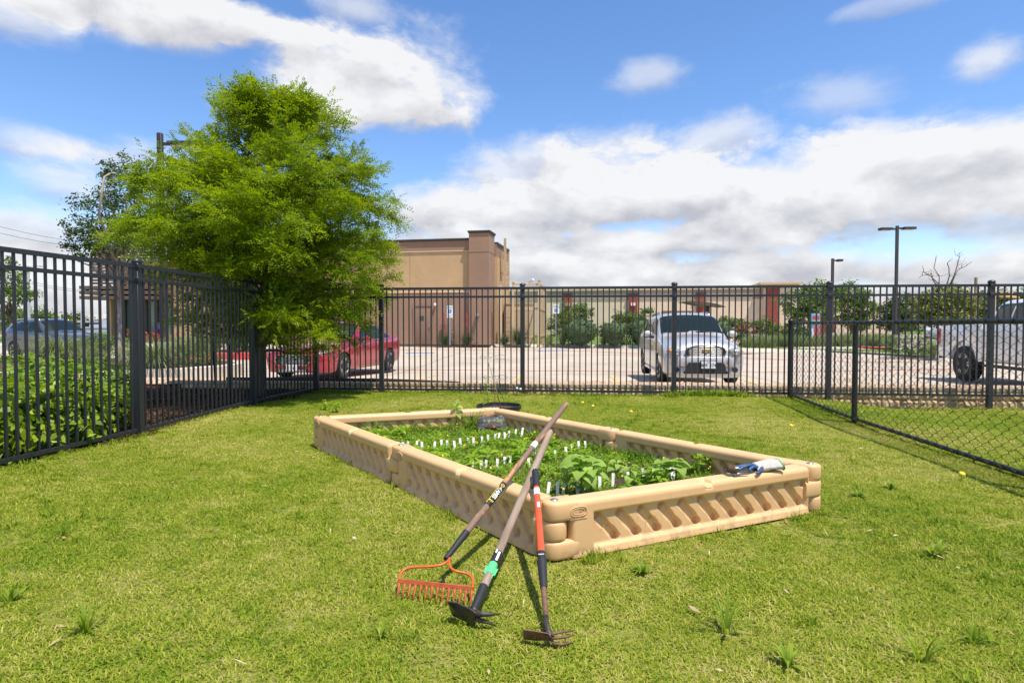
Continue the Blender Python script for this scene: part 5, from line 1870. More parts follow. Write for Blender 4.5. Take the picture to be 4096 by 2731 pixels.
    for j in range(60):
        f = .45 + .55 * j / 60; q = f * 8; k = min(7, int(q))
        p = np.array(bp[k].lerp(bp[k + 1], q - k))
        d = np.array([rs.normal() * .8 + .1, rs.normal() * .5 - .2, rs.normal() * .35 - .1]); d /= np.linalg.norm(d)
        for s in range(5):
            SP.append(p + d * .09 * s); sd = d + rs.normal(size=3) * .5; SD.append(sd / np.linalg.norm(sd)); SL.append(rs.uniform(.1, .18))
    SP, SD, SL = np.array(SP), np.array(SD), np.array(SL)
    keep = (SP[:, 1] > -.75) | ((SP[:, 0] > -.35) & (SP[:, 0] < 1.7) & (SP[:, 2] < 2.3)) | (SP[:, 2] > 1.9)
    SP, SD, SL = SP[keep], SD[keep], SL[keep]
    # each spray: leaflets in two ranks, drooping towards the tip
    n, K = len(SP), 11
    upv = np.array([0, 0, 1.0]) + rs.normal(size=(n, 3)) * .45
    B = np.cross(SD, upv); B /= np.linalg.norm(B, axis=1, keepdims=True)
    Nn = np.cross(B, SD)
    fr = (np.arange(K) + .5) / K
    sg = np.where(np.arange(K) % 2 == 0, 1.0, -1.0)
    cen = SP[:, None] + SD[:, None] * (SL[:, None] * fr)[:, :, None]
    cen[:, :, 2] -= .28 * SL[:, None] * fr ** 2
    ll = SL[:, None] * (.34 - .17 * fr) * (.8 + .4 * rs.random((n, K)))
    A = B[:, None] * sg[None, :, None] * .8 + SD[:, None] * .65 + rs.normal(size=(n, K, 3)) * .12
    A[:, :, 2] -= .15
    A /= np.linalg.norm(A, axis=2, keepdims=True)
    cen = cen + A * (ll * .5)[:, :, None]
    N2 = np.repeat(Nn[:, None], K, 1) + rs.normal(size=(n, K, 3)) * .25
    N2 /= np.linalg.norm(N2, axis=2, keepdims=True)
    V, F = leaf_quads(cen.reshape(-1, 3), N2.reshape(-1, 3), A.reshape(-1, 3), ll.reshape(-1), np.full(n * K, .0155) * np.repeat(.75 + SL * 2, K), rs, .1)
    rnd = np.repeat(rs.random(n), K) * .6 + rs.random(n * K) * .4
    tr.build('trunk', M['bark'], t, smooth=True)
    link('crown', np_mesh('crown', V, F, M['cypress'], rnd), t)
    return n * K
print('leaflets', feathery_tree())

def B_(px, py, Y, r, w=1.0, base=None):
    """a crown ellipsoid seen at (px, py) at depth Y, relative to base"""
    p = on_y(px, py, Y)
    return ((p.x - base.x, p.y - base.y, p.z - base.z), r, w)

b = Vector((on_y(478, 1300, 17.5).x, 17.5, 0.1))
tree('oak_tree', 'dark green tree with pale trunk half hidden by the feathery tree', b,
     [B_(520, 720, 17.5, (.75, .75, .8), 1, b), B_(420, 860, 17.3, (.9, .9, .8), 1.2, b), B_(560, 860, 17.8, (1.0, 1, .9), 1.2, b), B_(330, 930, 17.4, (.6, .7, .5), .7, b), B_(480, 960, 17.2, (1.1, 1, .6), 1.2, b), B_(440, 690, 17.4, (.35, .35, .35), .2, b), B_(360, 1000, 17.3, (.55, .6, .3), .4, b)],
     .10, 2.3, 9000, .085, .045, M['oak'], M['bark_pale'], 31, limbs=22, clump=.14, shell=.4)
b = Vector((on_y(40, 1300, 42).x, 42, 0.0))
tree('roadside_tree', 'loose green tree beside the grey lamp post at far left', b,
     [B_(35, 1130, 42, (1.3, 1.2, 1.2), 1, b), B_(85, 1180, 42, (1.0, 1, .7), .7, b), B_(20, 1060, 42, (.7, .7, .5), .4, b), B_(-60, 1120, 42, (1.4, 1.3, 1.2), 1, b)], .14, 1.8, 4200, .17, .1, M['ash'], M['bark'], 32, clump=.17)
b = Vector((on_y(292, 1300, 33).x, 33, 0.05))
tree('young_tree', 'small yellowish young tree in front of the distant flat roof', b,
     [B_(290, 1300, 33, (.32, .3, .45), 1, b), B_(285, 1350, 33, (.42, .4, .3), .8, b), B_(320, 1350, 33, (.25, .3, .3), .5, b), B_(275, 1275, 33, (.16, .16, .2), .3, b)], .03, .35, 1500, .085, .05, M['young'], M['bark'], 33, limbs=8, cat='tree')
b = Vector((on_y(150, 1300, 62).x, 62, -.3))
tree('roadside_tree', 'low spreading trees behind the blue car, nearest of the far row', b,
     [B_(130, 1270, 62, (2.0, 1.5, 1.0), 1, b), B_(180, 1290, 62, (1.6, 1.4, .8), 1, b), B_(70, 1280, 62, (1.8, 1.4, 1.0), 1, b), B_(10, 1260, 62, (1.8, 1.4, 1.2), 1, b)], .16, 1.0, 5200, .2, .12, M['ash'], M['bark'], 34)

# trees behind the right part of the fence
def rt(px, Y, blobs, label, lm, seed, n, r=.13, fz=1.6, name='leafy_tree', group='trees beyond the car park', z=.09, **kw):
    b = Vector((on_y(px, 1300, Y).x, Y, z))
    return tree(name, label, b, [B_(*q[:2], Y + q[5] if len(q) > 5 else Y, q[2:5], q[2] * q[4], b) for q in blobs], r, fz, n, .20, .12, lm, M['bark'], seed, group, **kw)
rt(3235, 46, [(3190, 1215, 1.3, 1.2, 1.0), (3255, 1175, 1.2, 1.2, .8), (3290, 1240, 1.2, 1.1, .9), (3215, 1270, 1.0, 1.0, .6)], 'leafy tree partly covering the cream tower', M['ash'], 41, 6000)
rt(3400, 48, [(3340, 1190, 1.0, 1.1, .9), (3400, 1180, 1.2, 1.2, .9), (3450, 1220, 1.0, 1.0, 1.0), (3400, 1270, 1.2, 1.1, .8), (3440, 1300, .7, .8, .5)], 'leafy tree immediately right of the single-head lamp pole', M['ash'], 42, 6500)
rt(3590, 52, [(3560, 1250, 1.0, 1.1, .9), (3610, 1225, 1.3, 1.2, 1.0), (3600, 1290, 1.4, 1.2, .8), (3540, 1290, .7, .8, .5)], 'dark leafy tree behind the two-headed lamp pole', M['oak'], 43, 6000)
bare = rt(3780, 42, [(3790, 1190, 1.3, 1.2, .8), (3730, 1220, 1.2, 1.1, .8), (3840, 1220, 1.0, 1.0, .8), (3770, 1265, 1.6, 1.3, .7)], 'yellowish green tree topped by bare dead branches', M['myrtle'], 44, 7500)
bb = MB()
rs = np.random.default_rng(9)
org = bare.location
for (x0, y0), (x1, y1), sub in (((3775, 1180), (3745, 1022), 6), ((3780, 1170), (3790, 1060), 4), ((3790, 1170), (3838, 1012), 6), ((3790, 1160), (3885, 1048), 6), ((3770, 1170), (3690, 1062), 5), ((3765, 1150), (3675, 1112), 4)):
    a, b = on_y(x0, y0, 42) - org, on_y(x1, y1, 41.6) - org
    P = limb_pts(a, b, rs, 7, .45, .05)
    bb.tube(P, [.045 - .005 * i for i in range(7)], 5)
    for _ in range(sub):
        k = rs.integers(2, 6)
        e = P[k] + Vector((rs.normal() * .3, rs.normal() * .3, abs(rs.normal()) * .3 + .1))
        bb.tube(limb_pts(P[k], e, rs, 4, .4), [.016, .013, .01, .005], 4)
bb.build('bare_branch', M['bark'], bare, smooth=True)
rt(3950, 50, [(3950, 1210, 1.6, 1.3, 1.1), (4010, 1230, 1.7, 1.4, 1.2), (3940, 1280, 1.6, 1.3, .9), (4090, 1220, 1.6, 1.3, 1.1)], 'dark tree behind the yellow clearance bar', M['oak'], 45, 7500)
rt(4200, 55, [(4150, 1230, 1.8, 1.5, 1.3), (4230, 1210, 1.9, 1.5, 1.4), (4330, 1230, 1.8, 1.5, 1.2)], 'tree at far right above the pickup cab', M['ash'], 46, 5000)
tl_ = crown_mesh('far_treeline', [((x, 150 + 12 * math.sin(x), .6 + random.uniform(0, 1.2)), (7, 5, 2.0 + random.random()), 1) for x in range(-190, 260, 9)], 26000, .9, .6, M['oak'], 77)
tag(link('far_treeline', tl_), 'low dark line of trees along the horizon', 'trees', kind='stuff')

# ------------------------------------------------------------------ clipped shrubs and planting before the shops
def bush(name, label, px, py, Y, r, n, lm, seed, ln=.075, wd=.045, group=None, cat='shrub', z=.09, more=(), shell=.8, clump=.07, kindless=True, up=.3):
    c = on_y(px, py, Y)
    base = Vector((c.x, Y, z))
    t = thing(name, label, cat, base, 0, group)
    blobs = [((0, 0, c.z - z), r, r[0] * r[2])]
    for mx, my, mr in more:
        q = on_y(mx, my, Y)
        blobs.append(((q.x - base.x, random.uniform(-.2, .2), q.z - z), mr, mr[0] * mr[2]))
    m = crown_mesh('foliage', blobs, n, ln, wd, lm, seed, shell=shell, clump=clump, up=up)
    link('foliage', m, t)
    if shell >= .9:
        h = MB()  # solid dark green core added inside the leaves so the dome looks dense
        h.ell(blobs[0][0], [q * .95 for q in blobs[0][1]], 24, 14)
        h.ell((0, 0, blobs[0][0][2] * .5), [blobs[0][1][0] * .7, blobs[0][1][1] * .7, blobs[0][0][2] * .5], 16, 8)
        h.build('inner_core', M['core_green'], t, smooth=True)
    s = MB()
    rs = np.random.default_rng(seed)
    for i in range(7):
        bl = blobs[i % len(blobs)]
        e = np.array(bl[0]) + rand_dirs(1, rs)[0] * np.array(bl[1]) * .55
        s.tube(limb_pts((rs.normal() * .04, rs.normal() * .04, -.05), e, rs, 5, .3), [.022, .018, .014, .01, .006], 5)
    s.build('stem', M['bark'], t, smooth=True)
    return t
gb = 'clipped round shrubs before the shops'
bush('round_shrub', 'largest clipped round shrub, beside the second disabled parking sign', 2322, 1322, 32.2, (.88, .85, .62), 18000, M['boxwood'], 61, ln=.042, wd=.026, group=gb, shell=.93, clump=.035, up=.5)
bush('round_shrub', 'clipped round shrub midway along the row, standing alone', 2455, 1325, 32.0, (.70, .7, .48), 14000, M['boxwood'], 62, ln=.042, wd=.026, group=gb, shell=.93, clump=.035, up=.5)
bush('round_shrub', 'clipped round shrub immediately left of the silver car, lower one in front', 2572, 1335, 31.6, (.52, .55, .46), 10400, M['boxwood'], 63, ln=.042, wd=.026, group=gb, shell=.93, clump=.035, up=.5)
bush('round_shrub', 'clipped round shrub behind the lower one beside the silver car', 2560, 1318, 33.2, (.72, .7, .52), 12000, M['boxwood'], 64, ln=.042, wd=.026, group=gb, shell=.93, clump=.035, up=.5)
bush('round_shrub', 'clipped round shrub showing right of the silver car mirror', 2890, 1322, 31.4, (.5, .5, .5), 8000, M['boxwood'], 65, ln=.042, wd=.026, group=gb, shell=.93, clump=.035, up=.5)
gl_ = 'loose leafy shrubs before the shops'
bush('leafy_shrub', 'tall loose leafy shrub rising behind the second parking sign', 2290, 1265, 33.6, (.95, .9, .75), 6500, M['shrub'], 66, .085, .05, gl_, more=[(2230, 1300, (.6, .6, .7)), (2340, 1240, (.5, .5, .4))], shell=.4, clump=.13)
bush('leafy_shrub', 'bright leafy shrub below the middle brick pilaster', 2520, 1272, 34.5, (.9, .9, .38), 5200, M['shrub'], 67, .085, .05, gl_, more=[(2590, 1262, (.6, .6, .45)), (2480, 1275, (.4, .4, .3))], shell=.4, clump=.13)
bush('leafy_shrub', 'loose leafy shrub at the silver car mirror with pink flowers beside', 2900, 1290, 33, (.55, .6, .35), 3500, M['shrub'], 68, .085, .05, gl_, more=[(2960, 1300, (.5, .5, .35))], shell=.4, clump=.13)
bush('leafy_shrub', 'leafy shrub between the rose bush and the brick column', 3050, 1300, 33, (.5, .6, .4), 3500, M['shrub'], 69, .085, .05, gl_, more=[(3010, 1310, (.4, .4, .35)), (3090, 1330, (.5, .5, .4))], shell=.4, clump=.13)
bush('leafy_shrub', 'dense shrub at the foot of the cream tower beside chain link', 3120, 1335, 32, (.7, .7, .5), 4500, M['shrub'], 70, .085, .05, gl_, more=[(3170, 1320, (.5, .5, .5))], shell=.4, clump=.12)
bush('leafy_shrub', 'dark shrub under the leafy tree at the tower', 3230, 1345, 31, (.6, .6, .5), 3500, M['boxwood'], 71, .085, .05, gl_, shell=.5, clump=.12)
rsb = bush('rose_bush', 'dark rose bush with pink red flowers beside the silver car', 2965, 1335, 32, (.45, .5, .48), 3200, M['boxwood'], 72, .07, .045, shell=.4, clump=.12)
rs = np.random.default_rng(3)
P = np.array([[rs.normal() * .32, -.35 + rs.normal() * .15, .85 + rs.normal() * .18] for _ in range(90)])
N = rand_dirs(90, rs)
V, F = leaf_quads(P, N, rand_dirs(90, rs), .1, .08, rs)
link('flower', np_mesh('flower', V, F, M['rose'], rs.random(90)), rsb)['kind'] = 'stuff'


def clump(name, label, base, n, L, spread, m, seed, group=None, w=.008, droop=1.1, cat='ornamental grass'):
    """arching strap leaves or grass from one crown"""
    t = thing(name, label, cat, base, 0, group)
    rs = np.random.default_rng(seed)
    Vs, Fs, Rn = [], [], []
    S_ = 6
    th = rs.random(n) * 2 * np.pi
    a0 = np.abs(rs.normal(size=n)) * spread * .35
    ln = L * (.55 + .5 * rs.random(n))
    r0 = np.sqrt(rs.random(n)) * .10 * L
    x, y, z = r0 * np.cos(th), r0 * np.sin(th), np.zeros(n)
    dx, dy = np.cos(th), np.sin(th)
    a = a0.copy()
    V = np.zeros((n, (S_ + 1) * 2, 3))
    ww = w * (.6 + .8 * rs.random(n))
    for s in range(S_ + 1):
        k = ww * (1 - (s / S_) ** 2 * .92) / 2
        V[:, 2 * s] = np.stack([x - dy * k, y + dx * k, z], 1)
        V[:, 2 * s + 1] = np.stack([x + dy * k, y - dx * k, z], 1)
        x = x + np.sin(a) * dx * ln / S_; y = y + np.sin(a) * dy * ln / S_; z = np.maximum(z + np.cos(a) * ln / S_, .01)
        a = a + droop / S_ * (.6 + .8 * rs.random(n)) * (1 + s * .3)
    b = (np.arange(n) * (S_ + 1) * 2)[:, None, None]
    q = np.array([[2 * s, 2 * s + 1, 2 * s + 3, 2 * s + 2] for s in range(S_)])[None]
    F = (b + q).reshape(-1, 4)
    link('foliage', np_mesh('foliage', V.reshape(-1, 3), F, m, np.repeat(rs.random(n), S_)), t)
    return t
gg = 'arching ornamental grasses in the planted island'
def pz(px, py, Y, z=.1): return (on_y(px, py, Y).x, Y, z)
clump('grass_clump', 'large arching grass clump half hiding the blue car', pz(225, 1400, 15.2), 900, 1.6, 1.6, M['blade'], 1, gg, .012, 1.5)
clump('grass_clump', 'low arching grass between large clump and pale tree trunk', pz(330, 1400, 15.0), 600, 1.0, 1.8, M['blade'], 2, gg, .012, 1.6)
clump('grass_clump', 'arching grass clump just right of the tall fence post', pz(620, 1400, 15.2), 800, 1.35, 1.7, M['blade'], 3, gg, .012, 1.5)
clump('grass_clump', 'grass clump nearest the pale trunk on its far side', pz(545, 1400, 16.2), 500, 1.1, 1.7, M['blade'], 4, gg, .012, 1.4)
clump('grass_clump', 'upright grass clump in front of the drive-through board', pz(730, 1400, 19.0), 500, 1.25, 1.3, M['blade'], 5, gg, .012, 1.1)
clump('grass_clump', 'upright grass clump furthest right in the planted island', pz(800, 1400, 20.0), 500, 1.3, 1.3, M['blade'], 6, gg, .012, 1.1)
for i, (px, Y, lab) in enumerate(((860, 25.3, 'spiky strap-leaved plant behind the left metal stake'), (930, 25.6, 'spiky strap-leaved plant behind the right metal stake'), (985, 26, 'spiky strap-leaved plant beside the fence corner post'))):
    clump('spiky_plant', lab, pz(px, 1380, Y, .05), 170, 1.3, 1.6, M['blade'], 20 + i, 'spiky plants behind the red kerb', .03, .6, 'plant')
bush('low_shrub', 'low bright spreading shrub at the tip of the planted island', 770, 1440, 16.4, (.8, .7, .26), 4200, M['shrub'], 81, .045, .025, z=.1, more=[(700, 1440, (.5, .5, .25)), (840, 1450, (.4, .4, .18))], shell=.5)
bush('low_shrub', 'low dark shrub row in front of the restaurant column', 420, 1375, 24, (1.2, .8, .38), 5000, M['shrub'], 82, .06, .035, z=.05, more=[(360, 1380, (.8, .6, .32)), (480, 1385, (.8, .6, .35))], shell=.5)
fl_ = bush('flower_bed', 'band of red flowers below the restaurant windows', 640, 1352, 36, (1.4, .6, .28), 1800, M['shrub'], 83, .08, .05, cat='flower bed', z=.05, shell=.5)
rs = np.random.default_rng(4)
P = np.array([[rs.normal() * .8, -.5 + rs.normal() * .1, .45 + rs.normal() * .14] for _ in range(220)])
V, F = leaf_quads(P, rand_dirs(220, rs), rand_dirs(220, rs), .13, .1, rs)
link('flower', np_mesh('flower', V, F, M['rose'], rs.random(220)), fl_)['kind'] = 'stuff'
# strap-leaved plants along the tan building and the kerb
ge = 'strap-leaved plants along the far kerb'
for i, (px, py, L, lab) in enumerate(((1777, 1372, .95, 'spiky plant with red flower stalk against the brown wall near the gas meter'), (1868, 1374, .95, 'spiky plant with red flower stalk at the brown pilaster'), (2018, 1374, .8, 'spiky plant at the foot of the cage ladder'),
                                      (2078, 1374, 1.25, 'dense dark lily clump with pale flowers in front of the wire cage'), (2195, 1372, .9, 'thin grassy plant at the cage corner'), (2250, 1372, 1.1, 'thin grassy plant at the foot of the second parking sign'),
                                      (2415, 1372, .8, 'grassy tuft between the two largest round shrubs'), (2490, 1374, .7, 'grassy tuft beside the lone round shrub'))):
    q = on_y(px, py, 33.0)
    t = clump('strap_plant', lab, (q.x, 33.0, .09), 160 if i != 3 else 420, L, 1.5, M['blade_dark'] if i < 4 else M['blade'], 40 + i, ge, .022, .7, 'plant')
    if i < 2:
        m = MB()
        m.tube([(0, -.1, .2), (.05, -.12, 1.0), (-.02, -.12, 1.75)], .012, 5)
        for k in range(26):
            z = 1.0 + .75 * k / 26
            m.cbox((.03 * math.sin(k * 2.1) , -.12 + .03 * math.cos(k * 1.7), z), (.035, .03, .05))
        m.build('flower_stalk', mat('coral_flower', (0.45, 0.07, 0.06), 0.8), t)
bush('island_shrub', 'dense dark rosemary shrub on the kerb island behind the chain link', 3640, 1378, 21.8, (.78, .7, .42), 7000, M['boxwood'], 91, .06, .016, more=[(3590, 1385, (.45, .5, .38)), (3720, 1380, (.5, .5, .36))], shell=.5, clump=.1, up=.8)
clump('grass_clump', 'pale feathery grass clump behind the pickup rear wheel', pz(3735, 1400, 21.0, .09), 420, .85, 1.4, M['blade'], 93, gg, .010, .9)
tg = []
P, rt_, sc_, ix_ = [], [], [], []
pm = []
for i in range(3):
    rs = np.random.default_rng(300 + i)
    V, F, r = blades(60, .25, .35, .8, .012, .03, (.05, .6), rs, .4)
    pm.append(np_mesh('meadow_%d' % i, V, F, M['blade'], r))
for _ in range(900):
    px, Y = random.uniform(2980, 3560), random.uniform(29.0, 33.5)
    q = on_y(px, 1300, Y)
    P.append((q.x, Y, .085)); rt_.append(random.uniform(0, 6.3)); sc_.append(random.uniform(.6, 1.1)); ix_.append(random.randrange(3))
tag(gn_scatter('meadow_grass', P, rt_, sc_, ix_, pm, M['blade']), 'tall greyish grasses along the far verge', 'grass')

# ------------------------------------------------------------------ hedge beyond the left fence: big glossy leaves
gh = 'glossy hedge bushes behind the left fence'
def hedge(label, x, y, r, zc, n, lm, seed, ln, wd, group):
    t = thing('hedge_bush', label, 'hedge', (x, y, 0), 0, group)
    m = crown_mesh('foliage', [((0, 0, zc), r, 1), ((.15, -.2, zc * .7), (r[0] * .9, r[1] * .9, r[2] * .8), .7)], n, ln, wd, lm, seed, shell=.72, clump=.10, up=.7, per=12)
    link('foliage', m, t)
    s = MB(); rs = np.random.default_rng(seed)
    for i in range(8):
        e = np.array((0, 0, zc)) + rand_dirs(1, rs)[0] * np.array(r) * .7
        s.tube(limb_pts((0, 0, -.05), e, rs, 5, .3), [.014, .012, .01, .007, .004], 5)
    s.build('stem', M['bark'], t, smooth=True)
hedge('glossy hedge bush at the left edge of the lawn fence', -4.98, 4.7, (.62, .62, .33), .32, 5600, M['hedge'], 101, .092, .056, gh)
hedge('glossy hedge bush behind the first pickets, next from the edge', -4.88, 5.35, (.55, .55, .32), .31, 5600, M['hedge'], 102, .092, .056, gh)
hedge('glossy hedge bush close to the tall left fence post', -4.70, 6.0, (.48, .5, .28), .26, 4800, M['hedge'], 103, .092, .056, gh)
hedge('glossy hedge bush in the second row beyond the pickets', -5.4, 5.9, (.6, .6, .36), .36, 5200, M['hedge'], 104, .092, .056, gh)
hedge('glossy hedge bush ending the row before the mulch', -4.80, 6.75, (.45, .5, .25), .24, 4000, M['hedge'], 105, .09, .055, gh)
gk = 'lighter leafy bushes behind the glossy hedge'
hedge('lighter leafy bush behind the hedge nearest the edge of the picture', -6.6, 6.7, (.75, .7, .42), .48, 3000, M['hedge_back'], 106, .075, .055, gk)
hedge('lighter leafy bush behind the hedge, below the large grass clump', -6.2, 7.6, (.7, .7, .36), .42, 2800, M['hedge_back'], 107, .075, .055, gk)
hedge('lighter leafy bush furthest along behind the hedge', -6.0, 8.5, (.6, .6, .32), .36, 2200, M['hedge_back'], 108, .07, .05, gk)
# loose bark pieces on the mulch near the fence
P, rt_, sc_, ix_, pm = [], [], [], [], []
M['chip'] = leaf_mat('bark_chip', (0.035, 0.017, 0.010), (0.13, 0.07, 0.042), (0.34, 0.23, 0.15), trans=0.0, wscale=8, rough=.9, gloss=.1)
for i in range(4):
    rs = np.random.default_rng(400 + i)
    n = 90
    Pp = np.stack([(rs.random(n) - .5) * .4, (rs.random(n) - .5) * .4, rs.random(n) * .02], 1)
    N = rs.normal(size=(n, 3)) * .45 + np.array([0, 0, 1.]); N /= np.linalg.norm(N, axis=1, keepdims=True)
    V, F = leaf_quads(Pp, N, rand_dirs(n, rs), .02 + .05 * rs.random(n), .008 + .016 * rs.random(n), rs, .05)
    pm.append(np_mesh('chips_%d' % i, V, F, M['chip'], rs.random(n) ** 1.6))
for j in range(30):
    for i in range(30):
        y = 4.0 + j * .28 + random.uniform(-.1, .1)
        x = left_x(y) - .1 - i * .28 + random.uniform(-.1, .1)
        if y < kerb_y(x) - 1.0:
            P.append((x, y, -.005 + .02 * math.sin(2 * x) * math.sin(1.7 * y))); rt_.append(random.uniform(0, 6.3)); sc_.append(random.uniform(.8, 1.3)); ix_.append(random.randrange(4))
tag(gn_scatter('mulch_chips', P, rt_, sc_, ix_, pm, M['chip']), 'dark bark mulch pieces under the feathery tree', 'mulch')
# pebbles of the gravel strip
P, rt_, sc_, ix_, pm = [], [], [], [], []
M['pebble'] = leaf_mat('pebble', (0.30, 0.19, 0.11), (0.55, 0.40, 0.28), (0.75, 0.62, 0.5), trans=0.0, wscale=6, rough=.9, gloss=.1)
for i in range(3):
    rs = np.random.default_rng(500 + i)
    m = MB()
    rn = []
    for _ in range(40):
        r = .012 + .022 * rs.random()
        m.ell(((rs.random() - .5) * .4, (rs.random() - .5) * .4, r * .3), (r, r * (.6 + .4 * rs.random()), r * .7), 6, 4)
        rn += [rs.random()] * 26
    me = m.mesh('pebbles_%d' % i, M['pebble'], smooth=True)
    at = me.attributes.new('rnd', 'FLOAT', 'FACE'); at.data.foreach_set('value', np.array(rn, np.float32))
    pm.append(me)
for x in np.arange(-11, 11, .2):
    a = wall_y(x) + .25 if x > -5.5 else kerb_y(x) - .9
    for k in range(6):
        y = a + (kerb_y(x) - a - .05) * random.random()
        f = (y - a) / (kerb_y(x) - a)
        P.append((x + random.uniform(-.1, .1), y, (.085 if x > -5.5 else .015) * (1 - f) + .02 * f)); rt_.append(random.uniform(0, 6.3)); sc_.append(random.uniform(.7, 1.2)); ix_.append(random.randrange(3))
tag(gn_scatter('gravel', P, rt_, sc_, ix_, pm, M['pebble']), 'pinkish tan gravel between the block wall and the kerb', 'gravel')
# ------------------------------------------------------------------ vehicles
M['tyre'] = mat('tyre_rubber', (0.014, 0.014, 0.014), 0.8, bump=0.2, bscale=60)
M['alloy'] = mat('silver_alloy', (0.50, 0.47, 0.43), 0.32, metal=0.75)
M['well'] = mat('wheel_well', (0.010, 0.010, 0.010), 0.95)
M['chrome'] = mat('chrome', (0.70, 0.71, 0.73), 0.14, metal=1.0)
M['black_plastic'] = mat('black_plastic', (0.018, 0.018, 0.019), 0.55)
M['car_glass'] = mat('car_glass', (0.010, 0.018, 0.017), 0.05, spec=0.4)
M['lamp_clear'] = mat('headlamp_lens', (0.30, 0.29, 0.24), 0.10, coat=0.8)
M['lamp_dark'] = mat('headlamp_inside', (0.16, 0.16, 0.16), 0.25, metal=0.7)
M['amber'] = mat('amber_lens', (0.62, 0.20, 0.02), 0.25, coat=0.5)
M['lamp_red'] = mat('tail_lamp', (0.50, 0.012, 0.012), 0.2, coat=0.6)
M['plate'] = mat('number_plate', (0.66, 0.68, 0.70), 0.5)
M['ink'] = mat('plate_ink', (0.03, 0.04, 0.08), 0.5)


def paint(name, col, metal, rough=0.32):
    return mat(name, col, rough, metal=metal, coat=1.0, spec=0.5)


def cr(P, t):
    """Catmull-Rom along the first axis of the array P at the parameters t"""
    n = len(P)
    t = np.clip(np.asarray(t, float), 0, n - 1)
    i = np.minimum(t.astype(int), n - 2)
    f = (t - i).reshape((-1,) + (1,) * (P.ndim - 1))
    p0, p1, p2, p3 = P[np.maximum(i - 1, 0)], P[i], P[i + 1], P[np.minimum(i + 2, n - 1)]
    k = 0.42
    m1, m2 = (p2 - p0) * k, (p3 - p1) * k
    return (2 * f ** 3 - 3 * f ** 2 + 1) * p1 + (f ** 3 - 2 * f ** 2 + f) * m1 + (-2 * f ** 3 + 3 * f ** 2) * p2 + (f ** 3 - f ** 2) * m2


class Body:
    """half sections (x, z) along y, mirrored"""
    def __init__(s, ys, secs):
        A = np.zeros((len(ys), len(secs[0]), 3))
        for i, (y, sec) in enumerate(zip(ys, secs)):
            for j, (x, z) in enumerate(sec):
                A[i, j] = (x, y, z)
        s.A = A

    def ev(s, u, v):
        G = cr(s.A, u)
        return cr(G.transpose(1, 0, 2), v).transpose(1, 0, 2)

    def shell(s, nu=4, nv=4):
        n, k = s.A.shape[:2]
        u = np.linspace(0, n - 1, (n - 1) * nu + 1)
        v = np.linspace(0, k - 1, (k - 1) * nv + 1)
        G = s.ev(u, v)
        G[:, 0, 0] = 0; G[:, -1, 0] = 0
        R = G * np.array([-1, 1, 1])
        ring = np.concatenate([G, R[:, -2:0:-1]], 1)
        m = ring.shape[1]
        V = ring.reshape(-1, 3).tolist()
        F = [(i * m + j, i * m + (j + 1) % m, (i + 1) * m + (j + 1) % m, (i + 1) * m + j) for i in range(len(u) - 1) for j in range(m)]
        F += [tuple(range(m - 1, -1, -1)), tuple(range((len(u) - 1) * m, len(u) * m))]
        return V, F

    def patch(s, u0, u1, v0, v1, off=.006, nu=10, nv=8, sides=(1, -1), closed=False, ucurve=None):
        mb = MB()
        u, v = np.linspace(u0, u1, nu), np.linspace(v0, v1, nv)
        if ucurve is None:
            G = s.ev(u, v)
        else:
            G = np.stack([s.ev(np.array([uu]), np.linspace(*ucurve((uu - u0) / (u1 - u0)), nv))[0] for uu in u])
        du, dv = np.gradient(G, axis=0), np.gradient(G, axis=1)
        N = np.cross(dv, du)
        N /= np.maximum(np.linalg.norm(N, axis=2, keepdims=True), 1e-9)
        c = G.mean((0, 1)) - np.array([0, G[..., 1].mean(), .6])
        if (N.mean((0, 1)) * c).sum() < 0: N = -N
        G = G + N * off
        for sd in sides:
            H = G * np.array([sd, 1, 1])
            mb.grid(H.tolist(), flip=sd < 0)
        return mb


def cut_wheels(V, F, mats, wheels, r, half):
    """body shell with the wheel arches cut out"""
    mb = MB(); mb.add(V, F)
    o = mb.build('shell', mats)
    bm = bmesh.new(); bm.from_mesh(o.data); bmesh.ops.recalc_face_normals(bm, faces=bm.faces); bm.to_mesh(o.data); bm.free()
    for x, y, z in wheels:
        cb = MB().lathe([(r, -.16), (r, .3)], 28, (0, 0, 0), 0, 'X')
        cu = cb.build('cutter', [mats[1]])
        cu.location = (math.copysign(half - .10, x), y, z)
        if x < 0: cu.rotation_euler = (0, 0, math.pi)
        bmx = bmesh.new(); bmx.from_mesh(cu.data); bmesh.ops.recalc_face_normals(bmx, faces=bmx.faces); bmx.to_mesh(cu.data); bmx.free()
        md = o.modifiers.new('arch', 'BOOLEAN')
        md.operation, md.object, md.solver = 'DIFFERENCE', cu, 'EXACT'
        md.material_mode = 'TRANSFER'
        dg = bpy.context.evaluated_depsgraph_get(); dg.update()
        me = bpy.data.meshes.new_from_object(o.evaluated_get(dg))
        o.modifiers.clear()
        o.data = me
        bpy.data.objects.remove(cu)
    me = o.data
    bpy.data.objects.remove(o)
    me.polygons.foreach_set('use_smooth', [True] * len(me.polygons))
    me.set_sharp_from_angle(angle=math.radians(42))
    return me


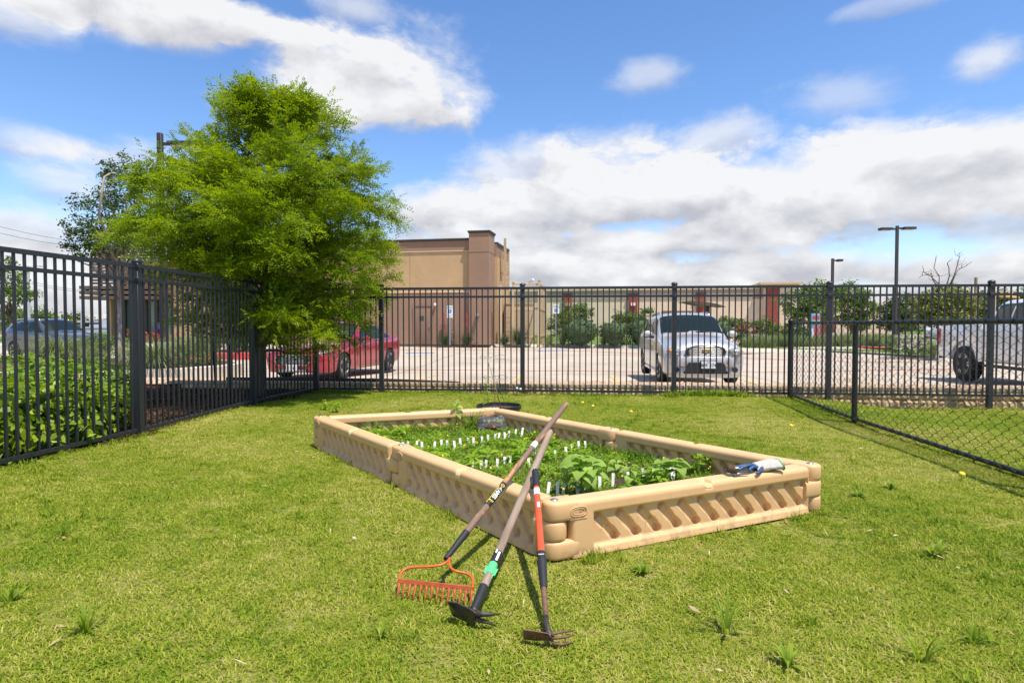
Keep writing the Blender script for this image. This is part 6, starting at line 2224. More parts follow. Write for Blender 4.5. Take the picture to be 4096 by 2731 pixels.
_wh = {}
def wheel(root, x, y, r, w, spokes, twin=False, rimf=.68, rimm='alloy'):
    """wheel whose outer face looks along the sign of x"""
    key = (r, w, spokes, twin, rimf)
    if key not in _wh:
        T = MB().lathe([(r * rimf, -w / 2 + .01), (r * .9, -w / 2), (r * .985, -w / 2 + .03), (r, -w * .2), (r, w * .2), (r * .985, w / 2 - .03), (r * .9, w / 2), (r * rimf, w / 2 - .012)], 36, axis='X')
        R_ = MB().lathe([(r * rimf, -w * .4), (r * rimf, w / 2 - .014), (r * rimf * .95, w / 2 - .010), (r * rimf * .90, w / 2 - .03), (r * rimf * .88, -w * .1)], 36, axis='X')
        D = MB().lathe([(r * rimf * .9, 0.0), (.001, 0.005)], 24, axis='X')
        Sp = MB()
        for i in range(spokes):
            for dd in ((-.16, .16) if twin else (0,)):
                a = 2 * math.pi * i / spokes
                c0 = Vector((w / 2 - .035, math.cos(a) * r * .13, math.sin(a) * r * .13))
                a2 = a + dd
                c1 = Vector((w / 2 - .022, math.cos(a2) * r * rimf * .93, math.sin(a2) * r * rimf * .93))
                Sp.bar(c0, c1, r * (.10 if twin else .17), .03, (1, 0, 0))
        Sp.lathe([(r * .17, w / 2 - .05), (r * .17, w / 2 - .025), (r * .10, w / 2 - .018), (.001, w / 2 - .016)], 16, axis='X')
        _wh[key] = (T.mesh('tyre', M['tyre'], smooth=True, angle=.9), R_.mesh('rim', M[rimm], smooth=True, angle=.9), D.mesh('brake', M['well']), Sp.mesh('spokes', M[rimm], bevel=.006, seg=1))
    T, R_, D, Sp = _wh[key]
    t = link('wheel', T, root, (x, y, r), (0, 0, 0 if x > 0 else math.pi))
    for nm, me in (('rim', R_), ('brake', D), ('spokes', Sp)):
        link(nm, me, t)
    return t


def number_plate(root, text, c, state=None):
    p = MB().box(-.153, .153, -.006, .006, -.077, .077).build('number_plate', M['plate'], root, bevel=.004, seg=1)
    p.location = c
    o = link('lettering', text_mesh(text, M['ink'], .085, .0008, True), p); o.matrix_local = frame_matrix((0, -.0075, -.012), (1, 0, 0), (0, -1, 0))
    if state:
        o = link('lettering', text_mesh('TEXAS', M['ink'], .03, .0008), p); o.matrix_local = frame_matrix((0, -.0075, .052), (1, 0, 0), (0, -1, 0))
    return p


# ---------------------------------------------------------------- silver wagon
def silver_wagon():
    W = .845
    t = thing('parked_car', 'silver compact wagon facing the fence with chrome slatted grille', 'car', (4.16, 13.0, -.155), math.radians(-4.5), 'cars parked facing the fence')
    pm = paint('silver_paint', (0.52, 0.505, 0.485), 0.35, .34)
    ys = [0.02, .16, .5, 1.0, 1.32, 1.95, 2.7, 3.6, 4.2, 4.46]
    secs = [
        [(0, .26), (.50, .26), (.70, .30), (.74, .46), (.74, .64), (.62, .72), (.46, .78), (.26, .81), (0, .82)],
        [(0, .24), (.62, .24), (.80, .28), (.845, .48), (.84, .68), (.74, .83), (.56, .90), (.32, .945), (0, .96)],
        [(0, .22), (.64, .22), (.82, .26), (.865, .50), (.865, .78), (.79, .90), (.60, .985), (.33, 1.035), (0, 1.05)],
        [(0, .22), (.64, .22), (.82, .26), (.87, .55), (.855, .86), (.79, .965), (.62, 1.055), (.34, 1.10), (0, 1.115)],
        [(0, .22), (.64, .22), (.82, .26), (.875, .55), (.86, .90), (.80, 1.02), (.73, 1.09), (.39, 1.145), (0, 1.165)],
        [(0, .22), (.64, .22), (.82, .26), (.875, .55), (.865, .92), (.815, 1.06), (.675, 1.51), (.38, 1.59), (0, 1.605)],
        [(0, .22), (.64, .22), (.82, .26), (.875, .55), (.865, .93), (.82, 1.07), (.68, 1.535), (.38, 1.615), (0, 1.63)],
        [(0, .22), (.64, .22), (.82, .26), (.875, .58), (.865, .95), (.815, 1.09), (.66, 1.51), (.37, 1.58), (0, 1.595)],
        [(0, .26), (.62, .26), (.80, .30), (.86, .60), (.85, .98), (.79, 1.12), (.585, 1.40), (.32, 1.46), (0, 1.475)],
        [(0, .36), (.55, .36), (.72, .40), (.77, .62), (.76, .95), (.71, 1.08), (.56, 1.22), (.3, 1.25), (0, 1.26)]]
    b = Body(ys, secs)
    V, F = b.shell(4, 4)
    wy = (.86, 3.50)
    me = cut_wheels(V, F, [pm, M['well']], [(s, y, .33) for s in (-1, 1) for y in wy], .375, W + .03)
    link('body', me, t)
    b.patch(4.12, 4.9, 6.06, 8, .006, 12, 14).build('windshield', M['car_glass'], t, smooth=True)
    b.patch(4.35, 5.45, 5.2, 5.9, .006, 12, 8, ucurve=lambda f: (5.2, 5.2 + .68 * min(1, .15 + f * 2.0))).build('side_window', M['car_glass'], t, smooth=True)
    b.patch(5.55, 6.45, 5.2, 5.88, .006, 10, 8).build('side_window', M['car_glass'], t, smooth=True)
    b.patch(6.6, 7.5, 5.25, 5.85, .006, 10, 8).build('side_window', M['car_glass'], t, smooth=True)
    b.patch(8.15, 8.75, 6.1, 8, .006, 8, 10).build('rear_window', M['car_glass'], t, smooth=True)
    # swollen front wings carrying the lamps
    for s in (-1, 1):
        w = MB().ell((s * .70, .60, .62), (.185, .62, .275), 22, 14).build('wing', pm, t, smooth=True)
        hl = MB().ell((s * .655, .075, .755), (.165, .13, .095), 20, 12).build('headlight', M['lamp_clear'], t, smooth=True)
        MB().ell((s * .73, .005, .765), (.05, .05, .055), 14, 8).build('indicator', M['amber'], hl, smooth=True)
        MB().ell((s * .625, -.032, .755), (.055, .03, .055), 14, 8).build('reflector', M['chrome'], hl, smooth=True)
    # bumper: pale horizontal band, two uprights, chin
    def rr(w, z0, z1, y0, dep, r=.05, bow=.14, m=None, name='bumper', seg=20):
        rows = []
        prof = [(z0 + .015, .05), (z0, .02), (z0 + .02, 0), (z1 - .02, 0), (z1, .02), (z1, .09)]
        for z, dy in prof:
            rows.append([(w * (2 * i / seg - 1), y0 + dy + bow * abs(2 * i / seg - 1) ** 3.2, z) for i in range(seg + 1)])
        mm = MB(); mm.grid(rows)
        return mm.build(name, m or pm, t, smooth=True, angle=.9)
    rr(.80, .44, .665, -.07, .1, bow=.22)
    rr(.78, .20, .445, -.045, .1, bow=.22, name='chin')
    for s in (-1, 1):
        MB().box(s * .535 - .065, s * .535 + .065, -.088, .02, .455, .645).build('overrider', pm, t, bevel=.018)
        MB().lathe([(.058, 0), (.058, .02)], 20, axis='Y').build('fog_lamp_hole', M['black_plastic'], t, loc=(s * .615, .03 - .075, .375))
    MB().prism([(-.40, .47), (-.36, .53), (.36, .53), (.40, .47), (.42, .33), (.36, .30), (-.36, .30), (-.42, .33)], ((0, -.078, 0), (1, 0, 0), (0, 0, 1)), (0, .03, 0)).build('air_intake', M['black_plastic'], t)
    MB().box(-.46, .46, -.06, .0, .29, .345).build('lower_lip', M['well'], t, bevel=.01)
    # grille
    g = MB()
    gz0, gz1 = .675, .895
    for i in range(9):
        pass
    op = [(-.40, gz0), (.40, gz0), (.42, gz0 + .10), (.38, gz1 - .05), (.2, gz1), (-.2, gz1), (-.38, gz1 - .05), (-.42, gz0 + .10)]
    MB().prism(op, ((0, -.035, 0), (1, 0, 0), (0, 0, 1)), (0, .12, 0)).build('grille', M['black_plastic'], t)
    gr = [c for c in t.children if c.name.startswith('grille')][0]
    for i in range(5):
        z = gz0 + .022 + i * .042
        hw = .395 + .02 * math.sin(i * .8) - (.10 if i == 4 else 0)
        MB().tube([(hw * k / 6, -.045 + .03 * abs(k / 6) ** 3, z) for k in range(-6, 7)], .0115, 7).build('slat', pm, gr, smooth=True)
    MB().tube([(x * 1.02, -.04, z) for x, z in op + [op[0]]], .012, 7).build('surround', M['chrome'], gr, smooth=True)
    em = MB()
    cz = .785
    em.prism([(-.085, cz - .018), (-.035, cz - .018), (-.04, cz - .042), (.03, cz - .042), (.035, cz - .018), (.08, cz - .018), (.09, cz + .018), (.04, cz + .018), (.035, cz + .042), (-.035, cz + .042), (-.03, cz + .018), (-.08, cz + .018)], ((0, -.066, 0), (1, 0, 0), (0, 0, 1)), (0, .015, 0))
    em.build('emblem', mat('gold_emblem', (0.55, 0.38, 0.14), 0.3, metal=.6), t, bevel=.003, seg=1)
    number_plate(t, 'BP5  174', (0.045, -.105, .485), True)
    MB().box(-.125, .215, -.10, -.07, .395, .575).build('plate_holder', M['black_plastic'], t, bevel=.01)
    for s in (-1, 1):
        mi = MB().ell((s * 1.00, 1.62, 1.115), (.125, .075, .085), 16, 10).build('mirror', pm, t, smooth=True)
        MB().bar((s * .85, 1.66, 1.04), (s * .95, 1.64, 1.06), .07, .06).ell((s * 1.0, 1.635, 1.075), (.12, .07, .055), 14, 8).build('mirror_foot', M['black_plastic'], mi, smooth=True)
        MB().tube([(s * .60, 2.2, 1.58), (s * .605, 2.35, 1.64), (s * .61, 3.5, 1.64), (s * .60, 3.8, 1.57)], .02, 8).build('roof_rail', M['chrome'], t, smooth=True)
        for y in (2.35, 3.45):
            pass
        MB().box(s * .881 - .008, s * .881 + .008, 2.45, 2.62, .955, .985).build('door_handle', pm, t, bevel=.006)
        MB().box(s * .84 - .03, s * .84 + .03, 1.3, 3.1, .23, .31).build('sill', pm, t, bevel=.02)
    MB().tube([(.10, 2.0, 1.585), (.10, 2.03, 1.63), (.10, 2.1, 1.68)], [.018, .012, .004], 7).build('antenna', M['black_plastic'], t, smooth=True)
    wp = MB()
    for x0, x1 in ((-.66, -.08), (-.02, .52)):
        wp.bar((x0 + .1, 1.31, 1.16), (x1, 1.33, 1.185), .012, .02)
        wp.bar((x0, 1.335, 1.178), (x1 + .06, 1.365, 1.20), .012, .012)
    wp.build('wiper', M['black_plastic'], t)
    MB().box(.47, .57, 1.52, 1.53, 1.27, 1.33).build('windscreen_sticker', M['sign_blue'], t, rot=(-.85, 0, 0)) if False else None
    for s in (-1, 1):
        for y in wy: wheel(t, s * (W - .085), y, .33, .215, 7)
    return t
silver_wagon()


# ---------------------------------------------------------------- dark red saloon
def red_saloon():
    d = Vector((.225, .974, 0)).normalized()
    a = math.atan2(-d.x, d.y)
    # left-hand wheels of the car stand at (-4.5, 15.87) and (-3.87, 18.6)
    fw = Vector((-4.5, 15.87, 0)) - d * .93 + Vector((-d.y, d.x, 0)) * .80
    t = thing('parked_car', 'dark red saloon with wide grille parked beneath the feathery tree', 'car', (fw.x, fw.y, -.225), a, 'cars parked facing the fence')
    pm = paint('red_paint_metallic', (0.40, 0.014, 0.034), 0.3, .26)
    ys = [0.0, .14, .55, 1.15, 1.55, 2.35, 2.95, 3.65, 4.25, 4.65, 4.84]
    lo = [(0, .20), (.66, .20), (.86, .23), (.915, .48)]
    secs = [
        [(0, .24), (.45, .24), (.60, .27), (.68, .45), (.66, .60), (.58, .66), (.46, .70), (.26, .72), (0, .725)],
        [(0, .20), (.60, .20), (.78, .23), (.84, .45), (.83, .64), (.75, .72), (.60, .765), (.35, .79), (0, .80)],
        [(0, .18), (.64, .18), (.86, .21), (.91, .47), (.895, .70), (.82, .80), (.66, .855), (.37, .885), (0, .90)],
        lo + [(.905, .76), (.85, .875), (.72, .93), (.40, .965), (0, .98)],
        lo + [(.905, .79), (.86, .92), (.76, .975), (.43, 1.02), (0, 1.04)],
        lo + [(.91, .82), (.865, .955), (.60, 1.385), (.35, 1.455), (0, 1.47)],
        lo + [(.91, .84), (.865, .975), (.60, 1.41), (.35, 1.475), (0, 1.49)],
        lo + [(.905, .86), (.855, .99), (.57, 1.36), (.34, 1.425), (0, 1.44)],
        [(0, .22), (.64, .22), (.84, .26), (.90, .52), (.89, .90), (.82, 1.03), (.66, 1.085), (.40, 1.12), (0, 1.13)],
        [(0, .26), (.60, .26), (.80, .30), (.85, .55), (.85, .88), (.78, 1.02), (.62, 1.06), (.36, 1.085), (0, 1.09)],
        [(0, .34), (.52, .34), (.68, .38), (.73, .58), (.73, .84), (.68, .96), (.56, 1.0), (.3, 1.01), (0, 1.01)]]
    b = Body(ys, secs)
    V, F = b.shell(4, 4)
    wy = (.93, 3.76)
    me = cut_wheels(V, F, [pm, M['well']], [(s, y, .335) for s in (-1, 1) for y in wy], .375, .915)
    link('body', me, t)
    b.patch(4.12, 4.93, 6.06, 8, .006, 12, 14).build('windshield', M['car_glass'], t, smooth=True)
    b.patch(4.45, 5.65, 5.12, 5.9, .006, 14, 8, ucurve=lambda f: (5.12, 5.12 + .78 * min(1, .12 + f * 1.9))).build('side_window', M['car_glass'], t, smooth=True)
    b.patch(5.75, 6.75, 5.12, 5.88, .006, 10, 8).build('side_window', M['car_glass'], t, smooth=True)
    b.patch(6.82, 7.45, 5.12, 5.8, .006, 8, 8, ucurve=lambda f: (5.12, 5.12 + .7 * (1 - f * .8))).build('side_window', M['car_glass'], t, smooth=True)
    b.patch(7.1, 7.9, 6.1, 8, .006, 8, 10).build('rear_window', M['car_glass'], t, smooth=True)
    # chrome line under the windows
    for s in (-1, 1):
        u = np.linspace(4.4, 7.5, 16)
        G = b.ev(u, np.array([5.06]))[:, 0]
        MB().tube([(s * (p[0] + .006), p[1], p[2]) for p in G], .009, 6).build('window_trim', M['chrome'], t, smooth=True)
        hl = MB()
        G = [[b.ev(np.array([uu]), np.array([vv]))[0, 0] + np.array([.012, -.012, .004]) for vv in np.linspace(v0, v1, 5)] for uu, v0, v1 in ((.55, 4.62, 5.35), (.9, 4.5, 5.3), (1.3, 4.45, 5.2), (1.65, 4.5, 5.08), (1.9, 4.62, 4.98))]
        hl.grid([[tuple(p * np.array([s, 1, 1])) for p in r] for r in G])
        h = hl.build('headlight', M['lamp_clear'], t, smooth=True)
        am = MB()
        G2 = [[p + np.array([.004, -.002, .002]) for p in r] for r in G[3:]]
        am.grid([[tuple(p * np.array([s, 1, 1])) for p in r] for r in G2]); am.build('indicator', M['amber'], h, smooth=True)
        for k in range(3):
            p = G[1][1 + k] if k else G[0][2]
            MB().ell((s * (p[0] + .004), p[1] - .004, p[2]), (.035, .02, .028), 10, 6).build('reflector', M['chrome'], h, smooth=True)
        mi = MB().ell((s * 1.03, 1.98, 1.03), (.115, .075, .075), 16, 10).build('mirror', pm, t, smooth=True)
        MB().bar((s * .84, 2.0, .98), (s * .98, 1.98, 1.0), .06, .04).build('mirror_foot', M['black_plastic'], mi)
        for y in (2.72, 3.62):
            MB().box(s * .902 - .012, s * .902 + .022, y - .1, y + .1, .865, .895).build('door_handle', pm, t, bevel=.01)
        MB().prism([(-.14, 0), (.15, .05), (.10, .10), (-.10, .085)], ((s * .60, .06, .31), (s * .95, .3, 0), (0, 0, 1)), (0, -.03, 0)).build('fog_lamp_recess', M['black_plastic'], t)
        MB().tube([(s * .46, .03, .305), (s * .72, .10, .315)], .010, 6).build('fog_trim', M['chrome'], t)
        for y in (1.72, 2.86, 3.72):
            pass
    ml = MB()
    for s in (-1, 1):
        for u0 in (5.70,):
            G = b.ev(np.array([u0]), np.linspace(2.4, 5.0, 12))[0]
            ml.tube([(s * (p[0] + .002), p[1], p[2]) for p in G], .005, 4)
        G = b.ev(np.array([4.15]), np.linspace(2.4, 4.9, 12))[0]
        ml.tube([(s * (p[0] + .002), p[1], p[2]) for p in G], .005, 4)
    ml.build('door_seam', M['black_plastic'], t)
    # grille: wide hexagon of chrome bars
    op = [(-.40, .40), (.40, .40), (.50, .52), (.43, .655), (-.43, .655), (-.50, .52)]
    gr = MB().prism(op, ((0, -.03, 0), (1, 0, 0), (0, 0, 1)), (0, .1, 0)).build('grille', M['black_plastic'], t)
    for i in range(8):
        z = .415 + i * .032
        hw = .40 + .10 * (1 - abs(z - .52) / .13) if z < .65 else .42
        MB().tube([(hw * k / 5, -.04 + .035 * abs(k / 5) ** 2.5, z) for k in range(-5, 6)], .0075, 6).build('slat', M['chrome'], gr, smooth=True)
    MB().tube([(x, -.032, z) for x, z in op + [op[0]]], .010, 6).build('surround', M['chrome'], gr, smooth=True)
    MB().ell((0, .045, .71), (.07, .012, .03), 16, 8).build('emblem', M['sign_blue'], t, smooth=True)
    number_plate(t, 'C 0 31', (0, -.06, .335))
    MB().box(-.42, .42, -.035, .06, .215, .30).build('lower_grille', M['black_plastic'], t, bevel=.01)
    for z in (.235, .26, .285):
        MB().tube([(-.38, -.04, z), (.38, -.04, z)], .006, 5).build('lower_slat', M['chrome'], t)
    for s in (-1, 1):
        for y in wy: wheel(t, s * (.915 - .10), y, .335, .225, 5, True)
    return t
red_saloon()


# ---------------------------------------------------------------- slate-blue crossover, far left
def blue_crossover():
    a = math.radians(-20)
    t = thing('parked_car', 'slate blue crossover half hidden by a large grass clump', 'car', (-20.9, 25.2, -.14), 0, 'parked cars further off')
    pm = paint('slate_blue_paint', (0.045, 0.055, 0.075), 0.2, .3)
    ys = [0.02, .18, .6, 1.2, 1.55, 2.35, 3.0, 3.7, 4.25, 4.52]
    lo = [(0, .24), (.64, .24), (.85, .30), (.91, .58)]
    secs = [
        [(0, .30), (.5, .30), (.68, .34), (.74, .56), (.72, .74), (.64, .82), (.48, .86), (.27, .88), (0, .89)],
        [(0, .26), (.6, .26), (.80, .31), (.86, .56), (.85, .80), (.78, .90), (.62, .95), (.35, .98), (0, .99)],
        lo + [(.90, .86), (.83, .98), (.66, 1.04), (.37, 1.07), (0, 1.08)],
        lo + [(.905, .92), (.85, 1.04), (.70, 1.10), (.4, 1.13), (0, 1.14)],
        lo + [(.905, .95), (.86, 1.07), (.74, 1.13), (.42, 1.17), (0, 1.19)],
        lo + [(.91, .98), (.865, 1.10), (.65, 1.55), (.37, 1.63), (0, 1.65)],
        lo + [(.91, .99), (.865, 1.12), (.66, 1.58), (.37, 1.66), (0, 1.68)],
        lo + [(.91, 1.02), (.86, 1.15), (.64, 1.55), (.36, 1.63), (0, 1.65)],
        [(0, .3), (.62, .3), (.82, .36), (.88, .62), (.87, 1.02), (.81, 1.16), (.60, 1.44), (.34, 1.52), (0, 1.54)],
        [(0, .4), (.55, .4), (.72, .44), (.77, .66), (.76, .96), (.71, 1.08), (.54, 1.2), (.3, 1.24), (0, 1.25)]]
    b = Body(ys, secs)
    V, F = b.shell(4, 4)
    wy = (.9, 3.6)
    me = cut_wheels(V, F, [pm, M['well']], [(s, y, .36) for s in (-1, 1) for y in wy], .41, .91)
    link('body', me, t)
    b.patch(4.12, 4.93, 6.06, 8, .006).build('windshield', M['car_glass'], t, smooth=True)
    b.patch(4.4, 5.75, 5.15, 5.9, .006, 14, 8, ucurve=lambda f: (5.15, 5.15 + .75 * min(1, .12 + f * 1.9))).build('side_window', M['car_glass'], t, smooth=True)
    b.patch(5.85, 6.75, 5.15, 5.88, .006).build('side_window', M['car_glass'], t, smooth=True)
    b.patch(6.85, 7.6, 5.15, 5.8, .006, ucurve=lambda f: (5.15 + f * .3, 5.85 - .2 * f)).build('side_window', M['car_glass'], t, smooth=True)
    b.patch(8.1, 8.75, 6.1, 8, .006).build('rear_window', M['car_glass'], t, smooth=True)
    for s in (-1, 1):
        MB().prism([(-.02, .0), (.30, .08), (.28, .2), (-.02, .22)], ((s * .80, 4.36, .88), (s * .12, -.9, 0), (0, 0, 1)), (s * .09, .02, 0)).build('tail_lamp', M['lamp_red'], t, bevel=.02)
        MB().tube([(s * .58, 2.4, 1.60), (s * .59, 2.6, 1.69), (s * .58, 3.8, 1.67), (s * .55, 4.1, 1.56)], .022, 8).build('roof_rail', M['chrome'], t, smooth=True)
        MB().box(s * .89 - .03, s * .89 + .02, 1.35, 3.15, .25, .42).build('side_cladding', M['black_plastic'], t, bevel=.02)
        for y in (2.6, 3.5):
            MB().box(s * .90 - .01, s * .90 + .025, y, y + .2, 1.0, 1.03).build('door_handle', pm, t, bevel=.008)
        for y in wy: wheel(t, s * .82, y, .36, .22, 7)
    # heading: nose towards +x and a little towards the lawn
    t.rotation_euler = (0, 0, math.radians(90 - 20) + 0)
    h = Vector((math.cos(a), math.sin(a), 0))
    nrm = Vector((h.y, -h.x, 0))                     # side that faces the camera
    rear = Vector((on_y(66, 1397, 25.5).x, 25.5, 0))
    org = rear - nrm * .8 + h * 3.6
    t.location = (org.x, org.y, -.25)
    t.rotation_euler = (0, 0, math.atan2(-h.y, -h.x) - math.pi / 2)
    return t
blue_crossover()


# ---------------------------------------------------------------- white pickup, right edge
def white_pickup():
    t = thing('pickup_truck', 'white crew-cab pickup truck cut off by the right edge behind both fences', 'truck')
    pm = paint('white_paint', (0.76, 0.75, 0.72), 0.0, .25)
    L, W, r = 5.5, .98, .435
    # local frame: nose at y = 0, tail at y = L
    def side(poly, name, m, x0, x1, bev=.02):
        return MB().prism(poly, ((x0, 0, 0), (0, 1, 0), (0, 0, 1)), (x1 - x0, 0, 0)).build(name, m, t, bevel=bev)
    def arch(yc, n=12, R=.52):
        return [(yc - R * math.cos(math.pi * i / n), .50 + (R - .02) * math.sin(math.pi * i / n)) for i in range(n + 1)]
    wy = (.95, 4.35)
    bed = [(3.62, .52)] + arch(wy[1]) + [(L - .06, .58), (L, .72), (L - .02, 1.36), (3.62, 1.40)]
    for s in (-1, 1):
        x0, x1 = sorted((s * W, s * (W - .10)))
        side(bed, 'bed_side', pm, x0, x1)
        lp = MB().box(*sorted((s * (W + .004), s * (W - .16))), L - .20, L + .012, .88, 1.30).build('tail_lamp', M['lamp_red'], t, bevel=.02)
        MB().box(*sorted((s * (W - .02), s * (W - .14))), 1.5, 3.55, .40, .47).build('step_bar', M['black_plastic'], t, bevel=.02)
    MB().box(-W + .1, W - .1, L - .08, L - .02, .62, 1.36).build('tailgate', pm, t, bevel=.02)
    MB().box(-W + .1, W - .1, 3.62, L - .08, .62, .70).build('bed_floor', M['black_plastic'], t)
    MB().box(-W + .1, W - .1, 3.62, 3.68, .70, 1.38).build('bed_front', pm, t)
    MB().box(-W + .04, W - .04, L - .02, L + .14, .50, .68).build('rear_bumper', M['chrome'], t, bevel=.03)
    # cab and nose as a loft
    ys = [.0, .15, .6, 1.25, 1.45, 2.15, 2.8, 3.35, 3.6]
    lo = [(0, .5), (.7, .5), (.93, .54), (W, .8)]
    secs = [
        [(0, .55), (.6, .55), (.80, .60), (.88, .8), (.88, 1.0), (.84, 1.10), (.6, 1.14), (.3, 1.15), (0, 1.15)],
        [(0, .5), (.68, .5), (.90, .55), (.96, .8), (.95, 1.06), (.90, 1.18), (.66, 1.24), (.35, 1.26), (0, 1.26)],
        lo + [(.975, 1.12), (.91, 1.25), (.68, 1.31), (.36, 1.34), (0, 1.34)],
        lo + [(.975, 1.20), (.92, 1.32), (.74, 1.37), (.4, 1.40), (0, 1.40)],
        lo + [(.975, 1.22), (.925, 1.36), (.80, 1.42), (.42, 1.45), (0, 1.46)],
        lo + [(.975, 1.24), (.93, 1.40), (.72, 1.86), (.4, 1.93), (0, 1.95)],
        lo + [(.975, 1.25), (.93, 1.41), (.73, 1.90), (.4, 1.96), (0, 1.98)],
        lo + [(.975, 1.25), (.93, 1.41), (.71, 1.86), (.4, 1.92), (0, 1.94)],
        lo + [(.97, 1.24), (.92, 1.39), (.80, 1.50), (.5, 1.56), (0, 1.58)]]
    b = Body(ys, secs)
    V, F = b.shell(4, 4)
    me = cut_wheels(V, F, [pm, M['well']], [(s, wy[0], .46) for s in (-1, 1)], .50, W)
    link('cab', me, t)
    b.patch(4.15, 4.9, 6.06, 8, .006).build('windshield', M['car_glass'], t, smooth=True)
    b.patch(4.55, 5.85, 5.15, 5.88, .006, 14, 8, ucurve=lambda f: (5.15, 5.15 + .73 * min(1, .15 + f * 2))).build('side_window', M['car_glass'], t, smooth=True)
    b.patch(5.95, 6.95, 5.15, 5.86, .006).build('side_window', M['car_glass'], t, smooth=True)
    b.patch(7.2, 7.8, 6.1, 8, .006).build('rear_window', M['car_glass'], t, smooth=True)
    for s in (-1, 1):
        for y in (2.35, 3.2):
            MB().box(*sorted((s * (W - .03), s * (W + .02))), y, y + .24, 1.10, 1.15).build('door_handle', M['chrome'], t, bevel=.01)
        mi = MB().box(*sorted((s * 1.02, s * 1.24)), 1.72, 1.84, 1.30, 1.55).build('mirror', pm, t, bevel=.04)
        MB().bar((s * .92, 1.8, 1.36), (s * 1.05, 1.8, 1.38), .06, .06).build('mirror_foot', M['black_plastic'], mi)
        MB().box(*sorted((s * .60, s * .90)), -.01, .12, .92, 1.10).build('headlight', M['lamp_clear'], t, bevel=.03)
        for y in wy: wheel(t, s * (W - .13), y, r, .28, 6, True, .62, 'alloy')
    MB().box(-.55, .55, -.03, .1, .82, 1.12).build('grille', M['chrome'], t, bevel=.02)
    MB().box(-.9, .9, -.1, .15, .52, .74).build('front_bumper', M['chrome'], t, bevel=.04)
    h = Vector((-.14, -.99, 0)).normalized()        # nose points at the lawn
    t.rotation_euler = (0, 0, math.atan2(-h.y, -h.x) - math.pi / 2)
    rw = on_y(3848, 1500, 14.9)
    # rear wheel of the side nearest the camera (local x = -W + .13, y = wy[1])
    R3 = Matrix.Rotation(t.rotation_euler.z, 3, 'Z')
    off = R3 @ Vector((-(W - .0), wy[1], 0))
    t.location = (rw.x - off.x, rw.y - off.y, -.20)
    return t
white_pickup()

# far parked car that shows in slivers beyond the island
fc = thing('parked_car', 'pale car seen in slivers between kerb island and white pickup', 'car', (on_y(3752, 1300, 44).x, 44, .05), math.radians(-40), 'parked cars further off')
fpm = paint('far_white_paint', (0.60, 0.62, 0.66), 0.1)
ys = [0, .2, 1.2, 1.6, 2.3, 3.4, 4.2, 4.4]
lo = [(0, .25), (.64, .25), (.85, .30), (.9, .55)]
b = Body(ys, [[(0, .3), (.5, .3), (.7, .35), (.74, .5), (.72, .65), (.6, .72), (0, .75)], [(0, .25), (.6, .25), (.8, .3), (.86, .5), (.85, .7), (.7, .85), (0, .9)]] +
         [lo + [(.9, .8), (.82, .95), (0, 1.02)], lo + [(.9, .85), (.84, 1.0), (0, 1.1)], lo + [(.9, .9), (.66, 1.4), (0, 1.5)], lo + [(.9, .92), (.66, 1.42), (0, 1.5)], lo + [(.88, .95), (.7, 1.1), (0, 1.15)], [(0, .4), (.5, .4), (.7, .45), (.75, .6), (.74, .9), (.65, 1.0), (0, 1.02)]])
V, F = b.shell(3, 3)
link('body', cut_wheels(V, F, [fpm, M['well']], [(s, y, .33) for s in (-1, 1) for y in (.9, 3.5)], .37, .9), fc)
b.patch(3.1, 3.9, 5.1, 6, .006).build('windshield', M['car_glass'], fc, smooth=True)
b.patch(3.4, 5.4, 4.1, 4.9, .006).build('side_window', M['car_glass'], fc, smooth=True)
for s in (-1, 1):
    for y in (.9, 3.5): wheel(fc, s * .8, y, .33, .2, 7)
# ------------------------------------------------------------------ what grows in the bed
M['bed_grass'] = grass_mat('bed_grass', [(0.0, (0.05, 0.14, 0.012)), (0.3, (0.12, 0.25, 0.02)), (0.6, (0.22, 0.34, 0.03)), (0.95, (0.38, 0.38, 0.10))], (1.5, 9.0))
M['seedling'] = leaf_mat('seedling_leaf', (0.15, 0.29, 0.015), (0.33, 0.47, 0.03), (0.46, 0.52, 0.06), trans=0.45, wscale=4.0, rough=.45)
M['sunflower'] = leaf_mat('sunflower_leaf', (0.22, 0.35, 0.06), (0.38, 0.52, 0.11), None, trans=0.45, wscale=5.0, rough=.6)
M['stem_green'] = mat('green_stem', (0.16, 0.25, 0.05), 0.6, var=.2)
M['marker'] = mat('white_marker_plastic', (0.80, 0.79, 0.76), 0.5, var=0.03, vscale=40)
M['marker_dull'] = mat('aged_marker_plastic', (0.66, 0.63, 0.57), 0.6, var=0.12, vscale=60)
M['yellow_petal'] = mat('yellow_petal', (0.80, 0.55, 0.02), 0.6)

INNER = [(0.24, 3.16), (1.80, 3.93), (-0.22, 6.38), (-1.75, 5.85)]


def bed_pt(m=.03):
    while True:
        x, y = random.uniform(-1.8, 1.85), random.uniform(3.1, 6.45)
        if in_quad(x, y, INNER, -m):
            return x, y


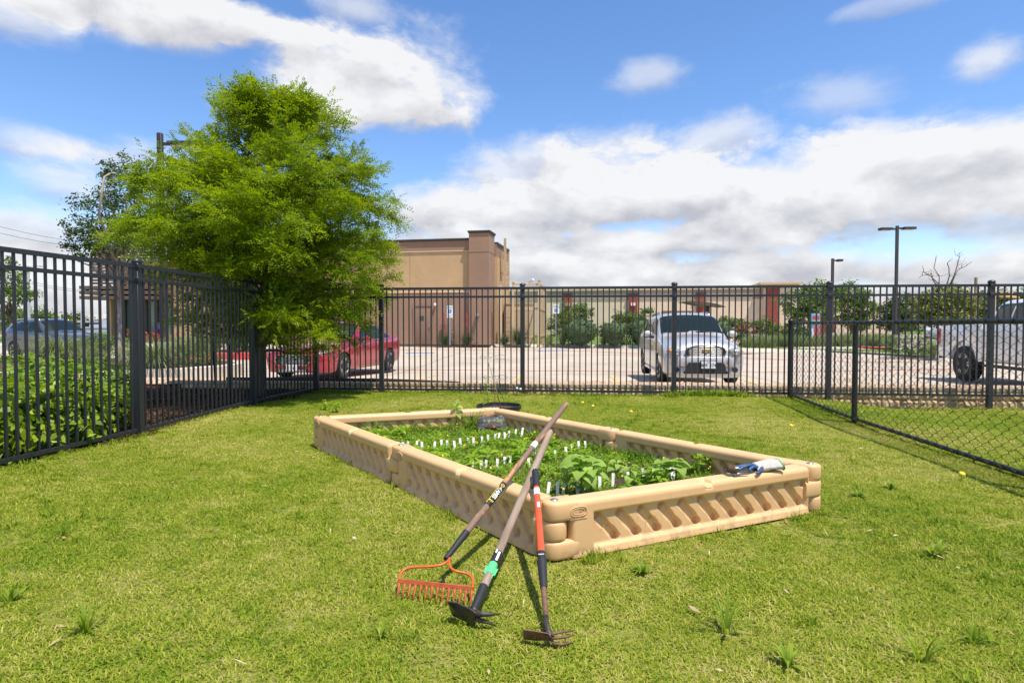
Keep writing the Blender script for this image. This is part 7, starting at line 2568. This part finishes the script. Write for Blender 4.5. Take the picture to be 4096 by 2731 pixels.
def bent_leaf(name, shape, m, droop=.5, fold=.15, nx=7, ny=5, wave=0.0):
    """leaf 1 long along +x, width from shape, drooping at the tip"""
    rows = []
    a, x, z = 0.25, 0.0, 0.0
    for i in range(nx):
        t = i / (nx - 1)
        w = np.interp(t, *zip(*shape))
        rows.append([(x - abs(j / (ny - 1) - .5) * 2 * .0, (j / (ny - 1) - .5) * w, z + abs(j / (ny - 1) - .5) * 2 * w * fold + wave * math.sin(9 * t + 5 * j) * w) for j in range(ny)])
        x += math.cos(a) / (nx - 1); z += math.sin(a) / (nx - 1)
        a -= droop * 1.8 / (nx - 1)
    mb = MB(); mb.grid(rows)
    me = mb.mesh(name, m, smooth=True)
    at = me.attributes.new('rnd', 'FLOAT', 'FACE')
    at.data.foreach_set('value', np.full(len(me.polygons), .5, np.float32))
    return me


OVAL = [(0, .03), (.12, .10), (.3, .36), (.55, .42), (.8, .26), (1, .02)]
HEART = [(0, .03), (.1, .10), (.2, .62), (.38, .74), (.65, .52), (.88, .20), (1, .01)]
leafs = {'oval': [bent_leaf('leaf', OVAL, M['seedling'], d, .12) for d in (.3, .6, .9)],
         'heart': [bent_leaf('leaf', HEART, M['sunflower'], d, .10, 9, 7, .012) for d in (.55, .85, 1.15)]}
for k, v in leafs.items():
    for i, me in enumerate(v):
        me.attributes['rnd'].data.foreach_set('value', np.full(len(me.polygons), (.25, .55, .85)[i], np.float32))


def plant(name, label, base, h, n, ln, kind, seed, group=None, lean=(0, 0), cat='plant', spread=(.2, 1.1), stem_r=.006, low=.25):
    t = thing(name, label, cat, base, random.Random(seed).uniform(0, 6.28), group)
    r = random.Random(seed)
    top = Vector((lean[0], lean[1], h))
    st = MB(); st.tube([Vector((0, 0, -.02)), top * .5 + Vector((lean[0] * -.15, 0, 0)), top], [stem_r, stem_r * .85, stem_r * .5], 7)
    st.build('stem', M['stem_green'], t, smooth=True)
    for i in range(n):
        f = low + (1 - low) * (i / max(1, n - 1)) ** .7
        p = top * f
        L = ln * (.65 + .5 * r.random()) * (1.0 if f < .9 else .75)
        o = link('leaf', r.choice(leafs[kind]), t, p)
        el = spread[0] + (spread[1] - spread[0]) * f * r.uniform(.5, 1)
        o.rotation_euler = (r.uniform(-.3, .3), -el + .35, i * 2.4 + r.uniform(-.4, .4))
        o.scale = (L, L * r.uniform(.85, 1.1), L)
    return t


# three largest sunflowers and the smaller ones
def sun_at(px, py_base, py_top, lab, n, ln, seed, rr=.007):
    b = on_z(px, py_base, SZ)
    h = on_y(px, py_top, b.y).z - SZ
    return plant('sunflower_plant', lab, b, h, n, ln, 'heart', seed, 'young sunflowers in the bed', cat='plant', spread=(.0, .85), stem_r=rr, low=.45)
sun_at(2326, 1999, 1826, 'biggest young sunflower, broad pale leaves, near the front corner of the bed', 15, .145, 1, .008)
sun_at(2268, 1985, 1872, 'young sunflower leaning by the hoe handle, left of the biggest sunflower', 9, .125, 2)
sun_at(2366, 1996, 1850, 'young sunflower just right of and half behind the biggest one', 9, .13, 3)
sun_at(2704, 1941, 1838, 'tall young sunflower in front of the middle of the right rim', 11, .13, 4)
sun_at(2666, 1938, 1842, 'young sunflower immediately left of the tall one by the rim', 9, .125, 5)
sun_at(2617, 1945, 1870, 'small sunflower between white markers in the front row', 7, .105, 6)
sun_at(2520, 1955, 1865, 'sunflower behind the white markers midway along the front row', 8, .11, 7)
sun_at(2470, 1900, 1850, 'small sunflower standing behind the front row, near the middle', 7, .10, 8)
sun_at(1826, 1716, 1612, 'tall thin sunflower against the back panel of the bed', 8, .12, 9)
b = on_z(2830, 1895, SZ)
plant('leafy_plant', 'leafy plant with small oval leaves near the glove', b, .13, 16, .075, 'oval', 12, low=.3)
b = on_z(2790, 1905, SZ)
plant('leafy_plant', 'leafy plant with oval leaves between sunflower and glove', b, .15, 14, .08, 'oval', 13, low=.3)
b = on_z(2780, 1690 + 215, SZ)
b = on_z(1784, 1712, SZ)
plant('leafy_plant', 'leafy plant with a yellow flower below the thin sunflower', b, .18, 12, .085, 'oval', 14, low=.3)

zones = [((2035, 2345, 1755, 1838), 24, 'young leafy seedling in the bright clump behind the rake handle'),
         ((1610, 1765, 1795, 1842), 10, 'leafy seedling in bright patch along the left rim'),
         ((1450, 1545, 1708, 1752), 7, 'leafy seedling at far left corner of the bed'),
         ((1585, 1660, 1700, 1738), 4, 'leafy seedling by the back panel of the bed'),
         ((1850, 1960, 1790, 1830), 4, 'lone leafy seedling between two far marker rows'),
         ((1650, 1900, 1862, 1930), 12, 'leafy seedling in front of middle marker row'),
         ((2480, 2640, 1905, 1985), 7, 'small leafy seedling among the front row of markers')]
rz_ = random.Random(77)
ORD = 'first second third fourth fifth sixth seventh eighth ninth tenth eleventh twelfth thirteenth fourteenth fifteenth sixteenth seventeenth eighteenth nineteenth twentieth twenty-first twenty-second twenty-third'.split()
for zi, ((x0, x1, y0, y1), n, lab) in enumerate(zones):
    Q = []
    while len(Q) < n:
        px = rz_.uniform(x0, x1)
        q = on_z(px, rz_.uniform(y0, y1), SZ + .06)
        if in_quad(q.x, q.y, INNER, -.05): Q.append((px, q))
        else: x0 += .5
    for k, (px, q) in enumerate(sorted(Q, key=lambda e: e[0])):
        plant('leafy_seedling', lab if n > 20 else lab + ', ' + ORD[k] + ' from the left', Vector((q.x, q.y, SZ)), rz_.uniform(.05, .10), rz_.randrange(7, 11), rz_.uniform(.085, .13), 'oval', 1000 + zi * 50 + k, 'young leafy seedlings in the bed', spread=(.1, 1.0), stem_r=.004, low=.35)

# white plant markers, three rows; picture positions of their tops
rowsP = {
 'white plant marker in the far row of the bed': [(1400 + a / 3.36, 1600 + b / 3.36) for a, b in ((530, 556), (645, 556), (712, 563), (782, 548), (903, 546), (965, 560), (1143, 553), (1228, 531), (1303, 533), (1398, 545), (1478, 507), (1585, 503), (1660, 496), (1775, 486), (1853, 461), (1952, 449), (2010, 440), (2077, 428), (2143, 407), (2232, 389), (2325, 370))] + [(1900 + 743 / 3.36, 1600 + 358 / 3.36), (1900 + 818 / 3.36, 1600 + 335 / 3.36)],
 'white plant marker in the middle row of the bed': [(1400 + a / 3.36, 1600 + b / 3.36) for a, b in ((1332, 820), (1433, 822), (1562, 812), (1643, 816), (1762, 806), (1833, 798), (1980, 780), (2078, 756), (2155, 740), (2282, 706))] + [(1900 + a / 3.36, 1600 + b / 3.36) for a, b in ((715, 775), (827, 688), (955, 680), (1075, 670), (1218, 628), (1300, 588), (1391, 546), (1478, 544), (1612, 502))],
 'tall white plant marker in the front row of the bed': [(1900 + a / 3.36, 1600 + b / 3.36) for a, b in ((1000, 1096), (1110, 1092), (1203, 1094), (1380, 1103), (1517, 1041), (1677, 1010), (1858, 975), (2052, 943), (2250, 910))] + [(2500 + a / 4.48, 1700 + b / 4.48) for a, b in ((500, 758), (650, 738), (790, 696), (875, 680))],
}
mk_me = []
for i in range(4):
    r = random.Random(i)
    w, h = .0098, .15
    poly = [(-w, 0), (w, 0), (w, h - r.uniform(0, .004)), (-w, h)]
    m = MB().prism(poly, ((0, .001, 0), (1, 0, 0), (0, 0, 1)), (0, -.002, 0))
    mk_me.append(m.mesh('plant_marker', M['marker'] if i % 2 else M['marker_dull']))
for lab, P in rowsP.items():
    front = lab.startswith('tall')
    for pi, (px, py) in enumerate(sorted(P)):
        ht = (.105 if front else .085) * random.uniform(.8, 1.05)
        q = on_z(px, py, SZ + ht)
        rr_ = (random.uniform(-.50, -.25), random.uniform(-.10, .10), random.uniform(-.3, .3))
        from mathutils import Euler
        bpos = q - Euler(rr_).to_matrix() @ Vector((0, 0, .15))
        o = link('plant_marker', random.choice(mk_me), None, bpos, rr_)
        tag(o, lab.replace('white plant marker', 'white plant marker,') + ', ' + ORD[pi] + ' from the left', 'plant marker', 'white plant markers in the bed')

# dense weeds and grass between
pm = []
for i in range(4):
    rs = np.random.default_rng(600 + i)
    V, F, r = blades(70, .07, .04, .12, .003, .007, (.1, .9), rs, .7)
    pm.append(np_mesh('weed_grass_%d' % i, V, F, M['bed_grass'], r))
for i in range(4):
    rs = np.random.default_rng(620 + i)
    n = 46
    P = np.stack([rs.normal(size=n) * .05, rs.normal(size=n) * .05, .015 + .07 * rs.random(n)], 1)
    N = rs.normal(size=(n, 3)) * .5 + np.array([0, 0, 1.]); N /= np.linalg.norm(N, axis=1, keepdims=True)
    V, F = leaf_quads(P, N, rand_dirs(n, rs), .022 + .03 * rs.random(n), .012 + .012 * rs.random(n), rs, .1)
    pm.append(np_mesh('weed_leaf_%d' % i, V, F, M['seedling'] if i % 2 else M['bed_grass'], rs.random(n)))
P, rt_, sc_, ix_ = [], [], [], []
for _ in range(1750):
    x, y = bed_pt(.015)
    pn = math.sin(3 * x + 2 * y) + math.sin(5 * x - 3 * y + 1)
    if pn < -1.3 and random.random() < .6: continue
    P.append((x, y, SZ - .005)); rt_.append(random.uniform(0, 6.3)); sc_.append(random.uniform(.4, .85)); ix_.append(random.choice((0, 1, 2, 3, 0, 1, 2, 4, 5, 6, 7)))
for a in range(4):                                # long grass against the rims
    p, q = INNER[a], INNER[(a + 1) % 4]
    for _ in range(46):
        f = random.random()
        P.append((p[0] + (q[0] - p[0]) * f, p[1] + (q[1] - p[1]) * f, SZ)); rt_.append(random.uniform(0, 6.3)); sc_.append(random.uniform(.8, 1.35)); ix_.append(random.randrange(4))
tag(gn_scatter('bed_weeds', P, rt_, sc_, ix_, pm, M['bed_grass']), 'dense green weeds and grass filling the bed', 'weeds')
clump('grass_tuft', 'tuft of long grass blades at the back corner of the bed', Vector((-0.42, 6.25, SZ)), 60, .34, 1.2, M['bed_grass'], 501, None, .007, .9, 'grass tuft')
clump('grass_tuft', 'arching grass tuft by the far left corner inside the bed', Vector((-1.30, 5.75, SZ)), 34, .36, 1.2, M['bed_grass'], 502, None, .006, 1.3, 'grass tuft')
rs = np.random.default_rng(8)
fp, fr_ = [], []
for _ in range(46):
    x, y = bed_pt(.1)
    c = np.array([x, y, SZ + .07 + .05 * rs.random()])
    for _k in range(3):
        fp.append(c + rs.normal(size=3) * .006)
fp = np.array(fp)
Nn = rs.normal(size=(len(fp), 3)) * .4 + np.array([0, -.3, 1.]); Nn /= np.linalg.norm(Nn, axis=1, keepdims=True)
V, F = leaf_quads(fp, Nn, rand_dirs(len(fp), rs), .014, .012, rs)
tag(link('small_flowers', np_mesh('small_flowers', V, F, M['yellow_petal'])), 'tiny yellow flowers sprinkled among the bed weeds', 'flowers', kind='stuff')

# tomato in the pot
plant('tomato_plant', 'thin young tomato plant climbing in the wire cage', Vector((-.27, 6.98, .21)), .34, 9, .085, 'oval', 30, low=.2, lean=(.03, 0), stem_r=.005)
plant('leafy_plant', 'leafy weed leaning out in front of the black pot', Vector((-.36, 6.80, .0)), .26, 10, .10, 'oval', 31, low=.3, lean=(-.1, -.05))

# ------------------------------------------------------------------ weeds and flowers of the lawn
def lawn_at(px, py):
    q = on_z(px, py, 0)
    return Vector((q.x, q.y, Hl(q.x, q.y)))
M['weed'] = leaf_mat('lawn_weed_blade', (0.15, 0.25, 0.02), (0.29, 0.37, 0.035), None, trans=.4, wscale=5)
gw = 'coarse weeds in the lawn'
for i, (px, py, n, L, w, dr, lab) in enumerate((
        (2905, 2530, 16, .20, .011, .8, 'tall coarse grass weed in the right foreground of the lawn'), (3690, 2650, 14, .17, .010, .8, 'coarse grass weed in the bottom right corner of the lawn'),
        (3745, 2225, 20, .12, .022, 1.2, 'flat broad-leaved rosette weed on the lawn right of the bed'), (345, 2525, 26, .14, .009, .7, 'upright grass tuft in the left foreground of the lawn'),
        (3150, 2660, 12, .10, .018, 1.1, 'small rosette weed at the bottom edge, right of centre'), (250, 2140, 18, .09, .007, .7, 'small grass tuft at the left side below the fence'),
        (3430, 1995, 18, .10, .018, 1.2, 'rosette weed just right of the bed corner'), (2570, 2290, 16, .09, .018, 1.2, 'small broad weed in front of the bed side'),
        (3560, 1960, 22, .10, .016, 1.1, 'cluster of broad weed leaves beside the chain link fence'), (3890, 2570, 18, .12, .008, .8, 'thin grass weed near the right edge of the lawn'),
        (1520, 2560, 14, .09, .008, .7, 'little grass tuft left of the tools in the foreground'), (40, 2410, 14, .10, .014, .8, 'coarse weed at the very left edge of the lawn'))):
    clump('lawn_weed', lab, lawn_at(px, py), n, L, 1.3, M['weed'], 700 + i, gw, w, dr, 'weed')
t = plant('leafy_weed', 'patch of leafy weeds on the lawn left of the bed', lawn_at(1345, 1650), .16, 26, .085, 'oval', 33, low=.15, spread=(-.1, .8))
t = plant('leafy_weed', 'second leafy weed close behind the weed patch left of the bed', lawn_at(1300, 1640), .14, 20, .08, 'oval', 34, low=.15, spread=(-.1, .8))
dm = MB()
dm.lathe([(.001, 0), (.016, .002), (.019, .006), (.010, .012), (.001, .014)], 14)
d_me = dm.mesh('flower_head', M['yellow_petal'], smooth=True)
for px, py, lab in ((2370, 1630, 'yellow dandelion nearest the middle fence post'), (2329, 1615, 'yellow dandelion just left of another, near the fence'), (2523, 1655, 'yellow dandelion between bed and fence, a little apart'), (3163, 1711, 'yellow dandelion near the chain link corner'), (3845, 1918, 'yellow dandelion by the foot of the chain link fence')):
    b = lawn_at(px, py + 8)
    t = thing('dandelion', lab, 'flower', b, 0, 'yellow dandelions in the lawn')
    MB().tube([(0, 0, 0), (.004, 0, .055)], .0022, 5).build('stem', M['stem_green'], t)
    link('flower_head', d_me, t, (.004, 0, .055), (.5, 0, 0), (1.25, 1.25, 1.25))
pf = MB(); pf.ell((0, 0, 0), (.022, .022, .022), 12, 8)
pf_me = pf.mesh('seed_head', mat('seed_head', (0.62, 0.60, 0.55), 0.9), smooth=True)
for px, py, lab in ((2068, 1553, 'white dandelion seed head left of the fence post'), (2082, 1556, 'white dandelion seed head touching the fence post')):
    b = on_y(px, py, 10.15)
    t = thing('dandelion_clock', lab, 'flower', (b.x, b.y, 0), 0, 'dandelion seed heads by the fence')
    MB().tube([(0, 0, 0), (0, 0, b.z)], .0025, 5).build('stem', M['stem_green'], t)
    link('seed_head', pf_me, t, (0, 0, b.z))
# scattered clippings and dead leaves
rs = np.random.default_rng(12)
n = 420
P = []
while len(P) < n:
    x, y = rs.uniform(-4, 6), 1.3 + 8.5 * rs.random() ** 1.3
    if in_quad(x, y, BED, .05) or x < left_x(y) + .1 or abs(x) > y: continue
    P.append((x, y, Hl(x, y) + .012 + .016 * rs.random()))
P = np.array(P)
Nn = rs.normal(size=(n, 3)) * .3 + np.array([0, 0, 1.]); Nn /= np.linalg.norm(Nn, axis=1, keepdims=True)
V, F = leaf_quads(P, Nn, rand_dirs(n, rs), .03 + .05 * rs.random(n) ** 2, .004 + .012 * rs.random(n) ** 3, rs, .1)
M['dead_bits'] = leaf_mat('dead_bits', (0.30, 0.16, 0.08), (0.62, 0.52, 0.33), (0.75, 0.7, 0.6), trans=.1, wscale=4, rough=.9)
tag(link('dry_clippings', np_mesh('dry_clippings', V, F, M['dead_bits'], rs.random(n))), 'dry leaf scraps and straw scattered on the lawn', 'clippings', kind='stuff')
